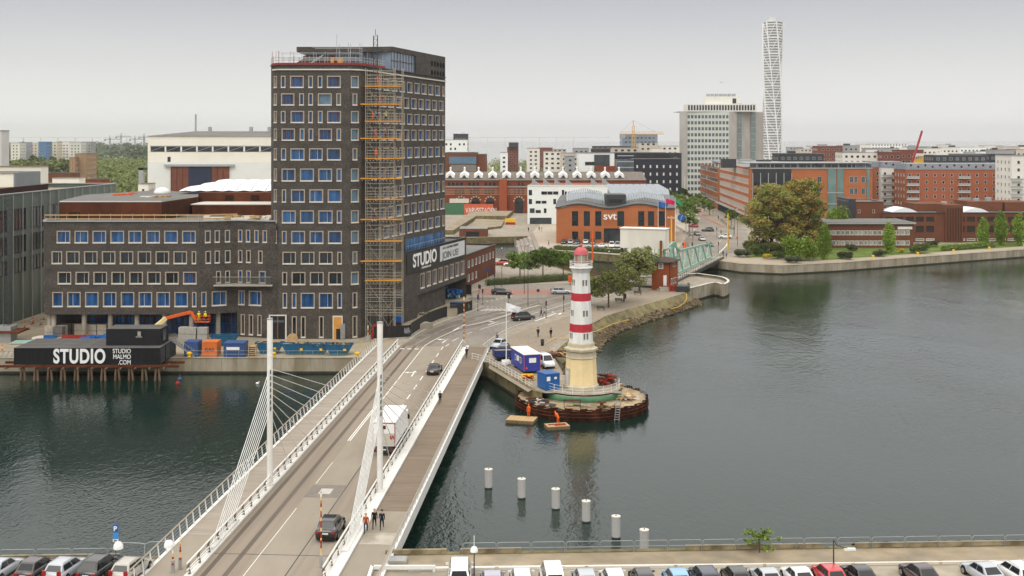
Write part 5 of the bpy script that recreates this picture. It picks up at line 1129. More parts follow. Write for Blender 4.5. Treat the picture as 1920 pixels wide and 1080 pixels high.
for k,(hw_,z0,z1) in enumerate(((7,2.5,6.5),(5.5,6.5,9),(3.5,9,11.5),(1.8,11.5,13))):mb.prism([(x-hw_,497),(x+hw_*.8,497),(x+hw_,500),(x+hw_*.8,503),(x-hw_,503)],z0,z1,white);
part('superstructure',mb,t);mb=MB();mb.prism([(x-12,496),(x+12,496),(x+14,500),(x+12,504),(x-12,504)],2.5,4.0,dsteel);part('hull',mb,t)
t=thing('bus','white and blue bus parked beyond the red brick shed','bus',(*D2(208,500),2.5));mb=MB();x=X_(208,500);mb.box(x-5.5,x+5.5,499,501.5,3,5.8,white);part('body',mb,t);mb=MB();mb.box(x-5.3,x+5.3,498.9,499,4.2,5.2,bluep);part('window_band',mb,t)
for k,(x0,x1,yt,c,l) in enumerate(((20,37,268,(214,212,200),'cream apartment slab'),(37,50,267,(150,152,160),'grey blue apartment slab'),(50,72,268,(206,196,178),'beige apartment slab'),(72,87,266,(84,120,160),'blue faced apartment slab'),(87,107,267,(208,198,178),'second beige apartment slab'),(110,130,266,(218,214,208),'white apartment slab'),(130,152,266.5,(200,198,190),'pale apartment slab'),(152,170,266,(150,148,150),'grey apartment slab'))):
 dd=1150+(k%3)*25;block('apartment_slab',l+(' in the distant row at far left' if k<5 else ' in the distant row left of the hall'),D2(x0,dd),D2(x1,dd),14,Z_(yt,dd),mat('slab%d'%k,srgb(*c),.8,.04,.1),fh=3.0,sp=3.2,ww=1.5,wh=1.3,limit=40)
b=Bld('brick_office','two storey red brick office behind the banner annex','building',(*D2(895,290),2.5));
q=[G(820,568),(X_(929,307),307)];q[0]=(-15.0,262);z1=10.2
ln=math.hypot(q[1][0]-q[0][0],q[1][1]-q[0][1]);rr_=[]
for k in range(13):rr_.append((2+k*3.4,3.6+k*3.4))
obk=mat('office_brick',srgb(98,60,44),.85,.12,1.6,var2=.14)
b.wall(q[0],q[1],2.5,z1,obk,[(6.9,8.6,rr_,'plain'),(3.6,5.3,rr_[:8],'plain')]);q2=(q[1][0]-14,q[1][1]+4);b.wall(q[1],q2,2.5,z1,obk);b.wall(q2,(q[0][0]-14,q[0][1]+4),2.5,z1,obk)
b.w.poly([(*q[0],z1-.3),(*q[1],z1-.3),(*q2,z1-.3),(q[0][0]-14,q[0][1]+4,z1-.3)],rufft);b.finish();mb=MB();mb.beam((*q[0],z1+.05),(*q[1],z1+.05),.4,.15,dsteel);mb.beam((*q[1],z1+.05),(*q2,z1+.05),.4,.15,dsteel);part('roof_edge',mb,b.t)
d=396;x0,x1=X_(1043,d),X_(1266,d);b=Bld('broadcaster_building','orange brick building with wavy roof and white lettering','building',((x0+x1)/2,d,2.5));u=lambda p:X_(p,d)-x0
tall=[(u(a),u(a)+2.1) for a in(1072.5,1094.5,1116)]+[(u(1157.5),u(1157.5)+2.3)]+[(u(a),u(a)+2.1) for a in(1196.5,1215,1235)]
b.wall((x0,d),(x1,d),2.5,Z_(389,d),bro,[(Z_(423.5,d),Z_(396,d),tall,'nofr'),(Z_(449,d),Z_(434,d),[(u(a),u(a)+2.1) for a in(1072.5,1094.5,1116)],'nofr'),(2.8,Z_(428,d),[(u(1132),u(1172))],'dark4')])
b.wall((x1,d),(x1+6,d+50),2.5,Z_(389,d),bro);b.wall((x0+4,d+50),(x0,d),2.5,Z_(389,d),bro);b.finish()
mb=MB();n=40
zw=lambda t:Z_(385.5,d)+.75*math.sin(t*4*math.pi-.9)
for i in range(n):
 ta,tb=i/n,(i+1)/n;xa,xb=x0+(x1-x0)*ta,x0+(x1-x0)*tb
 mb.poly([(xa,d,Z_(389.2,d)),(xb,d,Z_(389.2,d)),(xb,d,zw(tb)-.4),(xa,d,zw(ta)-.4)],bro)
part('gable_wall',mb,b.t);mb=MB()
for i in range(n):
 ta,tb=i/n,(i+1)/n;xa,xb=x0-.4+(x1-x0+.8)*ta,x0-.4+(x1-x0+.8)*tb;h=1.7
 mb.poly([(xa,d-.4,zw(ta)-.4),(xb,d-.4,zw(tb)-.4),(xb,d-.4,zw(tb)),(xa,d-.4,zw(ta))],dsteel);mb.poly([(xa,d-.4,zw(ta)),(xb,d-.4,zw(tb)),(xb+1,d+9,zw(tb)+h),(xa+1,d+9,zw(ta)+h)],mat('zinc_roof',srgb(88,88,88),.6,.1,.5));mb.poly([(xa+1,d+9,zw(ta)+h),(xb+1,d+9,zw(tb)+h),(xb+6,d+50,zw(tb)+h),(xa+4,d+50,zw(ta)+h)],MATS['zinc_roof'])
part('roof',mb,b.t)
skl=mat('roof_glazing',srgb(126,134,140),.2,.1,1,stretch=(2,.2,1))
for pa,pb,s_ in((1062,1134,0),(1170,1246,0)):
 mb=MB();xa,xb=X_(pa,d+6),X_(pb,d+6);m_=16
 for i in range(m_):
  f0,f1=i/m_,(i+1)/m_;h0,h1=1.2*(1-abs(2*f0-1)),1.2*(1-abs(2*f1-1));za=Z_(376,d+6)
  A=[(xa+(xb-xa)*f0,d+4,za+h0),(xa+(xb-xa)*f1-.12,d+4,za+h1),(xa+(xb-xa)*f1-.12,d+8,za+h1+1.5),(xa+(xb-xa)*f0,d+8,za+h0+1.5)]
  mb.poly(A,skl);mb.poly([(A[0][0],d+4,za-2.2),(A[1][0],d+4,za-2.2),A[1],A[0]],steelg);mb.poly([A[3],A[2],(A[2][0]+2,d+46,A[2][2]-.2),(A[3][0]+2,d+46,A[3][2]-.2)],skl)
 part('skylight',mb,b.t)
mb=MB();mb.box(X_(1136,d+5),X_(1172,d+5),d+2,d+12,zw(.5),Z_(364,d+5),dsteel);mb.box(X_(1140,d+5),X_(1166,d+5),d+1.9,d+2,Z_(381,d),Z_(374,d),black);part('plant_room',mb,b.t)
for k in range(5):
 mb=MB();y=d+14+k*11;
 for j in range(8):xx=X_(1152,d)+j*2.6+k*.6;mb.poly([(xx,y,18.4),(xx+2.4,y,18.4),(xx+2.6,y+5,20.2),(xx+.2,y+5,20.2)],skl);mb.poly([(xx,y-.1,16.5),(xx+2.4,y-.1,16.5),(xx+2.4,y,18.4),(xx,y,18.4)],steelg)
 part('sawtooth_rooflight',mb,b.t)
text('svt',3.6,lett,'lettering',b.t,on_wall((X_(1131,d),d,Z_(411.5,d)),0,.1),extrude=.1,bold=.03,sx=1.1)
text('Avalon',1.1,lett,'lettering',b.t,on_wall((X_(1251,d),d,Z_(410,d)),0,.1),extrude=.05)
mb=MB();mb.path([(X_(1149,d)+.5*math.cos(a/10),d-.12,Z_(405,d)+.5*math.sin(a/10)) for a in range(0,50,6)],.08,lett,4);part('lettering',mb,b.t)
d=486;x0,x1=X_(989,d),X_(1160,d);b=Bld('white_office','white panelled office with scattered dark windows and saw-tooth roof','building',(x0,d,2.5));u=lambda z_:(z_/4.154+820-989)*d/F
rw=lambda ya,yb,xs:(Z_(yb/4.154+220,d),Z_(ya/4.154+220,d),[(u(a),u(c)) for a,c in xs],'nofr')
b.wall((x0,d),(x1,d),2.5,Z_(347.5,d),mat('white_panel',srgb(226,230,228),.45,.03,.5),[rw(565,607,[(712,738),(970,988)]),rw(577,602,[(810,855),(858,898),(902,942),(992,1040)]),rw(636,676,[(712,738),(903,925)]),rw(650,672,[(766,806),(812,850)]),rw(709,745,[(720,758),(830,850)]),rw(722,745,[(765,806)]),rw(782,832,[(720,890)])])
b.wall((x0+4,d+40),(x0,d),2.5,Z_(347.5,d),MATS['white_panel']);b.finish();zt=Z_(347.5,d)
mb=MB();mb.poly([(x0,d,zt-.5),(x1,d,zt-.5),(x1-2,d+40,zt-.5),(x0+4,d+40,zt-.5)],mat('red_roof',srgb(140,82,62),.85,.15,.5));mb.beam((x0,d,zt),(x1,d,zt),.5,.3,MATS['white_panel']);part('roof',mb,b.t)
for k in range(6):
 mb=MB();x=x0+2+k*4.8+(6 if k>3 else 0);mb.faces([(x,d+6,zt-.4),(x+3.6,d+6,zt-.4),(x+.2,d+6,zt+2.6),(x,d+14,zt-.4),(x+3.6,d+14,zt-.4),(x+.2,d+14,zt+2.6)],[(0,1,2),(3,5,4),(0,2,5,3),(1,4,5,2)],steelg);part('roof_fin',mb,b.t)
d=556;x0,x1=X_(760,d),X_(1212,d);ze=Z_(338,d);b=Bld('brick_wharf_hall','long red brick hall with arched windows and white roof lanterns','building',(X_(980,d),d,2.5));u=lambda z_:(z_/4.154+820)/F*d-960/F*d-x0
r1_=[(u(136+g_*116+k*27),u(158+g_*116+k*27)) for g_ in range(3) for k in range(3)]+[(u(592+k*32),u(614+k*32)) for k in range(3)]
r2_=[(u(80+k*32),u(102+k*32)) for k in range(12) if k not in(4,8)]+[(u(625),u(645)),(u(655),u(675))]
b.wall((x0,d),(x1,d),2.5,ze,brr,[(Z_(364.5,d),Z_(354,d),r1_,'nofr'),(Z_(348,d),Z_(342,d),r2_,'nofr'),(2.6,Z_(378,d),[(u(a),u(a)+16/F*d) for a in(150,265,378,602)],'nofr')]);b.wall((x1,d),(x1+2,d+70),2.5,ze,brr);b.finish()
stripe=mat('brick_stripe',srgb(196,160,132),.85,.1,2)
for a in(150,265,378,602):
 mb=MB();cx=x0+u(a)+8/F*d;cz=Z_(378,d);r0,r1z=8/F*d,8/F*d+.75
 mb.poly([(cx+r0*math.cos(R(t)),d-.06,cz+r0*math.sin(R(t))) for t in range(0,181,15)],gdark);part('arch_pane',mb,b.t);mb=MB()
 for k in range(12):
  t0,t1=R(k*15),R(k*15+15);mb.poly([(cx+r0*math.cos(t0),d-.1,cz+r0*math.sin(t0)),(cx+r1z*math.cos(t0),d-.1,cz+r1z*math.sin(t0)),(cx+r1z*math.cos(t1),d-.1,cz+r1z*math.sin(t1)),(cx+r0*math.cos(t1),d-.1,cz+r0*math.sin(t1))],stripe if k%2 else brr)
 part('arch_brickwork',mb,b.t)
mb=MB()
for yy in(352,356,360,364):mb.box(x0,X_(989,d),d-.06,d,Z_(yy,d)-.12,Z_(yy,d)+.12,stripe)
mb.box(x0,X_(989,d),d-.5,d,Z_(350.5,d),Z_(349,d),steelg)
part('stripe_course',mb,b.t)
mb=MB();mb.box(X_(936,d),X_(950.5,d),d-2.5,d,2.5,Z_(336,d),mat('tower_brick',srgb(150,78,50),.85,.1,1));part('brick_stair_tower',mb,b.t)
wr=mat('wharf_roof',srgb(112,104,96),.85,.15,.5,stretch=(2,.2,1));mb=MB();zr2=Z_(322,d+18);mb.poly([(x0,d-.6,ze),(x1,d-.6,ze),(x1,d+18,zr2),(x0,d+18,zr2)],wr);mb.poly([(x0,d+18,zr2),(x1,d+18,zr2),(x1,d+36,ze),(x0,d+36,ze)],wr);part('roof',mb,b.t)
q=MB();wd=2.1
q.faces([(-wd,-3,0),(wd,-3,0),(wd,-3,1.2),(0,-3,2.7),(-wd,-3,1.2),(-wd,4,0),(wd,4,0),(wd,4,2),(0,4,3.5),(-wd,4,2)],[(0,1,2,3,4),(5,9,8,7,6),(0,4,9,5),(1,6,7,2),(2,7,8,3),(4,3,8,9)],white);lm=q.mesh('lantern_house')
q=MB();q.faces([(-wd*.55,-3.06,.1),(wd*.55,-3.06,.1),(0,-3.06,1.5)],[(0,1,2)],gdark);lw_=q.mesh('louvre');q=MB();q.tube((0,2,3.2),(0,2,4.6),.4,white);q.sphere((0,2,4.7),.5,white,n=8);lv=q.mesh('ball_vent')
for k in range(13):
 px=844+26.5*k;ph_=inst('roof_lantern',lm,b.t,(X_(px,d+4)-b.t.location.x,6,ze+1.0-2.5));inst('louvre',lw_,ph_);inst('ball_vent',lv,ph_)
t=thing('site_hoarding','orange and green hoarding with white lettering before the wharf hall','hoarding',(*D2(870,545),2.5));mb=MB();mb.box(X_(831,545),X_(870,545),545,545.2,2.5,8,mat('hoarding_green',srgb(70,112,84),.7));mb.box(X_(870,545),X_(925,545),544.8,545,2.5,7.5,mat('hoarding_orange',srgb(196,98,70),.7));mb.box(X_(843,545),X_(879,545),544.7,545.3,8,10,stonel);part('panel',mb,t);text('VARVSSTADEN',3.6,lett,'lettering',t,on_wall((X_(873,545),544.8,3.3),0,.1),sx=.6)
t=thing('dock_wall','stepped sandy stone dock bank left of the plaza','embankment',(*G(900,420),2.5));mb=MB()
mb.prism([G(832,440),G(886,402),G(962,402),G(950,412),G(893,412),G(850,440)],2.4,4.2,moss,top=dirt);mb.prism([G(872,436),G(893,414),G(946,416),G(940,428)],2.4,3.4,moss,top=dirt);part('bank',mb,t)
t=thing('dock_shed','low brown shed with dark doors standing at the basin','shed',(*G(888,444),2.5));mb=MB();a,c=G(861,444),G(914,444);mb.prism([a,c,(c[0],c[1]+12),(a[0],a[1]+12)],0,5.4,brb,top=rufg);part('wall',mb,t);mb=MB();mb.box(a[0]+2.5,c[0]-3,a[1]-.1,a[1],.2,4.4,black);part('door',mb,t)
b=thing('timber_quay_steps','grey stepped timber deck reaching into the basin beside the plaza','deck',(*G(980,460),.5));tmb=mat('grey_timber',srgb(142,134,124),.85,.12,.8,stretch=(4,.4,1));mb=MB()
P_=[(967,434,1015),(971,480,1012)]
L0,L1=G(966,440),G(975,478);R0,R1=G(1000,438),G(1014,472)
for k in range(5):
 f0,f1=k/5,(k+1)/5;a0=Vector(L0).lerp(Vector(R0),f0);a1=Vector(L0).lerp(Vector(R0),f1);b0=Vector(L1).lerp(Vector(R1),f0);b1=Vector(L1).lerp(Vector(R1),f1);z=1.2+k*.42
 q=MB();q.prism([tuple(b0),tuple(b1),tuple(a1),tuple(a0)],-.5 if k==0 else 1,z,tmb);part('step',q,b)
q=MB();q.prism([G(925,443),G(968,443),G(968,437),G(928,437)],0,1.6,tmb);part('jetty',q,b)
for k in range(9):q=MB();p=Vector(L0).lerp(Vector(L1),k/8);q.tube((p.x-.3,p.y,-.5),(p.x-.3,p.y,2.2),.25,tmb);part('mooring_post',q,b)
t=thing('yellow_container','small yellow and red skip on the plaza','skip',(*G(957,421),2.5));q=MB();q.box(-2.2,2.2,-1,1,1,2.4,yel);q.box(-2,2,-1.02,1,0,1,redm);part('box',q,t,True)
def B_(px0,px1,yt,d,label,m,dep=14,**k):return block('office_block',label,D2(px0,d),D2(px1,d),dep,Z_(yt,d),m,**k)
wh_=MATS['white_panel'];dk=mat('black_cladding',srgb(34,38,50),.5,.08,.3);dk2=mat('charcoal_cladding',srgb(52,54,60),.6,.08,.3);bg_=mat('beige_render',srgb(190,182,168),.8,.05,.2);gr_=mat('grey_render',srgb(150,152,154),.7,.06,.2);lg_=mat('light_render',srgb(216,214,206),.7,.04,.2);brm=mat('maroon_brick',srgb(118,68,56),.85,.08,.4);bl_=mat('blue_glass_wall',srgb(120,134,150),.25,.12,.15)
B_(850,877,251,900,'dark glass tower with rooftop box left of centre skyline',dk2,style='grey',sp=3,ww=2.2,wh=2,clutter=1)
B_(831,876,262,850,'white block with irregular black windows before the dark tower',wh_,style='blackw',sp=3.2,ww=1.3,wh=1.6,skip=.25)
b=B_(831,893,287,640,'brown industrial hall with blue glazed front',brb,dep=40,style='greenw',sp=50,fh=30,sides=False);mb=MB();mb.box(X_(842,640),X_(893,640),639.8,640,Z_(307,640),Z_(294,640),mat('steel_blue',srgb(84,118,140),.5,.1,.3));mb.box(X_(845,640),X_(893,640),639.8,640,Z_(321,640),Z_(309,640),mat('roller_grey',srgb(120,116,108),.6,.1,.4));part('roller_door',mb,b.t)
B_(893,911,290,642,'brown brick end block right of the blue fronted hall',brb,dep=30,fh=40,sp=1.8,ww=.5,wh=9,style='blackw',sill=1,sides=False)
b=B_(951,972,276,880,'brown brick tower with glazed lookout in the middle skyline',brm,sp=3,ww=1.6,wh=1.6);mb=MB();mb.box(X_(954,878),X_(972,878),876,888,Z_(276,880),Z_(267,880),dk2);part('lookout',mb,b.t)
for x0,x1,yt,dd,l,m_,kw in((938,952,286,860,'narrow white house left of the brown tower',wh_,{}),(988,1012,278,950,'white apartment house with dark roof in the middle distance',lg_,dict(roof=brm)),(1010,1036,277,1000,'maroon roofed apartment row behind the car field',brm,{}),(1020,1052,284,820,'long white apartment house behind the car field',lg_,{}),(1037,1062,280,1050,'beige apartment row with pale roof',bg_,{}),(1052,1086,287,800,'beige stepped house right of the white apartment house',bg_,{}),(1075,1105,278,980,'light grey house row beyond the beige house',gr_,{}),(1060,1078,293,760,'small grey gabled house by the car field',gr_,{}),(1112,1178,274,900,'long dark flat roofed office behind the white office',dk2,dict(style='grey')),(1110,1150,279,760,'charcoal roof block right behind the banded office',dk2,dict(style='grey')),(1148,1198,277,740,'grey beige office behind the black office',bg_,{}),(1197,1234,268,860,'beige unfinished block below the yellow crane',bg_,{}),(1237,1275,274,880,'white block left of the concrete tower',lg_,{}),(1222,1242,278,830,'pale block between beige block and white block',lg_,{}),(1255,1278,287,640,'charcoal block with white sign by the tower',dk2,dict(style='grey'))):
 B_(x0,x1,yt,dd,l,m_,**{**dict(sp=4,ww=2,wh=1.5,limit=30),**kw})
b=B_(1085,1152,287,600,'white banded office with tall black glazing',wh_,dep=20,fh=5.2,sp=14,ww=12,wh=2.0,style='band',sides=False);d=600;mb=MB();mb.box(X_(1114,d),X_(1143,d),d-.3,d,2.5,Z_(290,d),gdark);part('glazed_front',mb,b.t);mb=MB();mb.box(X_(1115,d),X_(1152,d),d-8,d-.4,2.5,Z_(311,d),brr);part('brick_foot',mb,b.t)
B_(1152,1256,287,620,'black office block upper part behind the first black office',dk,dep=30,style='grey',sp=3.6,ww=3.0,wh=2.4,fh=4.2,sides=False)
b=B_(1188,1276,298,600,'black office block with rows of small white windows',dk,dep=12,style='whitew',sp=3.4,ww=.9,wh=1.6,fh=3.9,sides=False);mb=MB();mb.box(X_(1157,600),X_(1188,600),599,612,2.5,Z_(299,600),gmid);part('glass_corner',mb,b.t);mb=MB()
for k in range(9):mb.box(X_(1157,600),X_(1188,600),598.9,599,5+k*3.0,5.5+k*3.0,steelg)
part('floor_band',mb,b.t)
b=B_(1166,1233,252,1000,'grey blue glass office under the yellow tower crane',bl_,dep=20,style='grey',sp=3.4,ww=2.4,wh=2.2,fh=3.8)
def tcrane(px,d,ztop,jl,jr,m,label,r=.5):
 x=X_(px,d);t=lattice('tower_crane',label,'crane',x,d,2.5,ztop,r*1.6,m,4 if d<1100 else 8,r*.35);zj=ztop-(6 if d<1100 else 4);mb=MB()
 mb.beam((x-jl,d,zj),(x+jr,d,zj),r,r,m);mb.beam((x-jl,d,zj+1.6),(x+jr*.95,d,zj+1.6),r*.6,r*.6,m);n_=int((jl+jr)/4)
 for k in range(n_):mb.tube((x-jl+4*k,d,zj),(x-jl+4*k+2,d,zj+1.6),r*.25,m,n=4);mb.tube((x-jl+4*k+2,d,zj+1.6),(x-jl+4*k+4,d,zj),r*.25,m,n=4)
 part('jib',mb,t);mb=MB();mb.tube((x,d,ztop+4),(x+jr*.7,d,zj+1.6),r*.2,steelg,n=4);mb.tube((x,d,ztop+4),(x-jl*.9,d,zj+1.6),r*.2,steelg,n=4);mb.tube((x,d,ztop),(x,d,ztop+4),r*.8,m,n=4);part('tie_bar',mb,t);mb=MB();mb.box(x-jl,x-jl+4,d-1,d+1,zj-3,zj,gr_);part('counterweight',mb,t)
tcrane(1187.5,860,Z_(236,860),10,23,mat('crane_yellow',srgb(216,168,84),.6,.05,1),'yellow tower crane standing before the glass office',.5)
gcr=mat('crane_grey',srgb(140,140,140),.6,.05,1)
for k,(px,yt,l) in enumerate(((206,258,'leftmost far grey tower crane above the woods'),(227,253,'tallest far grey tower crane above the woods'),(253,258,'third far grey tower crane above the woods'),(270,254,'far grey tower crane next to the hall'))):tcrane(px,2400,Z_(yt,2400),12,22,gcr,l,.8)
x,d=X_(1693,640),640;t=thing('mobile_crane','red lattice boom crane leaning above the apartment roofs','crane',(x,d,2.5));q_=(X_(1729,d),d,Z_(245,d));cr_=mat('crane_red',srgb(156,44,52),.5,.06,1);mb=MB();mb.beam((x,d,8),q_,.9,.9,cr_);part('boom',mb,t);mb=MB();mb.box(x-3,x+3,d-2,d+2,2.5,9,redm);part('cab',mb,t)
d=700;zt=Z_(209,d);cs_=mat('raw_concrete',srgb(170,166,160),.85,.10,.25,var2=.12,scale2=.05,stretch=(1,1,.5));b=Bld('slab_tower','tall pale concrete office tower with gridded glass front','building',(*D2(1350,d),2.5))
a0,a1=D2(1288,d),D2(1367,d);b.wall(a0,a1,2.5,zt,mat('pale_green_panel',srgb(196,200,192),.6,.05,.4),auto_rows(a1[0]-a0[0],2.5,zt,3.6,2.1,1.55,2.1,.8,'grey',m=.3),'grey')
a2=(a1[0]+24,d+16);b.wall(a1,a2,2.5,zt,cs_);b.wall(D2(1274,d-1),(a0[0],d-1),2.5,zt,cs_);b.wall((a0[0],d-1),a0,2.5,zt,cs_);b.wall(a2,(a2[0]-8,d+34),2.5,zt,cs_);b.w.poly([(*D2(1274,d-1),zt),(a0[0],d-1,zt),(*a1,zt),(*a2,zt),(a2[0]-8,d+34,zt),(X_(1274,d),d+30,zt)],rufg);b.finish()
gstair=mat('stair_glass',srgb(118,132,130),.3,.15,.3);e=(Vector(a2)-Vector(a1));L2=e.length;e.normalize()
for u0,u1 in((6.6,10.2),(17.8,22)):
 mb=MB();p,q=Vector(a1)+e*u0,Vector(a1)+e*u1;o=Vector((e.y,-e.x))*.3;mb.poly([(p.x+o.x,p.y+o.y,2.5),(q.x+o.x,q.y+o.y,2.5),(q.x+o.x,q.y+o.y,zt),(p.x+o.x,p.y+o.y,zt)],gstair)
 for k in range(16):mb.beam((p.x+o.x*1.2,p.y+o.y*1.2,5+3.6*k),(q.x+o.x*1.2,q.y+o.y*1.2,5+3.6*k),.2,.3,steelg)
 part('stair_glazing',mb,b.t)
b2=MB();zz=Z_(195,d);b2 .box(X_(1289,d),X_(1420,d),d+2,d+16,zt,zz,lg_);part('top_storey',b2,b.t);mb=MB()
for k in range(24):mb.box(X_(1291,d)+k*1.7,X_(1291,d)+k*1.7+1.1,d+1.9,d+2,zt+.8,zz-.6,gdark)
part('top_window',mb,b.t);mb=MB();mb.box(X_(1327,d),X_(1391,d),d+6,d+16,zz,Z_(180,d),lg_);mb.box(X_(1377,d),X_(1384,d),d+5.9,d+6,zz+.5,Z_(184,d),gdark);part('plant_room',mb,b.t)
for k in range(7):mb=MB();mb.box(X_(1330,d)+k*2.6,X_(1330,d)+k*2.6+1.8,d+8,d+11,Z_(180,d),Z_(175,d),steelg);part('chiller',mb,b.t)
d=1470;cx=X_(1448,d);t=thing('twisting_tower','very tall white twisting skyscraper with diagonal exterior bracing','skyscraper',(cx,d,2.5));tw_=mat('tower_white',srgb(200,203,203),.5,.03,.2);tbr=mat('tower_bracing',srgb(228,229,228),.5,.03,.2);tgl=mat('tower_window',srgb(92,95,97),.3,.1,.2)
zt=Z_(42,d);nseg=9;fl=6;mb=MB();gm=MB();n_=nseg*fl
def pent(z,grow=0):
 f=(z-2.5)/(zt-2.5);a=R(-140)-R(90)*f;s_=10.2+grow;pts=[(-1.0,-.9),(1.0,-.9),(1.08,.45),(0,1.15),(-1.08,.45)]
 pts=[(-.92,-.95),(.92,-.95),(.98,.5),(.0,1.0),(-.98,.5)]
 return[(cx+s_*(x*math.cos(a)-y*math.sin(a)),d+s_*(x*math.sin(a)+y*math.cos(a))) for x,y in pts]
for i in range(n_):
 z0=2.5+(zt-2.5)*i/n_;h=(zt-2.5)/n_;gap=(i%fl)==fl-1;p0_,p1_=pent(z0),pent(z0+h*.55);q0_,q1_=pent(z0+h*.55,-.5),pent(z0+h,-.5)
 for j in range(5):
  k=(j+1)%5
  mb.poly([(*p0_[j],z0),(*p0_[k],z0),(*p1_[k],z0+h*.55),(*p1_[j],z0+h*.55)],tw_);gm.poly([(*q0_[j],z0+h*.55),(*q0_[k],z0+h*.55),(*q1_[k],z0+h),(*q1_[j],z0+h)],tgl)
 mb.poly([(*p,z0+h*.55) for p in p1_],tw_);mb.poly([(*p,z0) for p in p0_[::-1]],tw_)
part('floor_band',mb,t);part('window_band',gm,t)
mb=MB();N2=60
for j,off_ in((3,1.2),(2,.4),(4,.4),(0,.3),(1,.3)):
 for i in range(N2):
  z0=2.5+(zt-2.5)*i/N2;z1=2.5+(zt-2.5)*(i+1)/N2;a=pent(z0,off_)[j];c=pent(z1,off_)[j];mb.beam((*a,z0),(*c,z1),1.3 if j==3 else 1.3,1.0,tbr)
for s_ in range(nseg):
 z0=2.5+(zt-2.5)*s_/nseg;z1=2.5+(zt-2.5)*(s_+1)/nseg;sp3=pent(z0+1,3.5)[3]
 for j in(2,4):
  a=pent(z0,.6)[3];c=pent(z1,.6)[j];mb.beam((*a,z0),(*c,z1),.6,.6,tbr)
 a=pent(z0,.8)
 for j in range(5):mb.beam((*a[j],z0),(*a[(j+1)%5],z0),.6,.6,tbr)
 for j in(0,):a=pent(z0,.8)[0];c=pent(z1,.8)[1];mb.beam((*c,z1),(*a,z0),.4,.4,tbr)
 for j,k in((4,0),(2,1)):a=pent(z0,.8)[j];c=pent(z1,.8)[k];mb.beam((*a,z0),(*c,z1),.45,.45,tbr)
part('bracing',mb,t);mb=MB();mb.tube((cx-.3,d,zt),(cx-.3,d,Z_(33.5,d)),6.0,tw_,n=24);mb.poly([(*p,zt) for p in pent(zt)],tw_);part('roof_drum',mb,t)
A0,A1,A2,A3=D2(1313,668),D2(1348,582),D2(1406,480),D2(1636,480)
b=Bld('orange_office','large orange brick office quarter with grey glazed top floors','building',(*A2,2.5));zt1=Z_(315,480)
L1_=math.dist(A0,A1);L2_=math.dist(A1,A2)
b.wall(A0,A1,2.5,Z_(307,668),bro,[(6+4.9*k,8.2+4.9*k,[(1,L1_*.33),(L1_*.36,L1_-5)],'band') for k in range(4)])
b.wall(A1,A2,2.5,zt1,bro,auto_rows(L2_,6.8,zt1,3.8,3.4,2.2,2.3,.8,'greenw',m=3))
b.wall(A2,A3,2.5,zt1,bro,[(z,z+2.6,[(27.6,29.6),(41,42.6),(42.9,44.3),(45.8,47.4),(47.7,49.3)],'grey') for z in(5.5,10.3,15.1,19.9)])
b.finish();mb=MB();mb.poly([(*A0,26),(*A1,26),(*A2,zt1),(*A3,zt1),(A3[0]+5,560,zt1),(A2[0]+30,680,26)],rufg);mb.box(A2[0]+3,A3[0]-1,482,495,zt1-.2,Z_(306,482),mat('zinc_panel',srgb(132,140,146),.45,.06,.3));mb.box(A2[0]-2,A3[0],480.5,497,Z_(306,482),Z_(304.5,482),steelg);part('roof',mb,b.t)
mb=MB()
for k in range(14):x=A2[0]+4+k*3.35;mb.box(x,x+2.9,481.8,482,zt1+.2,Z_(308,482),gblk if k<12 else gmid)
for k in range(0):x=A2[0]+68+k*9;mb.box(x,x+7,481.8,482,zt1+.3,Z_(310,482),gmid)
part('top_floor_glazing',mb,b.t)
mb=MB()
for k in range(9):mb.box(A2[0]+3+k*5.6,A2[0]+3.3+k*5.6,481.6,481.8,zt1,Z_(306,482),steelg)
mb.box(A2[0],A3[0],479.7,480,zt1-.3,zt1+.15,steelg);mb.box(A2[0]+1,A2[0]+17,479.75,480,4,zt1+.3,gblk)
for z in(8,12.6,17.2):mb.box(A2[0]+.5,A2[0]+17.5,479.6,479.8,z,z+.5,steelg)
for x in(0,3.2,6.4,9.6,12.8,16):mb.box(A2[0]+1+x,A2[0]+1.3+x,479.6,479.75,4,zt1-2,steelg)
for x,w_ in((A2[0]+34,3.4),(A2[0]+37.9,2.5),(A2[0]+50,1.2)):mb.box(x-2,x-2+w_,479.7,480,4,zt1-.4,ggrn)
part('facade_glazing',mb,b.t);mb=MB()
for z in(6.5,11,15.6):mb.box(A2[0]+31.6,A2[0]+38.5,479.55,479.7,z,z+.4,steelg)
part('glazing_band',mb,b.t)
e1=(Vector(A2)-Vector(A1)).normalized();mb=MB();n1=Vector((e1 .y,-e1 .x));p=Vector(A1)+n1*.15;q=Vector(A2)+n1*.15;mb.poly([(p.x,p.y,2.5),(q.x,q.y,2.5),(q.x,q.y,6.2),(p.x,p.y,6.2)],ggrn)
for k in range(22):c=p.lerp(q,k/21);mb.obox((c.x+n1 .x*.1,c.y+n1 .y*.1,4.4),.25,.2,1.9,math.atan2(e1 .y,e1 .x),dsteel)
mb.beam((p.x+n1 .x*.8,p.y+n1 .y*.8,6.4),(q.x+n1 .x*.8,q.y+n1 .y*.8,6.4),2.2,.3,steelg);part('arcade',mb,b.t)
for k,(px,dd) in enumerate(((1368,520),(1400,560),(1435,540),(1350,600))):mb=MB();mb.box(X_(px,dd)-3,X_(px,dd)+3,dd,dd+6,25,Z_(298+k,dd),(dk2,steelg)[k%2]);part('rooftop_unit',mb,b.t)
ap=mat('orange_render',srgb(154,92,66),.85,.06,.5);dmt=mat('dormer_grey',srgb(140,144,150),.5,.06,.5)
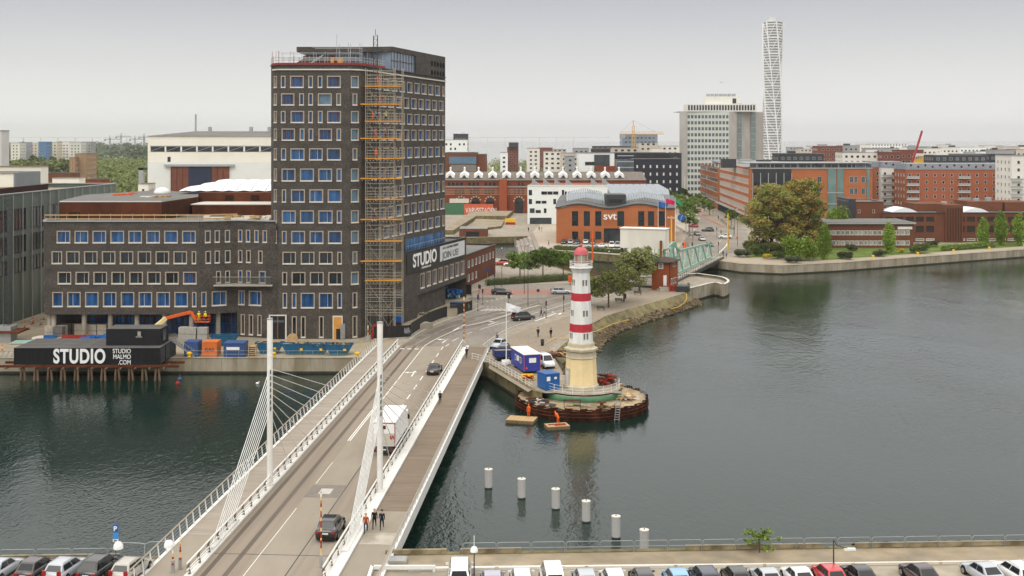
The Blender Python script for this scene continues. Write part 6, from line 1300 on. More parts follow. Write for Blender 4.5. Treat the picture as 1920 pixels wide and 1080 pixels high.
def apart(p0,p1,dep,ze,m,label,balc,top=True):
 b=block('apartment_house',label,p0,p1,dep,ze,m,fh=3.05,sp=3.6,ww=1.15,wh=1.35,style='plain',finish=False,sides=True,roof=dmt);ln=p1[0]-p0[0]
 if top:
  mb=MB();mb.box(p0[0]+.5,p1[0]-.5,p0[1]+1,p0[1]+dep-1,ze-.3,ze+2.6,dmt);part('attic_storey',mb,b.t);mb=MB();k=0
  while k*3.1<ln-4:x=p0[0]+2+k*3.1;mb.box(x,x+.8,p0[1]+.95,p0[1]+1,ze+(.8 if k%2 else 1.4),ze+(1.6 if k%2 else 2.2),gblk);k+=1
  part('attic_window',mb,b.t)
 b.finish();pm=MB();pm.box(-2.6,2.6,-1.5,0,0,.18,lg_);pm.box(-2.6,2.6,-1.5,-1.44,.18,1.1,steelg);me=pm.mesh('balcony')
 for u_ in balc:
  for k in range(6):inst('balcony',me,b.t,(p0[0]+u_-b.t.location.x,p0[1]-b.t.location.y,3.2+3.05*k))
 return b
dd=520;apart(D2(1653,dd),D2(1696,dd),16,Z_(314,dd),lg_,'white apartment house with stacked balconies next to the orange office',[2.5]);apart(D2(1638,dd+4),D2(1652.5,dd+4),16,Z_(314,dd),ap,'narrow orange apartment part beside the white apartment house',[])
dd=500;apart(D2(1699,dd),D2(1902,dd),16,Z_(318,dd),ap,'long orange apartment house with balcony stacks and grey attic',[2.6,24.5,43.5])
apart(D2(1897,470),D2(1990,470),16,Z_(292,470),lg_,'tall white apartment house at the right picture edge',[1.5,9,16],top=False)
b=Bld('brown_works','brown brick works building with pilasters and ribbed windows','building',(*D2(1780,400),2.5));d=400;x0,x1=X_(1655,d),X_(1960,d);zt=Z_(399,d)
ps=[];xx=.8
while xx<x1-x0-4:ps.append((xx,xx+2.9));xx+=3.5
ps=[p for p in ps if not(18.2<p[0]<24)]
b.wall((x0,d),(x1,d),2.5,zt,brb,[(Z_(416,d),Z_(406,d),ps,'curt2'),(Z_(436,d),Z_(423,d),ps,'curt2'),(3.0,Z_(447,d),ps[3:],'curt')]) if 'curt2' in WST else None
WST['curt2']=dict(t=.1,d=.25,frame=brb,glass=mat('brown_louvre',srgb(48,40,38),.6,.2,3,stretch=(6,1,.1)),proud=.005)
if not b.w.f:b.wall((x0,d),(x1,d),2.5,zt,brb,[(Z_(416,d),Z_(406,d),ps,'curt2'),(Z_(436,d),Z_(423,d),ps,'curt2'),(3.0,Z_(447,d),ps[3:],'curt')])
b.wall((x0,d+30),(x0,d),2.5,zt,brb);b.finish();mb=MB();mb.poly([(x0,d,zt-.3),(x1,d,zt-.3),(x1,d+45,zt-.3),(x0,d+30,zt-.3)],rufft);mb.beam((x0,d,zt+.05),(x1,d,zt+.05),.6,.25,dsteel);part('roof',mb,b.t)
mb=MB();mb.box(X_(1771,d),X_(1804,d),d-.9,d+8,2.5,Z_(384,d),brb)
for k in range(6):mb.box(X_(1774+k*5,d),X_(1776+k*5,d),d-1.1,d-.9,3,Z_(390,d),mat('dark_rib',srgb(74,48,38),.8))
part('stair_tower',mb,b.t)
for px0,px1,yt in((1713,1772,382),(1812,1875,378),(1880,1935,379)):mb=MB();mb.box(X_(px0,d+14),X_(px1,d+14),d+12,d+26,zt-.3,Z_(yt,d+12),brb);part('raised_block',mb,b.t)
for px in(1693,1826):
 mb=MB();xa,xb=X_(px-24,d+5),X_(px+24,d+5);n_=10
 prof=[(xa+(xb-xa)*i/n_,zt+1.5*math.sin(math.pi*i/n_)) for i in range(n_+1)]
 for(a,za),(c,zc) in zip(prof,prof[1:]):mb.poly([(a,d+3,za),(c,d+3,zc),(c,d+13,zc),(a,d+13,za)],dm,True)
 mb.poly([(a,d+3,za) for a,za in prof],dm);part('arched_rooflight',mb,b.t)
for px,yt in((1490-0+280,378),(1853,370),(1830,372)):mb=MB();mb.tube((X_(px,d+16),d+16,zt),(X_(px,d+16),d+16,Z_(yt,d+16)),1.1,steelg,n=12);part('roof_vent',mb,b.t)
b=Bld('low_brown_office','two storey brown brick office with white curtained window bands','building',(*D2(1630,380),2.5));d=380;x0,x1=X_(1540,d),X_(1713,d);zt=Z_(420,d);ps=[(.4+1.5*k,1.7+1.5*k) for k in range(19)]
b.wall((x0,d),(x1,d),2.5,zt,brb,[(Z_(441,d),Z_(432,d),ps,'curt'),(Z_(460,d),Z_(451,d),ps,'curt')]);b.wall((x1,d),(x1,d+18),2.5,zt,brb);b.wall((x0,d+18),(x0,d),2.5,zt,brb);b.finish();mb=MB();mb.box(x0-.6,x1+.6,d-.7,d+18,zt,zt+.5,steelg);mb.box(x0-.2,x1+.2,d-.3,d+17.8,zt+.5,zt+.62,rufft);part('roof',mb,b.t);mb=MB();mb.box(X_(1683,d),X_(1710,d),d-.25,d,Z_(430,d),Z_(425,d),whitem);part('sign_board',mb,b.t)
b=block('brown_brick_block','brown brick tower like block behind the big tree',D2(1592,402),D2(1657,402),14,Z_(378,402),brb,sp=5,ww=.8,wh=1.2,fh=9,sides=False);mb=MB();mb.box(X_(1592,402)-.2,X_(1604,402),401.7,416,2.5,Z_(373,402),dk2);part('dark_stair',mb,b.t)
rs=[(1480,1535,276,1250,gr_),(1534,1580,274,800,brm),(1580,1612,273,820,gr_),(1580,1658,286,700,lg_),(1655,1690,285,690,brm),(1688,1732,281,720,brm),(1460,1545,288,640,dk2),(1612,1632,271,1300,lg_),(1633,1702,270,1350,wh_),(1626,1690,278,1000,gr_),(1702,1745,275,1100,gr_),(1730,1765,278,900,lg_),(1750,1800,276,1000,lg_),(1765,1792,272,1250,lg_),(1800,1850,276,1050,wh_),(1845,1882,273,1200,lg_),(1752,1850,291,620,dk2),(1796,1905,289,650,dk),(1866,1902,281,800,gr_),(1880,1960,275,1100,bg_),(1905,1990,280,800,bg_),(1500,1530,279,1050,bg_),(1550,1600,279,1150,dk2),(1668,1700,283,860,wh_),(1730,1752,293,640,yel),(1840,1872,284,900,wh_),(1540,1575,283,900,gr_)]
cn={'grey_render':'grey','maroon_brick':'dark red brick','light_render':'cream','charcoal_cladding':'charcoal','white_panel':'white','black_cladding':'dark blue black','beige_render':'beige','yellow_paint':'yellow'}
nn_={}
rs.sort(key=lambda r:r[0])
tot={}
for r in rs:tot[r[4].name]=tot.get(r[4].name,0)+1
for px0,px1,yt,dd,m_ in rs:
 k=nn_.get(m_.name,0);nn_[m_.name]=k+1;o_=ordn(k,tot[m_.name]) if tot[m_.name]>1 else 'the only one'
 B_(px0,px1,yt,dd,cn[m_.name]+' flat roofed block in the right skyline, '+o_+' such',m_,dep=16,sp=3.4,ww=1.7,wh=1.5,limit=36,clutter=1,style='plain' if m_ not in(dk,dk2) else 'grey',group='blocks of the right skyline')
hs=[lg_,wh_,bg_,gr_,lg_]
for i in range(46):
 px=random.choice((random.uniform(985,1110),random.uniform(1470,1930),random.uniform(1200,1275)));dd=random.uniform(1250,1620);
 block('distant_house','small pale house in the hazy far town by the shore',D2(px,dd),D2(px+random.uniform(8,20),dd),12,random.uniform(9,20),random.choice(hs),sp=4,ww=1.8,wh=1.5,limit=8,sides=False,group='small houses of the far town')
mb=MB();cols=[PM[k] for k in('white','silver','grey','dark','blue','red','lav')];cf=[(820+z/4.154) for z in(620,1090)]
for i in range(900):
 px=random.uniform(970,1085);py=random.uniform(309,324);x,y=G(px,py);M=Matrix.Translation((x,y,2.5))@Matrix.Rotation(random.choice((0,1.57))+random.uniform(-.1,.1),4,'Z');m_=random.choice(cols)
 mb.box(-.9,.9,-2.2,2.2,.2,.9,m_,M);mb.box(-.75,.75,-1.3,.9,.9,1.45,m_,M)
tag(mb.build('parked_car_field'),'crowded field of tiny parked cars beyond the wharf hall','parked cars',kind='stuff')
def wood_patch(name,label,rect,n,hh,m,s,seed,per=38):
 rng=random.Random(seed);mb=MB();cs=[]
 for i in range(n):
  px=rng.uniform(rect[0],rect[1]);d_=rng.uniform(rect[2],rect[3]);h=hh*rng.uniform(.6,1.2);cs.append(((X_(px,d_),d_,2.5+h*.5),h*.55,.95))
 clumps(mb,cs,n*per,s,m,rng);return tag(mb.build(name),label,'woods',kind='stuff')
wood_patch('wood','dense green wood stretching left of the cream hall',(165,290,620,1500),420,12,lf_far,1.3,1)
wood_patch('wood','dark distant wood on the left horizon',(-60,420,1500,4500),420,22,MATS['leaves_far_dark'],3.5,2)
wood_patch('wood','green strip of trees by the shore left of the brown tower',(900,1075,800,1500),90,11,lf_far,1.2,3,60)
wood_patch('wood','band of low trees in front of the far right town',(1480,1960,900,1600),90,9,MATS['leaves_far_dark'],1.6,4)
for i in range(9):dd=900+random.uniform(-20,60);tree('far%d'%(i%3),X_(24+i*12,dd),dd,'rounded olive tree in the row before the far apartment slabs','park_tree',group='olive trees before the far apartments',scale=random.uniform(1.25,1.5))
for i in range(7):dd=random.uniform(640,760);tree('far%d'%(i%3),X_(957+i*8,dd),dd,'green tree in the clump right of the brown lookout tower','park_tree',group='trees by the brown lookout tower',scale=random.uniform(.7,1.2))
for i,px in enumerate((916,925,905,938)):dd=650;tree('ave%d'%(i%3),X_(px,dd),dd,'young green tree right of the blue fronted hall','park_tree',group='young trees right of the blue fronted hall',scale=1.2)
t=thing('sea_bridge','thin pale bridge crossing the sea on the hazy horizon','bridge',(0,9500,0));mb=MB();mb.box(-4500,800,9500,9520,45,50,lg_);part('deck',mb,t)
for k in range(36):q=MB();q.box(-4400+k*140,-4395+k*140,9502,9518,-1,45,lg_);part('pier',q,t)
# ------------------------------------------------------------------ scaffold tower at the corner of the studio building
sx0,sx1,sy0,sy1=X_(685.5,207.6),X_(739,207.6),207.6,210.0
sc_=thing('scaffold_tower','tall tube scaffold with orange edged platforms at the tower corner','scaffold',((sx0+sx1)/2,sy0,2.5));tb=mat('scaffold_tube',srgb(164,158,142),.5,.1,2,metal=.3);plat=mat('scaffold_board',srgb(190,136,62),.7,.12,1)
xs=[sx0,(sx0+sx1)/2,sx1];mb=MB()
for x in xs+[sx1+1.4]:
 for y in(sy0,sy1):mb.tube((x,y,2.5),(x,y,50.6),.06,tb,n=5)
for k in range(9):mb.tube((sx0+.6*k,sy1-.6,2.5),(sx0+.6*k,sy1-.6,50),.025,tb,n=4)
part('standard',mb,sc_);lev=[Z_(p,207.6) for p in(161.6,195.3,227.3,259.6,297,334.6,373.7,411.4,452,489.5,526)];mb=MB()
for z in lev+[Z_(562,207.6),Z_(595,207.6)]:
 for dz in(.5,1.0,1.5,2.1,2.9):
  for y in(sy0,sy1):mb.tube((sx0,y,z+dz-.1),(sx1+(1.4 if dz<1.6 else 0),y,z+dz-.1),.045,tb,n=4)
part('ledger',mb,sc_);mb=MB();zz=[2.6]+[Z_(595,207.6),Z_(562,207.6)]+lev[::-1]
for i,(za,zb) in enumerate(zip(zz,zz[1:])):
 mb.tube((xs[0],sy0-.05,zb),(xs[1],sy0-.05,za),.035,tb,n=4);mb.tube((xs[1],sy0-.05,za),(xs[2],sy0-.05,zb),.035,tb,n=4)
 mb.tube((xs[2],sy0,za),(xs[2],sy1,zb),.035,tb,n=4);mb.tube((sx1+1.4,sy0,zb),(sx1+1.4,sy1,za),.035,tb,n=4)
 if i<3:mb.tube((xs[0],sy1,za),(xs[1],sy1,zb),.04,tb,n=4);mb.tube((xs[1],sy1,zb),(xs[2],sy1,za),.04,tb,n=4)
part('brace',mb,sc_)
for i,z in enumerate(lev):
 mb=MB();l=-.9 if i in(1,3,5,7,9) else-.1;mb.box(sx0+l,sx1+1.3,sy0-.2,sy1,z-.12,z,plat);mb.box(sx0+l,sx1+1.3,sy0-.24,sy0-.2,z-.12,z+.12,plat)
 for k in range(10):mb.tube((sx0+l+.3+k*.62,sy0-.35,z-.38),(sx0+l+.3+k*.62,sy0+.2,z-.38),.05,white,n=5)
 part('platform',mb,sc_)
ladder=MB();lx=X_(704,208.6)
for x in(lx-.35,lx+.35):
 for y in(208.4,209.1):ladder.tube((x,y,2.5),(x,y,Z_(66,208)),.06,dsteel,n=4)
z=2.6
while z<Z_(66,208)-.6:
 ladder.tube((lx-.35,208.4,z),(lx+.35,208.4,z),.035,dsteel,n=4);ladder.tube((lx-.35,208.4,z),(lx+.35,208.4,z+.9),.03,dsteel,n=4);ladder.tube((lx+.35,208.4,z),(lx+.35,209.1,z+.9),.03,dsteel,n=4);z+=.9
ladder.tube((lx,208.7,Z_(66,208)),(lx,208.7,Z_(54,208)),.06,dsteel,n=4);hm_=thing('hoist_mast','dark lattice hoist mast rising above the scaffold tower','hoist',(lx,208.7,2.5));part('mast',ladder,hm_)
for i,(px,l_,c) in enumerate(((708,0,'orange'),(712,1,'orange'),(699,2,'orange'),(704,2,'hblue'),(724,2,'yellow'),(704,3,'orange'),(722,3,'red'),(705,4,'orange'),(702,7,'red'))):
 person(0,0,random.choice(('stand','reach','walk')),c,'orange' if c=='orange' else 'navy','worker in %s on the %s scaffold platform from the top%s'%({'orange':'orange overalls','hblue':'blue jacket','yellow':'yellow vest','red':'red jacket'}[c],ORD[l_],''),random.choice((90,180,250)),helmet='pale' if c!='orange' else 'orange',loc=(X_(px,208),208.2),z=lev[l_])
q=MB()
for k in range(5):q.obox((random.uniform(-1.8,1.8),random.uniform(-.3,.3),random.uniform(.5,1.6)),.3,.3,random.uniform(.4,1.1),random.random(),redm)
solo('red_machinery',q,'red building machinery at the foot of the scaffold','machinery',(X_(714,207),207,2.5))
# ------------------------------------------------------------------ black studio containers on piles
cblk=mat('container_black',srgb(26,27,30),.55,.12,.6)
def corr(mb,x0,x1,y,z0,z1,m,n=None,axis='x',dpt=.05):
 n=n or max(4,int(abs(x1-x0)/.28));st=(x1-x0)/n
 for i in range(n):
  a=x0+st*i;q_=[(a,0),(a+st*.3,0),(a+st*.45,dpt),(a+st*.85,dpt),(a+st,0)]
  for(u0,v0),(u1,v1) in zip(q_,q_[1:]):
   if axis=='x':mb.poly([(u0,y+v0,z0),(u1,y+v1,z0),(u1,y+v1,z1),(u0,y+v0,z1)],m)
   else:mb.poly([(y-v0,u0,z0),(y-v1,u1,z0),(y-v1,u1,z1),(y-v0,u0,z1)],m)
def container(name,label,x0,x1,y0,y1,z0,m,h=2.6,roofm=None,cat='container',flat=False,rz=0,group=None,doors=True):
 cx,cy=(x0+x1)/2,(y0+y1)/2;t=thing(name,label,cat,(cx,cy,z0),rz,group);mb=MB();a,b_,c,d_=x0-cx,x1-cx,y0-cy,y1-cy
 if flat:mb.box(a,b_,c,d_,.12,h-.1,m)
 else:
  corr(mb,a+.1,b_-.1,c+.02,.12,h-.1,m);corr(mb,c+.1,d_-.1,b_-.02,.12,h-.1,m,axis='y');mb.box(a+.06,b_-.08,c+.08,d_,.1,h-.1,m)
 part('wall',mb,t,True);mb=MB();fr=[(a,b_,c-.01,c+.1,0,.14),(a,b_,c-.01,c+.1,h-.14,h),(b_-.1,b_+.01,c,d_,0,.14),(b_-.1,b_+.01,c,d_,h-.14,h)]
 for x in(a,b_-.1):fr+=[(x,x+.1,c-.012,c+.1,0,h)]
 fr+=[(b_-.1,b_+.012,d_-.1,d_,0,h)]
 for f_ in fr:mb.box(*f_,m)
 part('frame',mb,t,True);mb=MB();mb.box(a+.03,b_-.03,c+.03,d_-.03,h-.02,h+.015,roofm or m);part('roof',mb,t,True)
 if doors and not flat:
  mb=MB()
  for k in(.18,.4,.6,.82):mb.tube((b_+.03,c+(d_-c)*k,.15),(b_+.03,c+(d_-c)*k,h-.15),.025,steelg,n=4)
  part('lock_rod',mb,t,True)
 return t
fy=183.4;xa,xb=X_(26,fy),X_(300,fy);roofc=mat('container_roof',srgb(92,90,88),.8,.12,.4,var2=.12)
ct=[]
for r in range(3):
 for c in range(2):
  x0=xa+(xb-xa)/2*c;x1=x0+(xb-xa)/2-.03
  ct.append(container('black_container','long black container, %s of the %s pair on the timber piles'%(('left','right')[c],('front','middle','back')[r]),x0,x1,fy+2.95*r,fy+2.95*r+2.9,2.5,cblk,2.62,roofc))
lt_=ct[1]
text('STUDIO',3.05,lett,'lettering',ct[0],Matrix.Translation((xa+6.2,fy-.03,2.82))@Matrix.Rotation(R(90),4,'X'),bold=.10,sx=.70,extrude=.015,spacing=1.1)
text('STUDIO\nMALMO\n.COM',.98,lett,'lettering',lt_,Matrix.Translation((xa+18.4,fy-.03,4.32))@Matrix.Rotation(R(90),4,'X'),bold=.01,sx=.82,align='RIGHT',extrude=.015)
up=container('black_container','single black container standing on top of the others',X_(199,185.6),X_(301,185.6),185.6,189.9,5.16,cblk,2.6,roofc,flat=True);mb=MB();mb.box(.2,1.6,-2.2,-2.15,.1,2.4,cblk);
for k in range(5):mb.box(.7,1.2,-2.22,-2.19,1.5+k*.15,1.58+k*.15,stonel)
mb.box(.4,1.4,-2.22,-2.19,1.3,1.38,stonel);part('door',mb,up,True);mb=MB();mb.box(4.32,4.36,-.9,.6,.5,2.2,gmid);part('side_window',mb,up,True)
pt=thing('timber_platform','rusty beam platform carrying the black containers','platform',(xa,fy,2.4));mb=MB()
for y in(fy-.2,fy+3,fy+6):mb.beam((xa-2.6,y,2.3),(xb+3,y,2.3),.35,.35,mat('rust_beam',srgb(88,48,30),.85,.3,1))
for k in range(12):mb.beam((xa-1+k*2.25,fy-.9,2.05),(xa-1+k*2.25,fy+6,2.05),.25,.2,woodd)
part('beam',mb,pt)
for k in range(11):
 x=X_(42+k*25.3,fy);q=MB()
 for s_ in(-.3,.3):q.tube((s_*1.3+random.uniform(-.1,.1),random.uniform(-.3,.3),-1),(s_*.6,0,2.1),.2,woodd,r2=.18,n=8)
 solo('timber_pile',q,'pair of weathered timber piles under the black container, '+ordn(k,11),'pile',(x,fy+.1,0),'timber piles under the black containers')
t=thing('steel_stair','grey steel site stair right of the black containers','stair',(X_(330,188),188,2.5));mb=MB()
for y in(190.0,191.1):mb.beam((X_(322,190),y,5.2),(X_(366,190),y-.6,2.6),.08,.25,steelg);mb.beam((X_(322,190),y,6.2),(X_(366,190),y-.6,3.6),.05,.05,steelg)
for k in range(9):mb.tube((X_(322+k*5.2,190),190,5.2-.3*k),(X_(322+k*5.2,190),190,6.2-.3*k),.025,steelg,n=4)
part('stringer',mb,t);mb=MB()
for k in range(14):mb.box(X_(322+k*3.2,190)-.15,X_(322+k*3.2,190)+.15,189.8,191.1,5.1-.185*k,5.15-.185*k,steelg)
part('tread',mb,t)
skipm=mat('skip_blue',srgb(24,88,122),.55,.12,1,tint=srgb(40,80,92));rub=[dirt,woodd,wood,rust]
def skip(x,y,rz,label,m=None,L_=4.6,fill=True):
 t=thing('skip',label,'skip',(x,y,2.51),rz,'waste skips along the quay');mb=MB();m=m or skipm
 prof=[(-L_/2,1.75),(-L_*.30,.1),(L_*.30,.1),(L_/2,1.75)]
 for s_ in(-.85,.85):mb.poly([(x_,s_,z_) for x_,z_ in(prof if s_<0 else prof[::-1])],m);mb.poly([(x_,s_*.96,z_) for x_,z_ in(prof[::-1] if s_<0 else prof)],m)
 for(x0,z0),(x1,z1) in zip(prof,prof[1:]):mb.faces([(x0,-.85,z0),(x1,-.85,z1),(x1,.85,z1),(x0,.85,z0)],[(0,3,2,1)],m)
 part('body',mb,t,True);mb=MB();
 for s_ in(-.87,.87):mb.beam((-L_/2,s_,1.77),(L_/2,s_,1.77),.1,.1,m)
 mb.beam((-L_/2,-.9,1.77),(-L_/2,.9,1.77),.1,.1,m);mb.beam((L_/2,-.9,1.77),(L_/2,.9,1.77),.1,.1,m)
 for k in(-.9,0,.9):mb.box(k-.05,k+.05,-.93,-.85,.12,1.7,m)
 part('rim',mb,t,True);mb=MB();mb.box(.75,1.2,-.94,-.91,.75,1.1,yel);part('yellow_sticker',mb,t,True)
 if fill:
  mb=MB();mb.poly([(-L_*.42,-.8,1.45),(L_*.42,-.8,1.45),(L_*.42,.8,1.45),(-L_*.42,.8,1.45)],dirt)
  for _ in range(22):mb.obox((random.uniform(-1.6,1.6),random.uniform(-.6,.6),random.uniform(1.45,1.9)),random.uniform(.1,.7),.1,.06,random.random()*3,random.choice(rub),random.uniform(-.5,.5))
  part('rubble',mb,t,True)
 return t
for px,py,l in((421,648,'blue green covered skip standing behind the blue container'),(506,662,'blue skip with boards inside, left in the front row'),(555,664,'blue skip with brown rubble, second in the front row'),(593,664,'blue skip with scrap, third in the front row'),(636,665,'blue skip heaped with rubble, rightmost by the bridge')):
 x,y=G(px,py);skip(x,y,random.uniform(-.1,.1)+.02,l,fill=px!=421)
cb_=mat('container_blue',srgb(58,84,130),.55,.1,.6);co_=mat('container_orange',srgb(206,110,50),.6,.1,.6)
def pcont(px0,px1,py,dep,m,label,h=2.4,rz=0,**k):d_=F*(CZ-2.5)/(py-HY);return container('small_container',label,X_(px0,d_),X_(px1,d_),d_,d_+dep,2.51,m,h,**k)
pcont(345,371,669,2.5,cb_,'blue container half hidden behind the steel stair',flat=True);t=pcont(379,407,669,2.6,co_,'small orange container with dark lettering on the quay',2.4,flat=True);text('GAS',.8,black,'lettering',t,Matrix.Translation((t.location.x-.8,t.location.y-1.32,3.4))@Matrix.Rotation(R(90),4,'X'))
t=pcont(419,458,670,2.8,cb_,'blue site container with white name board on the quay',2.3);mb=MB();mb.box(-1.2,.9,-1.45,-1.4,1.2,1.65,lett);part('name_board',mb,t,True)
q=MB()
for k in range(6):q.box(-.6,.6,-.5,.5,.32*k,.32*k+.1,wood);q.box(-.6,-.5,-.5,.5,.32*k+.1,.32*k+.3,wood);q.box(.5,.6,-.5,.5,.32*k+.1,.32*k+.3,wood)
solo('pallet_stack',q,'stack of wooden pallets right of the blue site container','pallets',(*G(474,668),2.51))
q=MB();q.tube((0,-.45,.9),(0,-.35,.9),.9,wood,n=18);q.tube((0,.35,.9),(0,.45,.9),.9,wood,n=18);q.tube((0,-.35,.9),(0,.35,.9),.45,woodd,n=14);solo('cable_drum',q,'large wooden cable drum behind the front skips','cable drum',(*G(548,645),2.51))
pk=mat('wrapped_bricks',srgb(168,160,146),.8,.15,2);pkd=mat('stacked_slabs',srgb(104,100,96),.85,.15,2)
for i,(px,py,n_,m_,l) in enumerate(((112,634,2,pk,'pale stone pallets beside the first columns'),(119,636,1,pkd,'dark slab stack beside the first columns'),(143,628,2,pkd,'dark wrapped stacks behind the red barrier'),(176,630,3,pk,'row of pale brick packs behind the blue tarpaulin'),(190,631,2,pk,'pale brick packs touching the upper container'),(354,637,1,mat('white_bag',srgb(168,166,160),.8,.1,2),'white sack left of the cable reel under the wing'),(377,638,2,MATS['white_bag'],'two white sacks right of the cable reel'))):
 q=MB()
 for k in range(n_):
  for z in range(2):q.obox((k*1.9-n_*.8,random.uniform(-.1,.1),.55+1.15*z*(z<2)),.85,.7,.54,random.uniform(-.05,.05),m_)
 solo('building_material',q,l,'building material',(*G(px,py),2.51))
q=MB();q.box(-2.6,2.6,-.2,.2,.1,1.1,redm);q.box(-2.6,2.6,-.6,.6,0,.1,redm);solo('red_barrier',q,'low red barrier between the stone pallets','barrier',(*G(145,640),2.51))
q=MB()
for _ in range(9):q.obox((random.uniform(-2.2,2.2),random.uniform(-.8,.8),random.uniform(.3,.9)),random.uniform(.6,1.3),.5,.35,random.uniform(-.5,.5),bluep,random.uniform(-.3,.3))
solo('blue_tarpaulin',q,'blue tarpaulin covered heap before the brick packs','tarpaulin',(*G(179,640),2.51))
q=MB();q.lathe([(2.2,0),(2.6,.5),(2.5,.55),(2.1,.1)],stonel,n=10);q.obox((.5,0,.6),1,.4,.3,.3,bluep);solo('small_boat',q,'pale open tub with blue cover near the first column','tub',(*G(88,638),2.51))
q=MB()
for k in range(7):q.tube((-6+.1*k,.25*k-.8,.2+.05*k),(6+random.uniform(-1,1),.25*k-.6,.2+.05*k),.07,random.choice((steelg,teal)),n=5)
solo('pipe_bundle',q,'bundle of long pipes lying behind the black containers','pipes',(*G(85,645),2.51))
t=thing('boom_lift','orange and cream boom lift reaching up under the dark wing','boom lift',(X_(262,196),197,2.51));crm=mat('boom_cream',srgb(226,208,150),.5,.06,1);p0_,p1_,p2_=(X_(255,197),197,3.6),(X_(311,200),200,Z_(596.5,200)),(X_(358,202),202,Z_(585,202))
mb=MB();mb.box(X_(235,197),X_(268,197),195.8,198.2,2.9,4.2,orng);part('chassis',mb,t);mb=MB();mb.beam(p0_,p1_,.5,.62,crm);part('boom',mb,t);mb=MB();mb.beam(p1_,p2_,.38,.5,orng);mb.beam(p2_,(X_(369,202),201.6,Z_(600,202)),.3,.4,orng);part('jib',mb,t)
ang=math.atan2(p1_[2]-p0_[2],p1_[0]-p0_[0]);mb=MB();bx=X_(381,202);bz=Z_(603,202)
mb.box(bx-1.2,bx+1.2,201,202,bz,bz+.1,orng)
for z in(.5,1.0,1.15):
 for y in(201,202):mb.tube((bx-1.2,y,bz+z),(bx+1.2,y,bz+z),.04,orng,n=4)
 for x in(-1.2,1.2):mb.tube((bx+x,201,bz+z),(bx+x,202,bz+z),.04,orng,n=4)
for x in(-1.2,-.4,.4,1.2):
 for y in(201,202):mb.tube((bx+x,y,bz),(bx+x,y,bz+1.15),.035,orng,n=4)
part('basket',mb,t);text('MALMO.COM',.42,black,'lettering',t,Matrix.Translation((p0_[0]+1.6,197.7,4.35))@Matrix.Rotation(-ang,4,'Y')@Matrix.Rotation(.5,4,'Z')@Matrix.Rotation(R(90),4,'X'))
for x in(X_(240,197),X_(263,197)):
 for y in(195.9,198.1):q=MB();q.tube((x,y-.2,2.95),(x,y+.2,2.95),.45,tyre,n=14);part('wheel',q,t)
person(0,0,'reach','yellow','yellow','worker in yellow jacket, left in the lift basket',180,helmet='yellow',loc=(bx-.6,201.5),z=bz+.1);person(0,0,'stand','yellow','black','worker in yellow jacket, right in the lift basket',160,helmet='yellow',loc=(bx+.5,201.5),z=bz+.1)
q=MB();q.box(-.25,.25,-.2,.2,0,.08,trim);q.tube((0,0,.08),(0,0,1.15),.10,orng,r2=.08,n=7);q.tube((0,0,.6),(0,0,.8),.105,white,r2=.1,n=7);dl=q.mesh('delineator_post')
for i,(px,py) in enumerate(((3,636),(4,659),(19,624),(27,621),(33,626),(46,615),(54,618),(60,608),(62,606),(77,609),(82,599))):
 o=inst('delineator_post',dl,None,(*G(px,py),2.51));tag(o,'orange delineator post on the site road at the left','delineator','orange delineator posts on the left site road')
t=thing('quay_barrier','grey lattice barrier along the quay edge at far left','barrier',(*G(10,664),2.5));mb=MB()
for k in range(9):mb.beam((-84.5+k*.8,189.6,2.6),(-84.0+k*.8,189.6,3.5),.1,.1,steelg)
mb.beam((-85,189.6,3.5),(-78,189.6,3.5),.1,.1,steelg);mb.beam((-85,189.6,2.65),(-78,189.6,2.65),.1,.1,steelg);part('frame',mb,t)
t=thing('quay_railing','thin grey railing on the quay before the skips','railing',(*G(380,669),2.5));mb=MB();x=X_(355,189.4);xe=X_(650,189.4)
for z in(.55,1.1):mb.tube((x,189.4,2.5+z),(xe,189.4,2.5+z),.03,steelg,n=4)
part('rail',mb,t);pm=MB();pm.tube((0,0,0),(0,0,1.1),.03,steelg,n=4);me=pm.mesh('post')
while x<xe:inst('post',me,t,(x-t.location.x,189.4-t.location.y,0));x+=2
for i,(px,py) in enumerate(((355,669),(512,669),(670,670))):q=MB();q.lathe([(.35,0),(.22,.3),(.45,.6),(.3,.8),(.01,.85)],yel,n=12);q.box(-.5,.5,-.1,.1,.5,.65,yel);solo('mooring_bollard',q,'yellow mooring bollard on the quay, '+ORD[i]+' from the left','bollard',(X_(px,189.2),189.2,2.64))
hb=mat('hoarding_black',srgb(30,29,30),.6,.12,.5);gf=mat('graffiti_white',srgb(150,150,150),.7,.1,2)
def hoarding(label,pts,h,graf=0):
 t=thing('hoarding',label,'hoarding',(*pts[0],2.5));mb=MB();bs=MB()
 for(a,b_) in zip(pts,pts[1:]):
  mb.beam((*a,2.5+h/2+.2),(*b_,2.5+h/2+.2),.1,h,hb);bs.beam((*a,2.62),(*b_,2.62),.5,.25,conc)
 part('panel',mb,t);part('concrete_foot',bs,t)
 if graf:
  q=MB()
  for k in range(graf):
   i=random.randrange(min(2,len(pts)-1));a=Vector(pts[i]);b_=Vector(pts[i+1]);e=(b_-a).normalized();n=Vector((e.y,-e.x))*.08;u=random.uniform(.5,(b_-a).length-1)
   P_=[(a.x+e.x*(u+v)+n.x,a.y+e.y*(u+v)+n.y,3.0+z) for v,z in((0,random.uniform(0,.5)),(.15,1.2),(.35,.5),(.5,random.uniform(.8,1.4)),(.7,random.uniform(0,.5)))];q.path(P_,.035,gf,4)
  part('graffiti',q,t)
hp=smooth_pts([G(701,637),G(764,634),G(772,629),G(800,611),G(825,600),G(838,596)],3);hoarding('long curved black hoarding with faint graffiti beside the road',hp,2.1,0)
t_=bpy.data.objects[-1] if 0 else None
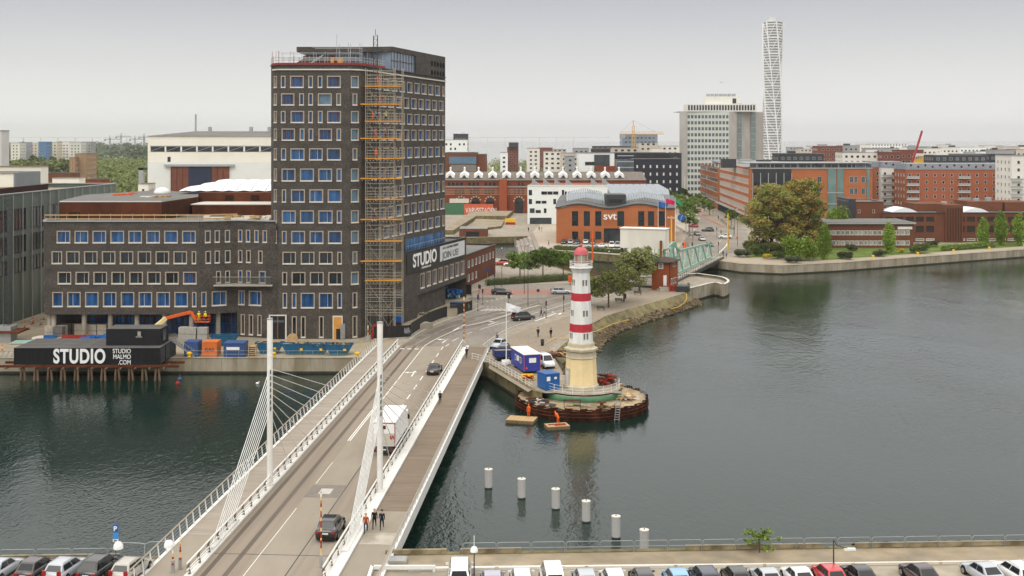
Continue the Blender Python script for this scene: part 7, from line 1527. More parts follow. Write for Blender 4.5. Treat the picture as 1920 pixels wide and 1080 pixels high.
q=MB();a=Vector(G(701,637));b_=Vector(G(764,634));e=(b_-a).normalized();n=Vector((e.y,-e.x))*.09
for k in range(26):
 u=.6+k*.22+random.uniform(-.1,.1);P_=[(a.x+e.x*(u+v)+n.x,a.y+e.y*(u+v)+n.y,2.95+z) for v,z in((0,random.uniform(.2,.8)),(.1,1.4),(.22,.5),(.3,random.uniform(.9,1.5)),(.42,random.uniform(0,.5)))];q.path(P_,.03,gf,4)
hoard=[o for o in bpy.data.objects if o.get('label','').startswith('long curved black')][0];part('graffiti',q,hoard)
hoarding('short black hoarding at the road junction below the annex',[G(858,592),G(885,583),G(885,570)],2.0,5);hoarding('black site fence beside the blue tarp at the annex end',[G(838,553),G(884,554)],2.3)
q=MB()
for k in range(4):
 for j in range(3):q.box(-.9+.6*j,-.9+.6*j+.56,-.6,.6,.5*k,.5*k+.46,mat('red_white_wrap',srgb(186,60,66),.7,.5,4))
solo('wrapped_pallet',q,'red and white wrapped pallet by the annex','pallet',(*G(811,576),2.51))
q=MB()
for _ in range(26):q.obox((random.uniform(-1.3,1.3),random.uniform(-.7,.7),random.uniform(.2,2.0)),random.uniform(.3,.9),.4,.3,random.random()*3,random.choice((bluep,bluep,teal,cb_)),random.uniform(-.4,.4))
solo('tarp_heap',q,'large crumpled blue tarpaulin heap before the black site fence','tarpaulin',(*G(849,560),2.51))
q=MB()
for k in range(5):q.box(-1.8,1.8,-.8,.8,.28*k,.28*k+.2,dsteel if k%2 else mat('slate_blue',srgb(92,104,120),.6,.1,1))
solo('panel_stack',q,'stack of grey blue panels behind the junction hoarding','panels',(*G(860,577),2.51))
q=MB()
for _ in range(30):q.obox((random.uniform(-2.5,2.5),random.uniform(-1,1),random.uniform(0,.35)),random.uniform(.2,.8),.3,.15,random.random()*3,random.choice((woodd,dirt,conc)),random.uniform(-.3,.3))
solo('rubble_heap',q,'low heap of rubble and boards on the site behind the hoarding','rubble',(*G(795,590),2.51))
q=MB();q.box(-3.2,3.2,-1,1,0,1.0,conc);q.box(-3.0,3.0,-.9,.9,1.0,1.1,conc);solo('slab_stack',q,'pale concrete slabs behind the curved hoarding','slabs',(*G(780,618),2.51),rz=.7)
q=MB();q.box(-.6,.6,-.5,.5,0,1.8,rust);q.box(-.8,.8,-.6,.6,1.8,2.8,bluep);solo('site_cabinet',q,'blue topped brown cabinet at the hoarding corner','cabinet',(*G(748,622),2.51))
for k,px in enumerate((850,857,1001*0+864)):pass
def pole(name,label,cat,px,py,h,r=.06,m=dsteel,z=2.52,loc=None):
 x,y=loc or G(px,py,z);t=thing(name,label,cat,(x,y,z));mb=MB();mb.tube((0,0,0),(0,0,h),r,m,r2=r*.75,n=7);mb.tube((0,0,0),(0,0,.25),r*1.7,m,n=7);part('pole',mb,t,True);return t
def addp(t,nm,f_):q=MB();f_(q);part(nm,q,t,True)
def barrier(px,py,ztop_px,label,z=2.62,loc=None,r=.09):
 x,y=loc or G(px,py,z);h=Z_(ztop_px,y)-z;t=thing('lift_barrier',label,'barrier',(x,y,z));mb=MB();k=0;zz=1.0
 while zz<h:mb.tube((0,0,zz),(0,0,min(h,zz+.55)),r,(mat('barrier_yellow',srgb(226,188,120),.5),redm)[k%2] if zz<h-.5 else white,n=6);zz+=.55 if k%2==0 else.3;k+=1
 part('arm',mb,t,True);mb=MB();hs_=.3 if r>.08 else.12;mb.box(-hs_,hs_,-hs_,hs_,0,1.0,steelg);part('housing',mb,t,True)
 for q_ in(.35,.6):mb=MB();mb.tube((.05,-.12,h*q_),(.05,-.2,h*q_),.09,redm,n=8);part('warning_lamp',mb,t,True)
barrier(0,0,922,'striped lift barrier standing upright behind the black SUV',loc=(X_(602,96.5),96.5),r=.07);barrier(0,0,1008,'taller striped lift barrier at the left walkway end',loc=(X_(338,96),96),r=.06);barrier(0,0,1026,'shorter striped lift barrier left of the tall one',loc=(X_(324,95.3),95.3),r=.06)
barrier(870,653,556,'striped lift barrier at the far right end of the bridge',z=2.52);barrier(690,640,610,'striped lift barrier by the scaffold foot',z=2.52)
def lamp(px,d,ytop,label,arms,m=dsteel,head='dome',z=2.5,r=.06,hm=white,s=1.0):
 x=X_(px,d);h=Z_(ytop,d)-z;t=thing('street_lamp',label,'street lamp',(x,d,z));mb=MB();mb.tube((0,0,0),(0,0,h),r,m,r2=r*.7,n=8)
 for ax,ay,dz in arms:mb.path([(0,0,h),(ax*.2,ay*.2,h+dz*.6),(ax,ay,h+dz)],r*.55,m,5)
 part('pole',mb,t,True)
 for ax,ay,dz in arms or[(0,0,.1)]:
  q=MB()
  if head=='dome':q.lathe([(.34*s,-.42*s),(.33*s,-.2*s),(.22*s,.0),(.05,.08*s)],hm,n=12);q.lathe([(.01,-.40*s),(.33*s,-.41*s)],mat('lamp_lens',srgb(200,200,190),.3),n=12)
  else:q.box(-.12*s,.12*s,-.35*s,.35*s,-.1,.06,hm)
  o=part('lamp_head',q,t,True);o.location=(ax,ay,h+dz)
  if head=='flat' and(ax or ay):o.rotation_euler=(0,0,math.atan2(ay,ax)-R(90))
 return t
lamp(271,93.5,1020,'white double street lamp with two dome heads above the left car row',[(-2.1,0,.12),(1.95,0,.25)],m=steelg,s=1.15,r=.05)
t=lamp(889,93.8,1028,'street lamp with a white cone head beside the white van',[],s=.9);addp(t,'antenna',lambda q:q.tube((0,0,Z_(1028,93.8)-2.5),(0,0,Z_(1028,93.8)-1.5),.03,white,n=5))
lamp(1563,94.5,1012,'dark street lamp with angled arm and white head above the red car',[(1.3,0,-.75)],head='flat',s=1.3,r=.07)
t=pole('parking_sign','blue parking sign on a grey post at the near quay','sign',0,0,3.4,.03,loc=(X_(217,97.2),97.2),z=2.5)
def psg(q):q.box(-.23,.23,-.04,0,2.75,3.4,bluep);q.box(-.23,.23,-.04,0,2.2,2.7,mat('sign_blue',srgb(60,140,206),.5,.02));q.box(-.23,.23,-.04,0,1.95,2.17,white)
bluep2=bluep;addp(t,'sign_plate',psg);text('P',.55,lett,'lettering',t,Matrix.Translation((t.location.x-.17,t.location.y-.05,2.5+2.87))@Matrix.Rotation(R(90),4,'X'),bold=.015)
mb=MB();mb.box(-.14,.1,-.055,-.045,2.02,2.1,trim);part('small_print',mb,t,True)
for px,h,l in((547,0,0),):pass
for i,(px,py,yt,l) in enumerate(((990,575,458,'tall dark street lamp in front of the middle round tree'),(941,541,466,'street lamp post before the left end of the hedge'),(1449,400,330,'') if 0 else(983,540,462,'double armed lamp post left of the middle round tree'))):
 x,y=G(px,py);lamp(px,y,yt,l,[(1.6,0,.1),(-1.6,0,.1)] if i==2 else[],head='flat',z=2.5,r=.07)
for px,py,yt,l,arms in((1142,540,472,'street lamp behind the small promenade trees',[]),(1215,520,456,'street lamp with bent arm before the white counterweight',[(-1.3,0,.1)]),(1299,455,402,'street lamp with wide white arms beside the blue clock',[(-1.6,0,0),(1.2,0,0)]),(1377,440,392,'lamp post on the pavement before the orange block',[(1,0,.1)]),(1383,462,408,'grey post with diamond sign at the park corner',[]),(929,640,560,'') if 0 else(897,470,458,'lamp by the red brick office roof',[])):
 x,y=G(px,py);lamp(px,y,yt,l,arms,head='flat',r=.07)
def tlight(px,py,label,h=3.4,n=2):
 t=pole('traffic_light',label,'traffic light',px,py,h,.06);
 def f_(q):
  q.box(-.14,.14,-.16,.1,h-.9,h,trim)
  for k,m_ in enumerate((redm,yel,mat('signal_green',srgb(40,90,60),.4))):q.tube((0,-.17,h-.16-k*.28),(0,-.2,h-.16-k*.28),.085,trim if k else m_,n=8)
 addp(t,'signal_head',f_)
 if n>1:addp(t,'signal_head',lambda q:q.box(.16,.4,-.14,.1,h-1.0,h-.1,trim))
for px,py,l in((898,562,'pair of traffic lights at the black fence corner'),(896,583,'traffic light left of the zebra crossing'),(905,571,'slim traffic light post before the zebra crossing'),(953,582,'double traffic light behind the white flag'),(1024,596,'black traffic light beside the two crossing people'),(1057,585,'slim traffic light right of the crossing people'),(983,550,'traffic light at the hedge lamp post'),(927,538,'traffic light at the left end of the hedge')):tlight(px,py,l,n=2 if 'pair' in l or 'double' in l else 1)
for px,py,l in((1352,450,'traffic light on the far traffic island'),(1344,444,'small traffic light at the bus lane end'),(1347,474,'traffic light before the far bridge end'),(1376,443,'traffic light at the street corner right')):tlight(px,py,l,n=1)
t=pole('round_sign','round dark sign back on a striped post at the junction','sign',1009,570,3.0,.05,steelg);addp(t,'disc',lambda q:q.tube((0,-.05,2.9),(0,-.08,2.9),.35,dsteel,n=16))
t=pole('blue_sign','round blue arrow sign before the red brick office','sign',914,521,2.2,.04,steelg);addp(t,'disc',lambda q:q.tube((0,-.05,2.0),(0,-.08,2.0),.4,bluep,n=16))
t=pole('diamond_sign','orange diamond sign before the park','sign',1382,462,3.0,.05,steelg);addp(t,'diamond',lambda q:q.poly([(-.45,-.06,2.8),(0,-.06,2.35),(.45,-.06,2.8),(0,-.06,3.25)],orng))
t=pole('orange_box_sign','bright orange box on a post at the hedge end','sign box',1069,534,1.9,.06,dsteel);addp(t,'box',lambda q:q.box(-.45,.45,-.3,.3,.6,2.2,orng))
q=MB();q.lathe([(.6,0),(.55,.9),(.35,1.6),(.5,2.3),(.01,2.5)],orng,n=12);solo('orange_bin',q,'tall orange covered container among people by the green bridge','bin',(*G(1284,468),2.52))
for px,pb,ptop,l,m_ in((1111,492,432,'tall orange post at the canal wall left of the counterweight',orng),(1259,470,405,'tall yellow post right of the white counterweight',yel),(1365,468,400,'tall yellow post at the far end of the green bridge',yel)):
 x,y=G(px,pb);q=MB();q.tube((0,0,0),(0,0,Z_(ptop,y)-2.5),.28,m_,r2=.2,n=8);solo('guide_post',q,l,'guide post',(x,y,2.5))
x,y=X_(1277,375),375;t=thing('street_clock','large blue round clock on a post by the flagpoles','clock',(x,y,2.5));zc=Z_(408,y);mb=MB();mb.tube((1.6,0,0),(1.6,0,zc-2),.12,steelg,n=6);mb.tube((1.6,0,zc-2.2),(.3,0,zc-2.3),.1,steelg,n=6);part('post',mb,t,True)
mb=MB();mb.tube((0,-.25,zc-2.5),(0,.25,zc-2.5),1.15,bluep,n=24);part('dial',mb,t,True);mb=MB();mb.beam((0,-.3,zc-2.5),(.5,-.3,zc-1.7),.12,.08,white);mb.beam((0,-.3,zc-2.5),(-.15,-.3,zc-3.2),.12,.08,white);part('hand',mb,t,True)
def flag(px,d,pb,ptop,label,m_,s=2.6,txt=None,droop=.6,zb=2.5):
 x=X_(px,d);h=Z_(ptop,d)-zb;t=thing('flagpole',label,'flag',(x,d,zb));mb=MB();mb.tube((0,0,0),(0,0,h),.09,white,r2=.05,n=8);part('pole',mb,t,True);mb=MB();n_=8;vs=[]
 for i in range(n_+1):
  f_=i/n_;w_=.18*math.sin(f_*8)
  for j in range(5):g_=j/4;vs.append((s*f_*(1-.15*g_),w_*(1+g_*.5),h-.15-droop*f_*s*.5-g_*s*.55*(1-.35*f_)))
 mb.faces(vs,[(i*5+j,i*5+j+1,(i+1)*5+j+1,(i+1)*5+j) for i in range(n_) for j in range(4)],m_,True);part('flag_cloth',mb,t,True)
 if txt:text(txt[0],txt[1],txt[2],'lettering',t,Matrix.Translation((x+.7,d-.3,zb+h-1.15))@Matrix.Rotation(R(14),4,'Y')@Matrix.Rotation(R(90),4,'X'))
flag(949.3,183,704,566,'white flag with grey letters on a tall white pole near the lighthouse',mat('flag_white',srgb(226,228,230),.8,.04,1),2.35,('Inre\nharbour',.42,gr_) if 0 else None)
mb=MB();fl=[o for o in bpy.data.objects if o.get('label','').startswith('white flag with grey')][0];h=Z_(566,183)-2.5
for k,(a,b_) in enumerate(((.7,1.5),(.75,1.7),(1.0,1.8))):mb.beam((a,-.28,h-.75-.22*k-a*.2),(b_,-.28,h-.75-.22*k-b_*.3),.03,.05,steelg)
part('flag_print',mb,fl,True)
q=MB()
for _ in range(14):q.obox((random.uniform(-.5,.5),random.uniform(-.5,.5),random.uniform(.1,.7)),.25,.25,.2,random.random(),white)
solo('sandbags',q,'white sandbags heaped round the white flagpole foot','sandbags',(X_(949.3,183),183,2.5))
flag(1234,372,0,376,'blue flag on the left of three flagpoles at the orange building',bluep,3.2);flag(1248,372,0,371,'crimson flag on the middle of three flagpoles',mat('flag_crimson',srgb(196,40,86),.7,.05),3.2);flag(1266,362,0,370,'green flag on the right of three flagpoles',mat('flag_green',srgb(60,140,96),.7,.05),2.6,droop=1.3)
for px in(1269,1284,1289):x,y=G(px,372);q=MB();q.tube((0,0,0),(0,0,13),.12,white,n=6);solo('bare_flagpole',q,'bare white flagpole before the concrete tower','flagpole',(x,y,2.5),'bare flagpoles before the concrete tower')
gb=mat('bench_green',srgb(60,78,60),.6,.1,2)
def bench(px,py,rz,label):
 t=thing('bench',label,'bench',(*G(px,py),2.52),R(rz));
 def se(q):
  for k in range(3):q.box(-.9,.9,-.25+k*.17,-.12+k*.17,.42,.46,gb)
 def ba(q):
  for k in range(3):q.box(-.9,.9,.26,.30,.52+k*.15,.63+k*.15,gb)
 addp(t,'seat',se);addp(t,'backrest',ba)
 for x in(-.7,.7):addp(t,'leg',lambda q:(q.box(x-.03,x+.03,-.25,-.2,0,.44,dsteel),q.box(x-.03,x+.03,.22,.28,0,.95,dsteel)))
bench(1127,582,150,'green bench nearest the lighthouse');bench(1161,567,150,'green bench between two olive trees');bench(1196,553,155,'green bench beneath the largest olive tree')
for px,py,l in((1172,560,'green waste bin behind the middle bench'),(1017,648,'black waste bin beside the rubble heap at the pier')):q=MB();q.lathe([(.28,0),(.32,1.0),(.2,1.1)],black,n=10);solo('waste_bin',q,l,'bin',(*G(px,py),2.52))
q=MB();q.tube((0,0,0),(0,0,1.0),.07,dsteel,n=6);me=q.mesh('fence_post');t=thing('canal_railing','low dark post railing along the canal behind the promenade trees','railing',(*G(1106,524),2.5));A_,B2=Vector(G(1104,524)),Vector(G(1166,508));mb=MB()
for z in(.5,.95):mb.tube((A_.x,A_.y,2.5+z),(B2 .x,B2 .y,2.5+z),.04,dsteel,n=4)
part('rail',mb,t)
for k in range(15):p=A_.lerp(B2,k/14);inst('post',me,t,(p.x-t.location.x,p.y-t.location.y,0))
# ------------------------------------------------------------------ bascule bridge
bo=Vector((39.2,284));be=Vector((62.0,344));bd=(be-bo).normalized();bnm=Vector((-bd.y,bd.x));BL=(be-bo).length
bang=math.atan2(bd.y,bd.x)-R(90)
BT=thing('bascule_bridge','pale green truss bascule bridge with big white counterweight box','bridge',(bo.x,bo.y,0),bang)
def bb(nm,*bx,m=teal):
 mb=MB()
 for b_ in bx:mb.beam(*b_,m)
 return part(nm,mb,BT,True)
mb=MB();mb.box(-14,0,-8,BL+2,2.0,2.95,dsteel);part('deck_girder',mb,BT,True);mb=MB();mb.box(-13,-3,-6,BL+4,2.95,2.98,asph);part('roadway',mb,BT,True);mb=MB();mb.box(-2.9,0,-8,BL+4,2.95,3.05,conc);part('footway',mb,BT,True)
mb=MB();mb.beam((0,-12,4.15),(0,BL+3,4.15),.1,.1,dsteel);mb.beam((0,-12,3.2),(0,BL+3,3.2),.08,.08,dsteel);rl=part('railing',mb,BT,True);pm=MB();pm.box(-.04,.04,-.04,.04,0,1.15,dsteel);me=pm.mesh('post')
for k in range(34):inst('post',me,rl,(0,-11.5+k*2.2,3.0))
for X in(-2.95,-13):
 y0,y1=19,63;n_=8;mb=MB();top=lambda f_:8.9-1.4*f_
 mb.beam((X,y0,3.3),(X,y1,3.3),.4,.5,teal);mb.beam((X,y0,top(0)),(X,y1-3.5,top(1)),.4,.5,teal);mb.beam((X,y1-3.5,top(1)),(X,y1,3.3),.4,.45,teal)
 for k in range(n_):
  a=y0+(y1-3.5-y0)*k/n_;b_=y0+(y1-3.5-y0)*(k+1)/n_;c=(a+b_)/2;mb.beam((X,a if k%2 else b_,3.3),(X,b_ if k%2 else a,top((k+.5)/n_)),.28,.3,teal);mb.beam((X,a,3.3),(X,a,top(k/n_)),.16,.2,teal)
 part('truss',mb,BT,True);mb=MB()
 mb.beam((X,6,3),(X,12,11.5),.45,.5,teal);mb.beam((X,16,3),(X,12,11.5),.45,.5,teal);mb.beam((X,12,11.5),(X,y0+1,top(0)),.4,.45,teal);mb.beam((X,9,7),(X,14,7),.3,.3,teal);mb.beam((X,2,10.2),(X,12,11.5),.4,.45,teal);mb.beam((X,6,3),(X,2,10.2),.3,.35,teal);mb.beam((X,6,3),(X,10,10.2),.3,.35,teal);mb.beam((X,1,3),(X,4,10),.3,.35,teal)
 mb.beam((X-.8,6,3),(X,12,11.5),.3,.3,teal);part('support_tower',mb,BT,True)
mb=MB();mb.beam((-13,12,11.5),(-2.95,12,11.5),.4,.5,teal);mb.beam((-13,14,7),(-2.95,14,7),.3,.3,teal);part('cross_beam',mb,BT,True)
cwm=mat('counterweight_white',srgb(222,218,206),.7,.05,.4,var2=.10,scale2=.3,stretch=(1,1,.3));mb=MB();mb.box(-13.6,-2.2,1,5,Z_(465,289),Z_(429,289),cwm);mb.box(-13.8,-2.0,.8,5.2,Z_(429,289),Z_(427.5,289),cwm);part('counterweight',mb,BT,True)
mb=MB();mb.beam((-13.0,.5,2.5),(-13.3,1.5,Z_(463,289)),.7,.8,black);part('rest_leg',mb,BT,True);mb=MB();mb.beam((-3.2,.6,2.5),(-3.2,.6,Z_(449,289)),.5,.5,mat('leg_rust',srgb(120,82,36),.7,.3,1));part('rest_leg',mb,BT,True)
mb=MB();mb.box(-14,.5,-16,-6,-1,2.3,conc);mb.box(-3,.8,-9,-1,.5,2.9,conc);part('pier',mb,BT,True)
hx0,hx1=X_(1222,274),X_(1256,274);H2=thing('bridge_house','small two storey red brick bridge keeper house with dark hipped roof','house',((hx0+hx1)/2,274,2.5),0)
hbm=mat('house_brick',srgb(138,72,42),.85,.10,2,var2=.08);hbld=Bld('bridge_house','','house',(0,0,0)) if 0 else None
w_=MB();side=(hx1+2.6,279.2);zt=Z_(491,276)
w_.prism([(hx0,274),(hx1,274),side,(hx0+2.6,279.6)],2.5,zt,hbm);part('wall',w_,H2)
mb=MB();o=.7;cxh,cyh=(hx0+side[0])/2,277;pr=[(hx0-o,273.2),(hx1+o*.8,273.2),(side[0]+o,279.6),(hx0+2,280.3)]
mb.prism(pr,zt,zt+.22,dsteel)
for a,b_ in zip(pr,pr[1:]+pr[:1]):mb.poly([(*a,zt+.22),(*b_,zt+.22),(cxh,cyh,zt+1.2)],mat('house_roof',srgb(78,64,56),.85,.1,1))
part('roof',mb,H2)
def hw(px0,px1,py0,py1,nm,m1,m2):mb=MB();mb.box(X_(px0,274),X_(px1,274),273.9,274.02,Z_(py1,274),Z_(py0,274),m1);mb.box(X_(px0+1.4,274),X_(px1-1.4,274),273.86,273.9,Z_(py1-1.4,274),Z_(py0+1.4,274),m2);part(nm,mb,H2)
hw(1234.5,1243.5,493,504,'window',whitem,MATS['curtained_glass'] if 'curtained_glass' in MATS else gcur);hw(1243.5,1250,516,535.5,'door',whitem,white)
e=(Vector(side)-Vector((hx1,274))).normalized()
for u_ in(1.2,2.6,4.0):
 for z in(5.0,9.0) if u_>2 else(5.0,):mb=MB();c=Vector((hx1,274))+e*u_;mb.obox((c.x,c.y,z-.6),.45,.06,.7,math.atan2(e.y,e.x),whitem);mb.obox((c.x+.03,c.y-.02,z-.6),.32,.07,.55,math.atan2(e.y,e.x),gdark);part('window',mb,H2)
mb=MB();mb.tube((hx1,273.95,2.5),(hx1,273.95,zt),.08,black,n=6);part('downpipe',mb,H2);mb=MB();mb.box(X_(1236,272.6),X_(1254,272.6),271.6,273.95,2.5,3.3,conc);mb.box(X_(1232,272.6),X_(1236,272.6),272,273.6,2.5,2.9,conc);part('door_step',mb,H2)
q=MB()
for k in range(3):q.box(k*.7-1,k*.7-.5,-.6,.6,0,1.5-.3*k,redm)
solo('red_bins',q,'bright red fence panels beside the bridge house','panels',(X_(1262,272),272,2.51));q=MB()
for k in range(8):q.tube((k*.45,0,0),(k*.45,0,1.9),.03,dsteel,n=4);q.tube((3.15,k*.5,0),(3.15,k*.5,1.9),.03,dsteel,n=4)
q.beam((0,0,1.9),(3.15,0,1.9),.05,.05,dsteel);q.beam((3.15,0,1.9),(3.15,3.5,1.9),.05,.05,dsteel);q.box(.1,3.05,.1,3.4,.05,1.3,dsteel);solo('steel_cage',q,'dark mesh steel cage on the bastion by the bridge house','cage',(X_(1268,270),270,2.51))
t=thing('yellow_hose','yellow hose lying over the stone bank','hose',(*G(1289,549),2.5));mb=MB();mb.path([Vector((*G(a,b_,z),z+.1)) for a,b_,z in((1287,551,2.6),(1288,560,2.4),(1283,569,1.5),(1270,577,1.2),(1258,580,1.2))],.06,yel);mb.path([Vector((*G(a,b_,z),z+.12)) for a,b_,z in((1024,645,2.6),(1040,634,2.6),(1062,636,2.6),(1118,622,1.9),(1150,608,1.4),(1180,600,1.2))],.045,yel);part('hose',mb,t)
# ------------------------------------------------------------------ pier with blue huts
hutb=mat('hut_blue',srgb(48,62,148),.5,.08,.5);hutw=mat('hut_roof_white',srgb(230,226,214),.6,.04,.5)
t=thing('site_hut','large dark blue site hut with cream roof on the pier','site hut',(2.08,179.5,2.7),R(16.7));mb=MB();mb.box(-1.3,1.3,-3.4,3.4,.2,2.7,hutb);part('wall',mb,t,True);mb=MB();mb.box(-1.38,1.38,-3.48,3.48,2.7,2.82,hutw);part('roof',mb,t,True)
for y in(-1.6,0.9):mb=MB();mb.box(-1.34,-1.28,y-.4,y+.4,1.2,2.1,whitem);mb.box(-1.36,-1.33,y-.28,y+.28,1.3,2.0,gdark);part('window',mb,t,True)
mb=MB();mb.box(-.5,.6,-3.44,-3.38,1.5,2.2,lett);mb.box(-1.34,-1.3,-.7,.1,1.3,2.1,lett);part('notice_board',mb,t,True);mb=MB()
for x in(-1.3,1.25):mb.box(x,x+.05,-3.43,-3.38,.2,2.7,orng)
mb.poly([(-1.1,-3.45,.6),(-.7,-3.45,.6),(-.9,-3.45,.95)],orng);part('trim',mb,t,True)
for y in(-2,2):mb=MB();mb.tube((-1.1,y,.0),(1.1,y,.0),.32,tyre,n=12);part('wheel',mb,t,True)
t=container('blue_container','small bright blue container with doors near the lighthouse foot',4.0,6.3,164.7,167.3,2.53,mat('container_bright_blue',srgb(34,92,156),.5,.1,.6),2.3,rz=R(26));
addp(t,'sign_plate',lambda q:(q.box(-.9,-.35,-1.30,-1.26,1.3,1.9,lett),q.box(.3,.7,-1.3,-1.26,1.5,1.8,lett)))
t=thing('delivery_van','white van with orange stripe parked behind the blue hut','van',(5.2,182.0,2.52),R(197));spawn(car_tmpl('van'),t,{'car_paint_base':PM['white']});mb=MB();mb.box(-.9,.9,2.43-4.9,2.45-4.9,1.0,1.12,orng);part('stripe',mb,t,True)
t=thing('open_trailer','blue open tipping trailer behind the flagpole','trailer',(-1.3,187.5,2.52),R(10));mb=MB();bt_=mat('trailer_blue',srgb(40,52,100),.5,.1,1)
for b_ in((-1.7,1.7,-1.2,-1.1,.6,1.7),(-1.7,1.7,1.1,1.2,.6,1.7),(-1.7,-1.6,-1.2,1.2,.6,1.7),(1.6,1.7,-1.2,1.2,.6,1.7),(-1.7,1.7,-1.2,1.2,.6,.7)):mb.box(*b_,bt_)
part('box',mb,t,True);mb=MB();mb.box(-1.55,1.55,-1.05,1.05,.7,1.5,dirt);part('load',mb,t,True)
for x in(-1,1):mb=MB();mb.tube((x,-1.3,.32),(x,-1.1,.32),.32,tyre,n=12);part('wheel',mb,t,True)
def heap(name,label,cat,loc,n_,sx,sy,sz,ms,rz=0,L_=1.0):
 q=MB()
 for _ in range(n_):q.obox((random.uniform(-sx,sx),random.uniform(-sy,sy),random.uniform(.08,sz)),random.uniform(.15,.6)*L_,random.uniform(.06,.2),random.uniform(.05,.12),random.random()*3.1,random.choice(ms),random.uniform(-.3,.3))
 solo(name,q,label,cat,loc,rz=rz)
heap('timber_heap','heap of rusty boards and beams behind the white van','scrap',(6.6,190,2.52),60,2.0,1.4,.8,[wood,rust,woodd],L_=2.2);heap('yellow_sacks','yellow and red boxes between hut and small blue container','boxes',(2.4,171.5,2.52),26,.9,.5,.9,[yel,redm,yel],L_=.8)
heap('rust_plates','rust red steel plates leaning right of the lighthouse','steel plates',(13.2,168.6,2.55),40,1.3,.9,1.3,[rustp,redm,rust],L_=1.8);heap('timber_pile','pale timber stack on the right of the sheet pile island','timber',(16.3,164.6,1.4),30,.9,1.2,.5,[wood,wood,stonel],L_=2);heap('deck_scrap','scattered boards and scrap on the front of the sheet pile deck','scrap',(9.5,159.2,1.4),22,5,.9,.1,[woodd,wood,conc],L_=1.2);heap('deck_scrap','scrap steel at the left of the sheet pile deck','scrap',(3.6,162.5,1.4),24,1.1,1.0,.4,[rust,dsteel,stonel],L_=1.4);heap('deck_scrap','boards and a crate on the right rim of the island','scrap',(14.7,171.5,1.4),30,1.5,1.3,.7,[woodd,rust,wood],L_=1.4)
q=MB()
for a,b_ in(((-1.2,0,1.0),(1.2,0,1.0)),):q.box(-1.25,1.25,-.35,.35,.95,1.03,rust)
for x in(-1.1,1.1):
 for y in(-.3,.3):q.tube((x,y,0),(x,y,.95),.04,dsteel,n=4)
solo('work_bench',q,'rusty work bench standing on the front of the island','work bench',(8.2,159.1,1.4));q=MB();q.tube((0,0,0),(0,0,.08),.65,rust,n=14);q.tube((0,0,.7),(0,0,.78),.65,rust,n=14);q.tube((0,0,0),(0,0,.7),.25,woodd,n=10);solo('cable_reel',q,'rusty cable reel right of the work bench','cable reel',(12.2,159.0,1.4))
q=MB();q.box(-1.1,1.1,-.7,.7,0,.06,dsteel);solo('steel_sheet',q,'dark sheet lying before the green rim','sheet',(4.9,160.4,1.45),rz=-.2)
t=thing('ladder','steel ladder hanging on the sheet piles down to the water','ladder',(14.2,157.4,0));mb=MB()
for s_ in(-.3,.3):mb.tube((s_-.15,-.35,-.3),(s_+.15,-.25,3.0),.035,orng,n=4);mb.tube((s_-.15,-.35,-.3),(s_+.15,-.25,3.0),.05,steelg,n=4)
for k in range(9):mb.tube((-.42+.03*k,-.34,-.1+.33*k),(.18+.03*k,-.34,-.1+.33*k),.04,steelg,n=4)
part('rung',mb,t,True)
t=thing('stake_fence','row of thin steel rods along the right rim of the island','rods',(9.9,166,1.4));mb=MB()
for k in range(46):a=R(-30+k*2.9);mb.tube((9*math.cos(a),9*math.sin(a),0),(9*math.cos(a),9*math.sin(a),random.uniform(1.6,2.2)),.022,steelg,n=4)
part('rod',mb,t,True)
for nm,lab,loc,sx_,sy_,rz in(('work_raft','wooden raft floating at the left of the island',(1.3,156.9),1.9,1.3,-.25),('work_raft','small raft with a red edge floating in front of the island',(5.9,153.4),1.5,.95,.25)):
 q=MB();q.box(-sx_,sx_,-sy_,sy_,-.2,.38,woodd);q.box(-sx_,sx_,-sy_,sy_,.38,.45,wood)
 for k in range(8):q.box(-sx_+2*sx_*k/8,-sx_+2*sx_*k/8+.04,-sy_,sy_,.45,.458,woodd)
 if sx_<1.8:q.box(-sx_*.8,sx_*.8,-.06,.1,.46,.55,redm);q.box(-sx_*.3,sx_*.7,-.6,-.5,.46,.55,redm)
 solo(nm,q,lab,'raft',(*loc,0),rz=rz)
for o in bpy.data.objects:
 l=o.get('label','')
 if l.startswith('worker in orange overalls standing at'):o.location=(2.25,157.5,.45)
 if l.startswith('worker in orange overalls bending'):o.location=(6.1,153.5,.45)
for k,a in enumerate((205,222,240)):pass
t=thing('mesh_fence','wire mesh site fence panels on the promenade by the pier','fence',(*G(975,645),2.52));mb=MB()
for px,py in((991,646),(1005,640),(1024,655),(1028,661)):x,y=G(px,py);mb.tube((x,y,2.5),(x,y,4.5),.03,steelg,n=4)
for a,b_ in(((991,646),(1005,640)),((1024,655),(1028,661))):
 p,q_=G(*a),G(*b_)
 for z in(2.7,3.5,4.5):mb.tube((*p,z),(*q_,z),.02,steelg,n=4)
part('panel',mb,t)
t=thing('site_fence','thin wire fence posts between bridge end and silver car','fence',(*G(915,665),2.52));mb=MB()
for px,py in((912,664),(916,659),(920,654),(924,648)):x,y=G(px,py);mb.tube((x,y,2.5),(x,y,5.4),.035,steelg,n=4);mb.box(x-.3,x+.3,y-.15,y+.15,2.5,2.65,dsteel)
part('post',mb,t)
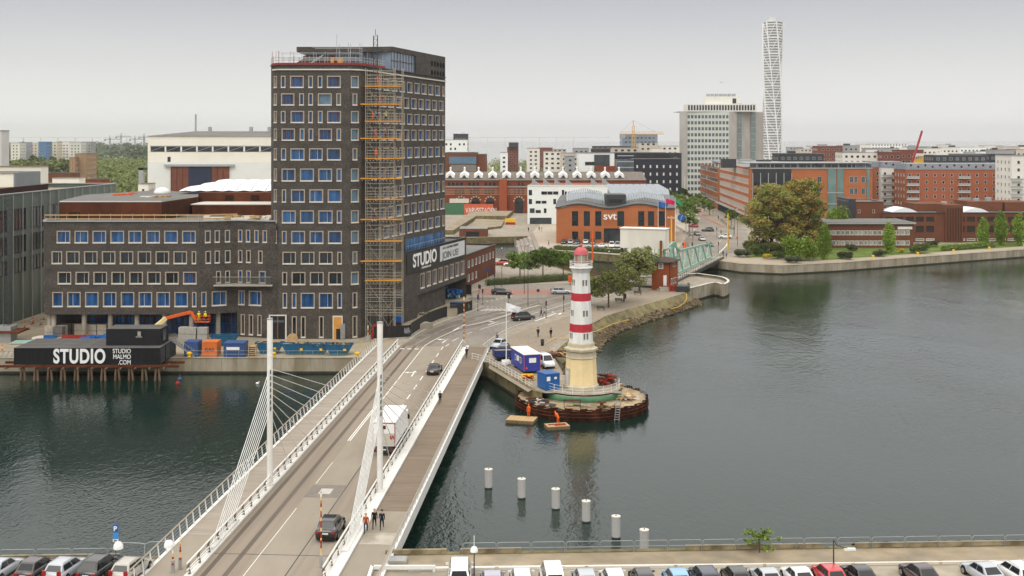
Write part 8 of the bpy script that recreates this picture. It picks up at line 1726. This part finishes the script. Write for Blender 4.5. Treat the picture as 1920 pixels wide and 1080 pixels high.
# ------------------------------------------------------------------ near quay
q=MB();cyl=mat('pile_grey',srgb(176,174,170),.6,.08,2,stretch=(1,1,.3),var2=.06);q.tube((0,0,-2),(0,0,2.0),.42,cyl,n=22);q.tube((0,0,1.99),(0,0,2.08),.44,stonel,n=22);q.tube((0,0,-.1),(0,0,.12),.425,dsteel,n=22,caps=False);q.box(-.04,.04,-.04,.04,2.08,2.2,dsteel);me=q.mesh('water_pile')
for k,(px,py) in enumerate(((916,915),(978,934),(1042,954),(1099,978),(1155,1008),(1208,1035))):
 x,y=G(px,py,0);o=inst('water_pile',me,None,(x,y,0));tag(o,'round grey pile in the water, '+(('farthest from the near quay','second in the row from the lighthouse side','third in the row from the lighthouse side','fourth in the row from the lighthouse side','fifth in the row, before the last','nearest to the quay, half cut off by its edge')[k]),'pile','round grey piles in the water')
EX=lambda x:98.6+(x+43)*(102.3-98.6)/87.6
kb=mat('quay_kerb',srgb(150,138,112),.9,.15,1,var2=.15,tint=srgb(110,98,74))
segs_=[(-43,-33.5),(-10.8,-5.6),(-4.4,.8),(15,24.5),(24.8,26.8),(29.8,44.6),(44.8,56)]
for k,(a,b_) in enumerate(segs_):q=MB();q.beam((0,0,0),(b_-a,EX(b_)-EX(a),0),.35,.4,kb);solo('edge_kerb',q,'weathered concrete kerb block on the near quay edge, '+ordn(k,len(segs_)),'kerb block',(a,EX(a)-.3,2.72),'kerb blocks on the near quay edge')
rl_=mat('rail_galv',srgb(150,152,150),.4,.05,2,metal=.3)
t=thing('quay_railing','low galvanised hoop railing along the near quay edge, right of the bridge','railing',(10,EX(10),2.5));t2_=thing('quay_railing','low galvanised hoop railing along the near quay edge, left of the bridge','railing',(-38,EX(-38),2.5))
def hoops(t,x0,x1,w_=3.0):
 x=x0
 while x<x1:
  q=MB();y=EX(x)-.55;e_=min(x1,x+w_-.12);P_=[(x,y,2.5),(x,y,3.35),(x+.12,y,3.48),(e_-.12,EX(e_)-.55,3.48),(e_,EX(e_)-.55,3.35),(e_,EX(e_)-.55,2.5)];q.path(P_,.032,rl_,6);q.tube((x,y,3.0),(e_,EX(e_)-.55,3.0),.03,rl_,n=5);part('hoop',q,t);x+=w_
hoops(t,-4.2,56,2.95);hoops(t2_,-46,-33,3.0)
q=MB()
for i in range(14):a=2*math.pi*i/14;b_=2*math.pi*(i+1)/14;q.tube((.42*math.cos(a),0,.42*math.sin(a)),(.42*math.cos(b_),0,.42*math.sin(b_)),.16,tyre,n=7,caps=False)
me=q.mesh('fender_tyre')
for k in range(32):
 x=(-44+k*2.0) if k<5 else(21+(k-5)*1.3)
 if x>24 and x<29:continue
 o=inst('fender_tyre',me,None,(x,EX(x)+.2,2.28));tag(o,'black fender tyre hanging on the near quay edge','tyre','fender tyres on the near quay edge')
mb=MB()
for a,b_ in((-10.5,44.6),):mb.poly([(a,96.6,2.512),(b_+14,98.6,2.512),(b_+14,98.75,2.512),(a,96.75,2.512)],paint)
mb.poly([(-46,60,2.51),(-27.5,60,2.51),(-31.5,96.2,2.51),(-46,95.8,2.51)],asphd);mb.poly([(-12,60,2.506),(60,60,2.506),(60,97.4,2.506),(-10.5,96.4,2.506)],mat('car_park_asphalt',srgb(150,142,126),.95,.14,1,var2=.14));struct('car_park',mb)
q=MB()
for k in range(9):q.beam((-8.5+k*7.4,95.9+k*.26,2.62),(-8.5+k*7.4+7.1,95.9+k*.26+.25,2.62),.25,.22,stonel)
t=thing('wheel_stop','white kerb line before the parked cars on the near quay','kerb',(-8,96,2.5));part('kerb_stone',q,t)
q=MB();q.box(-.9,.9,-.7,.7,0,.3,conc);q.box(-.8,.8,-.6,.6,.3,.36,steelg);solo('hatch_cover',q,'square steel hatch on a concrete base beside the bridge','hatch',(-9.7,97.8,2.5))
q=MB();q.box(-2.6,2.6,-.12,.12,.2,.5,white);q.box(-2.6,-2.4,-.12,.12,0,.2,white);q.box(2.4,2.6,-.12,.12,0,.2,white);q.box(-2.7,-2.45,-2.5,.1,.2,.5,white);solo('barrier_frame',q,'white bar frame beside the bridge foot','barrier',(-8.9,95.8,2.5))
for k,(px,py) in enumerate(((1637,484),(1721,478),(1788,473),(1855,467.5))):q=MB();q.lathe([(.4,0),(.25,.3),(.5,.7),(.01,.9)],yel,n=10);solo('mooring_bollard',q,'yellow mooring bollard on the park quay, '+ordn(k,4),'bollard',(*G(px,py),2.52))
for(px,py,c,l) in((333,720,redm,'small red buoy floating near the quay wall'),(337,712,cb_,'small blue marker float beside the red buoy')):q=MB();q.sphere((0,0,.1),.35,c,n=8);q.tube((0,0,.3),(0,0,.9),.08,c,n=6);solo('buoy',q,l,'buoy',(*G(px,py,0),0))
q=MB();
for s_ in(-1,1):q.poly([(0,-.12,0),(s_*.45,0,.18),(s_*.9,-.05,.05),(s_*.45,.12,.16),(0,.15,0)],gr_)
q.tube((0,-.3,0),(0,.35,.02),.09,white,r2=.03,n=6);solo('gull',q,'lone gull flying above the concrete office tower','gull',(X_(1353,240),240,Z_(155,240)),rz=.6)
q=MB();q.sphere((0,0,0),.28,white,n=8,sz=.6);q.sphere((.25,0,.2),.1,white,n=6);solo('gull',q,'white gull swimming left of the bridge','gull',(X_(480,180),181,.1))
# ------------------------------------------------------------------ haze
hz=bpy.data.materials.new('haze');hz.use_nodes=True;t=hz.node_tree;t.nodes.clear();o_=t.nodes.new('ShaderNodeOutputMaterial');pv=t.nodes.new('ShaderNodeVolumePrincipled');pv.inputs['Color'].default_value=(.99,.99,.99,1);pv.inputs['Density'].default_value=.00008;pv.inputs['Anisotropy'].default_value=.75
t.links.new(pv.outputs[0],o_.inputs['Volume'])
mb=MB();mb.box(-8500,8500,-60,17600,-2,215,hz);hzo=mb.build('haze');hzo['kind']='stuff';hzo['label']='pale haze over the harbour and the far town';hzo['category']='haze'
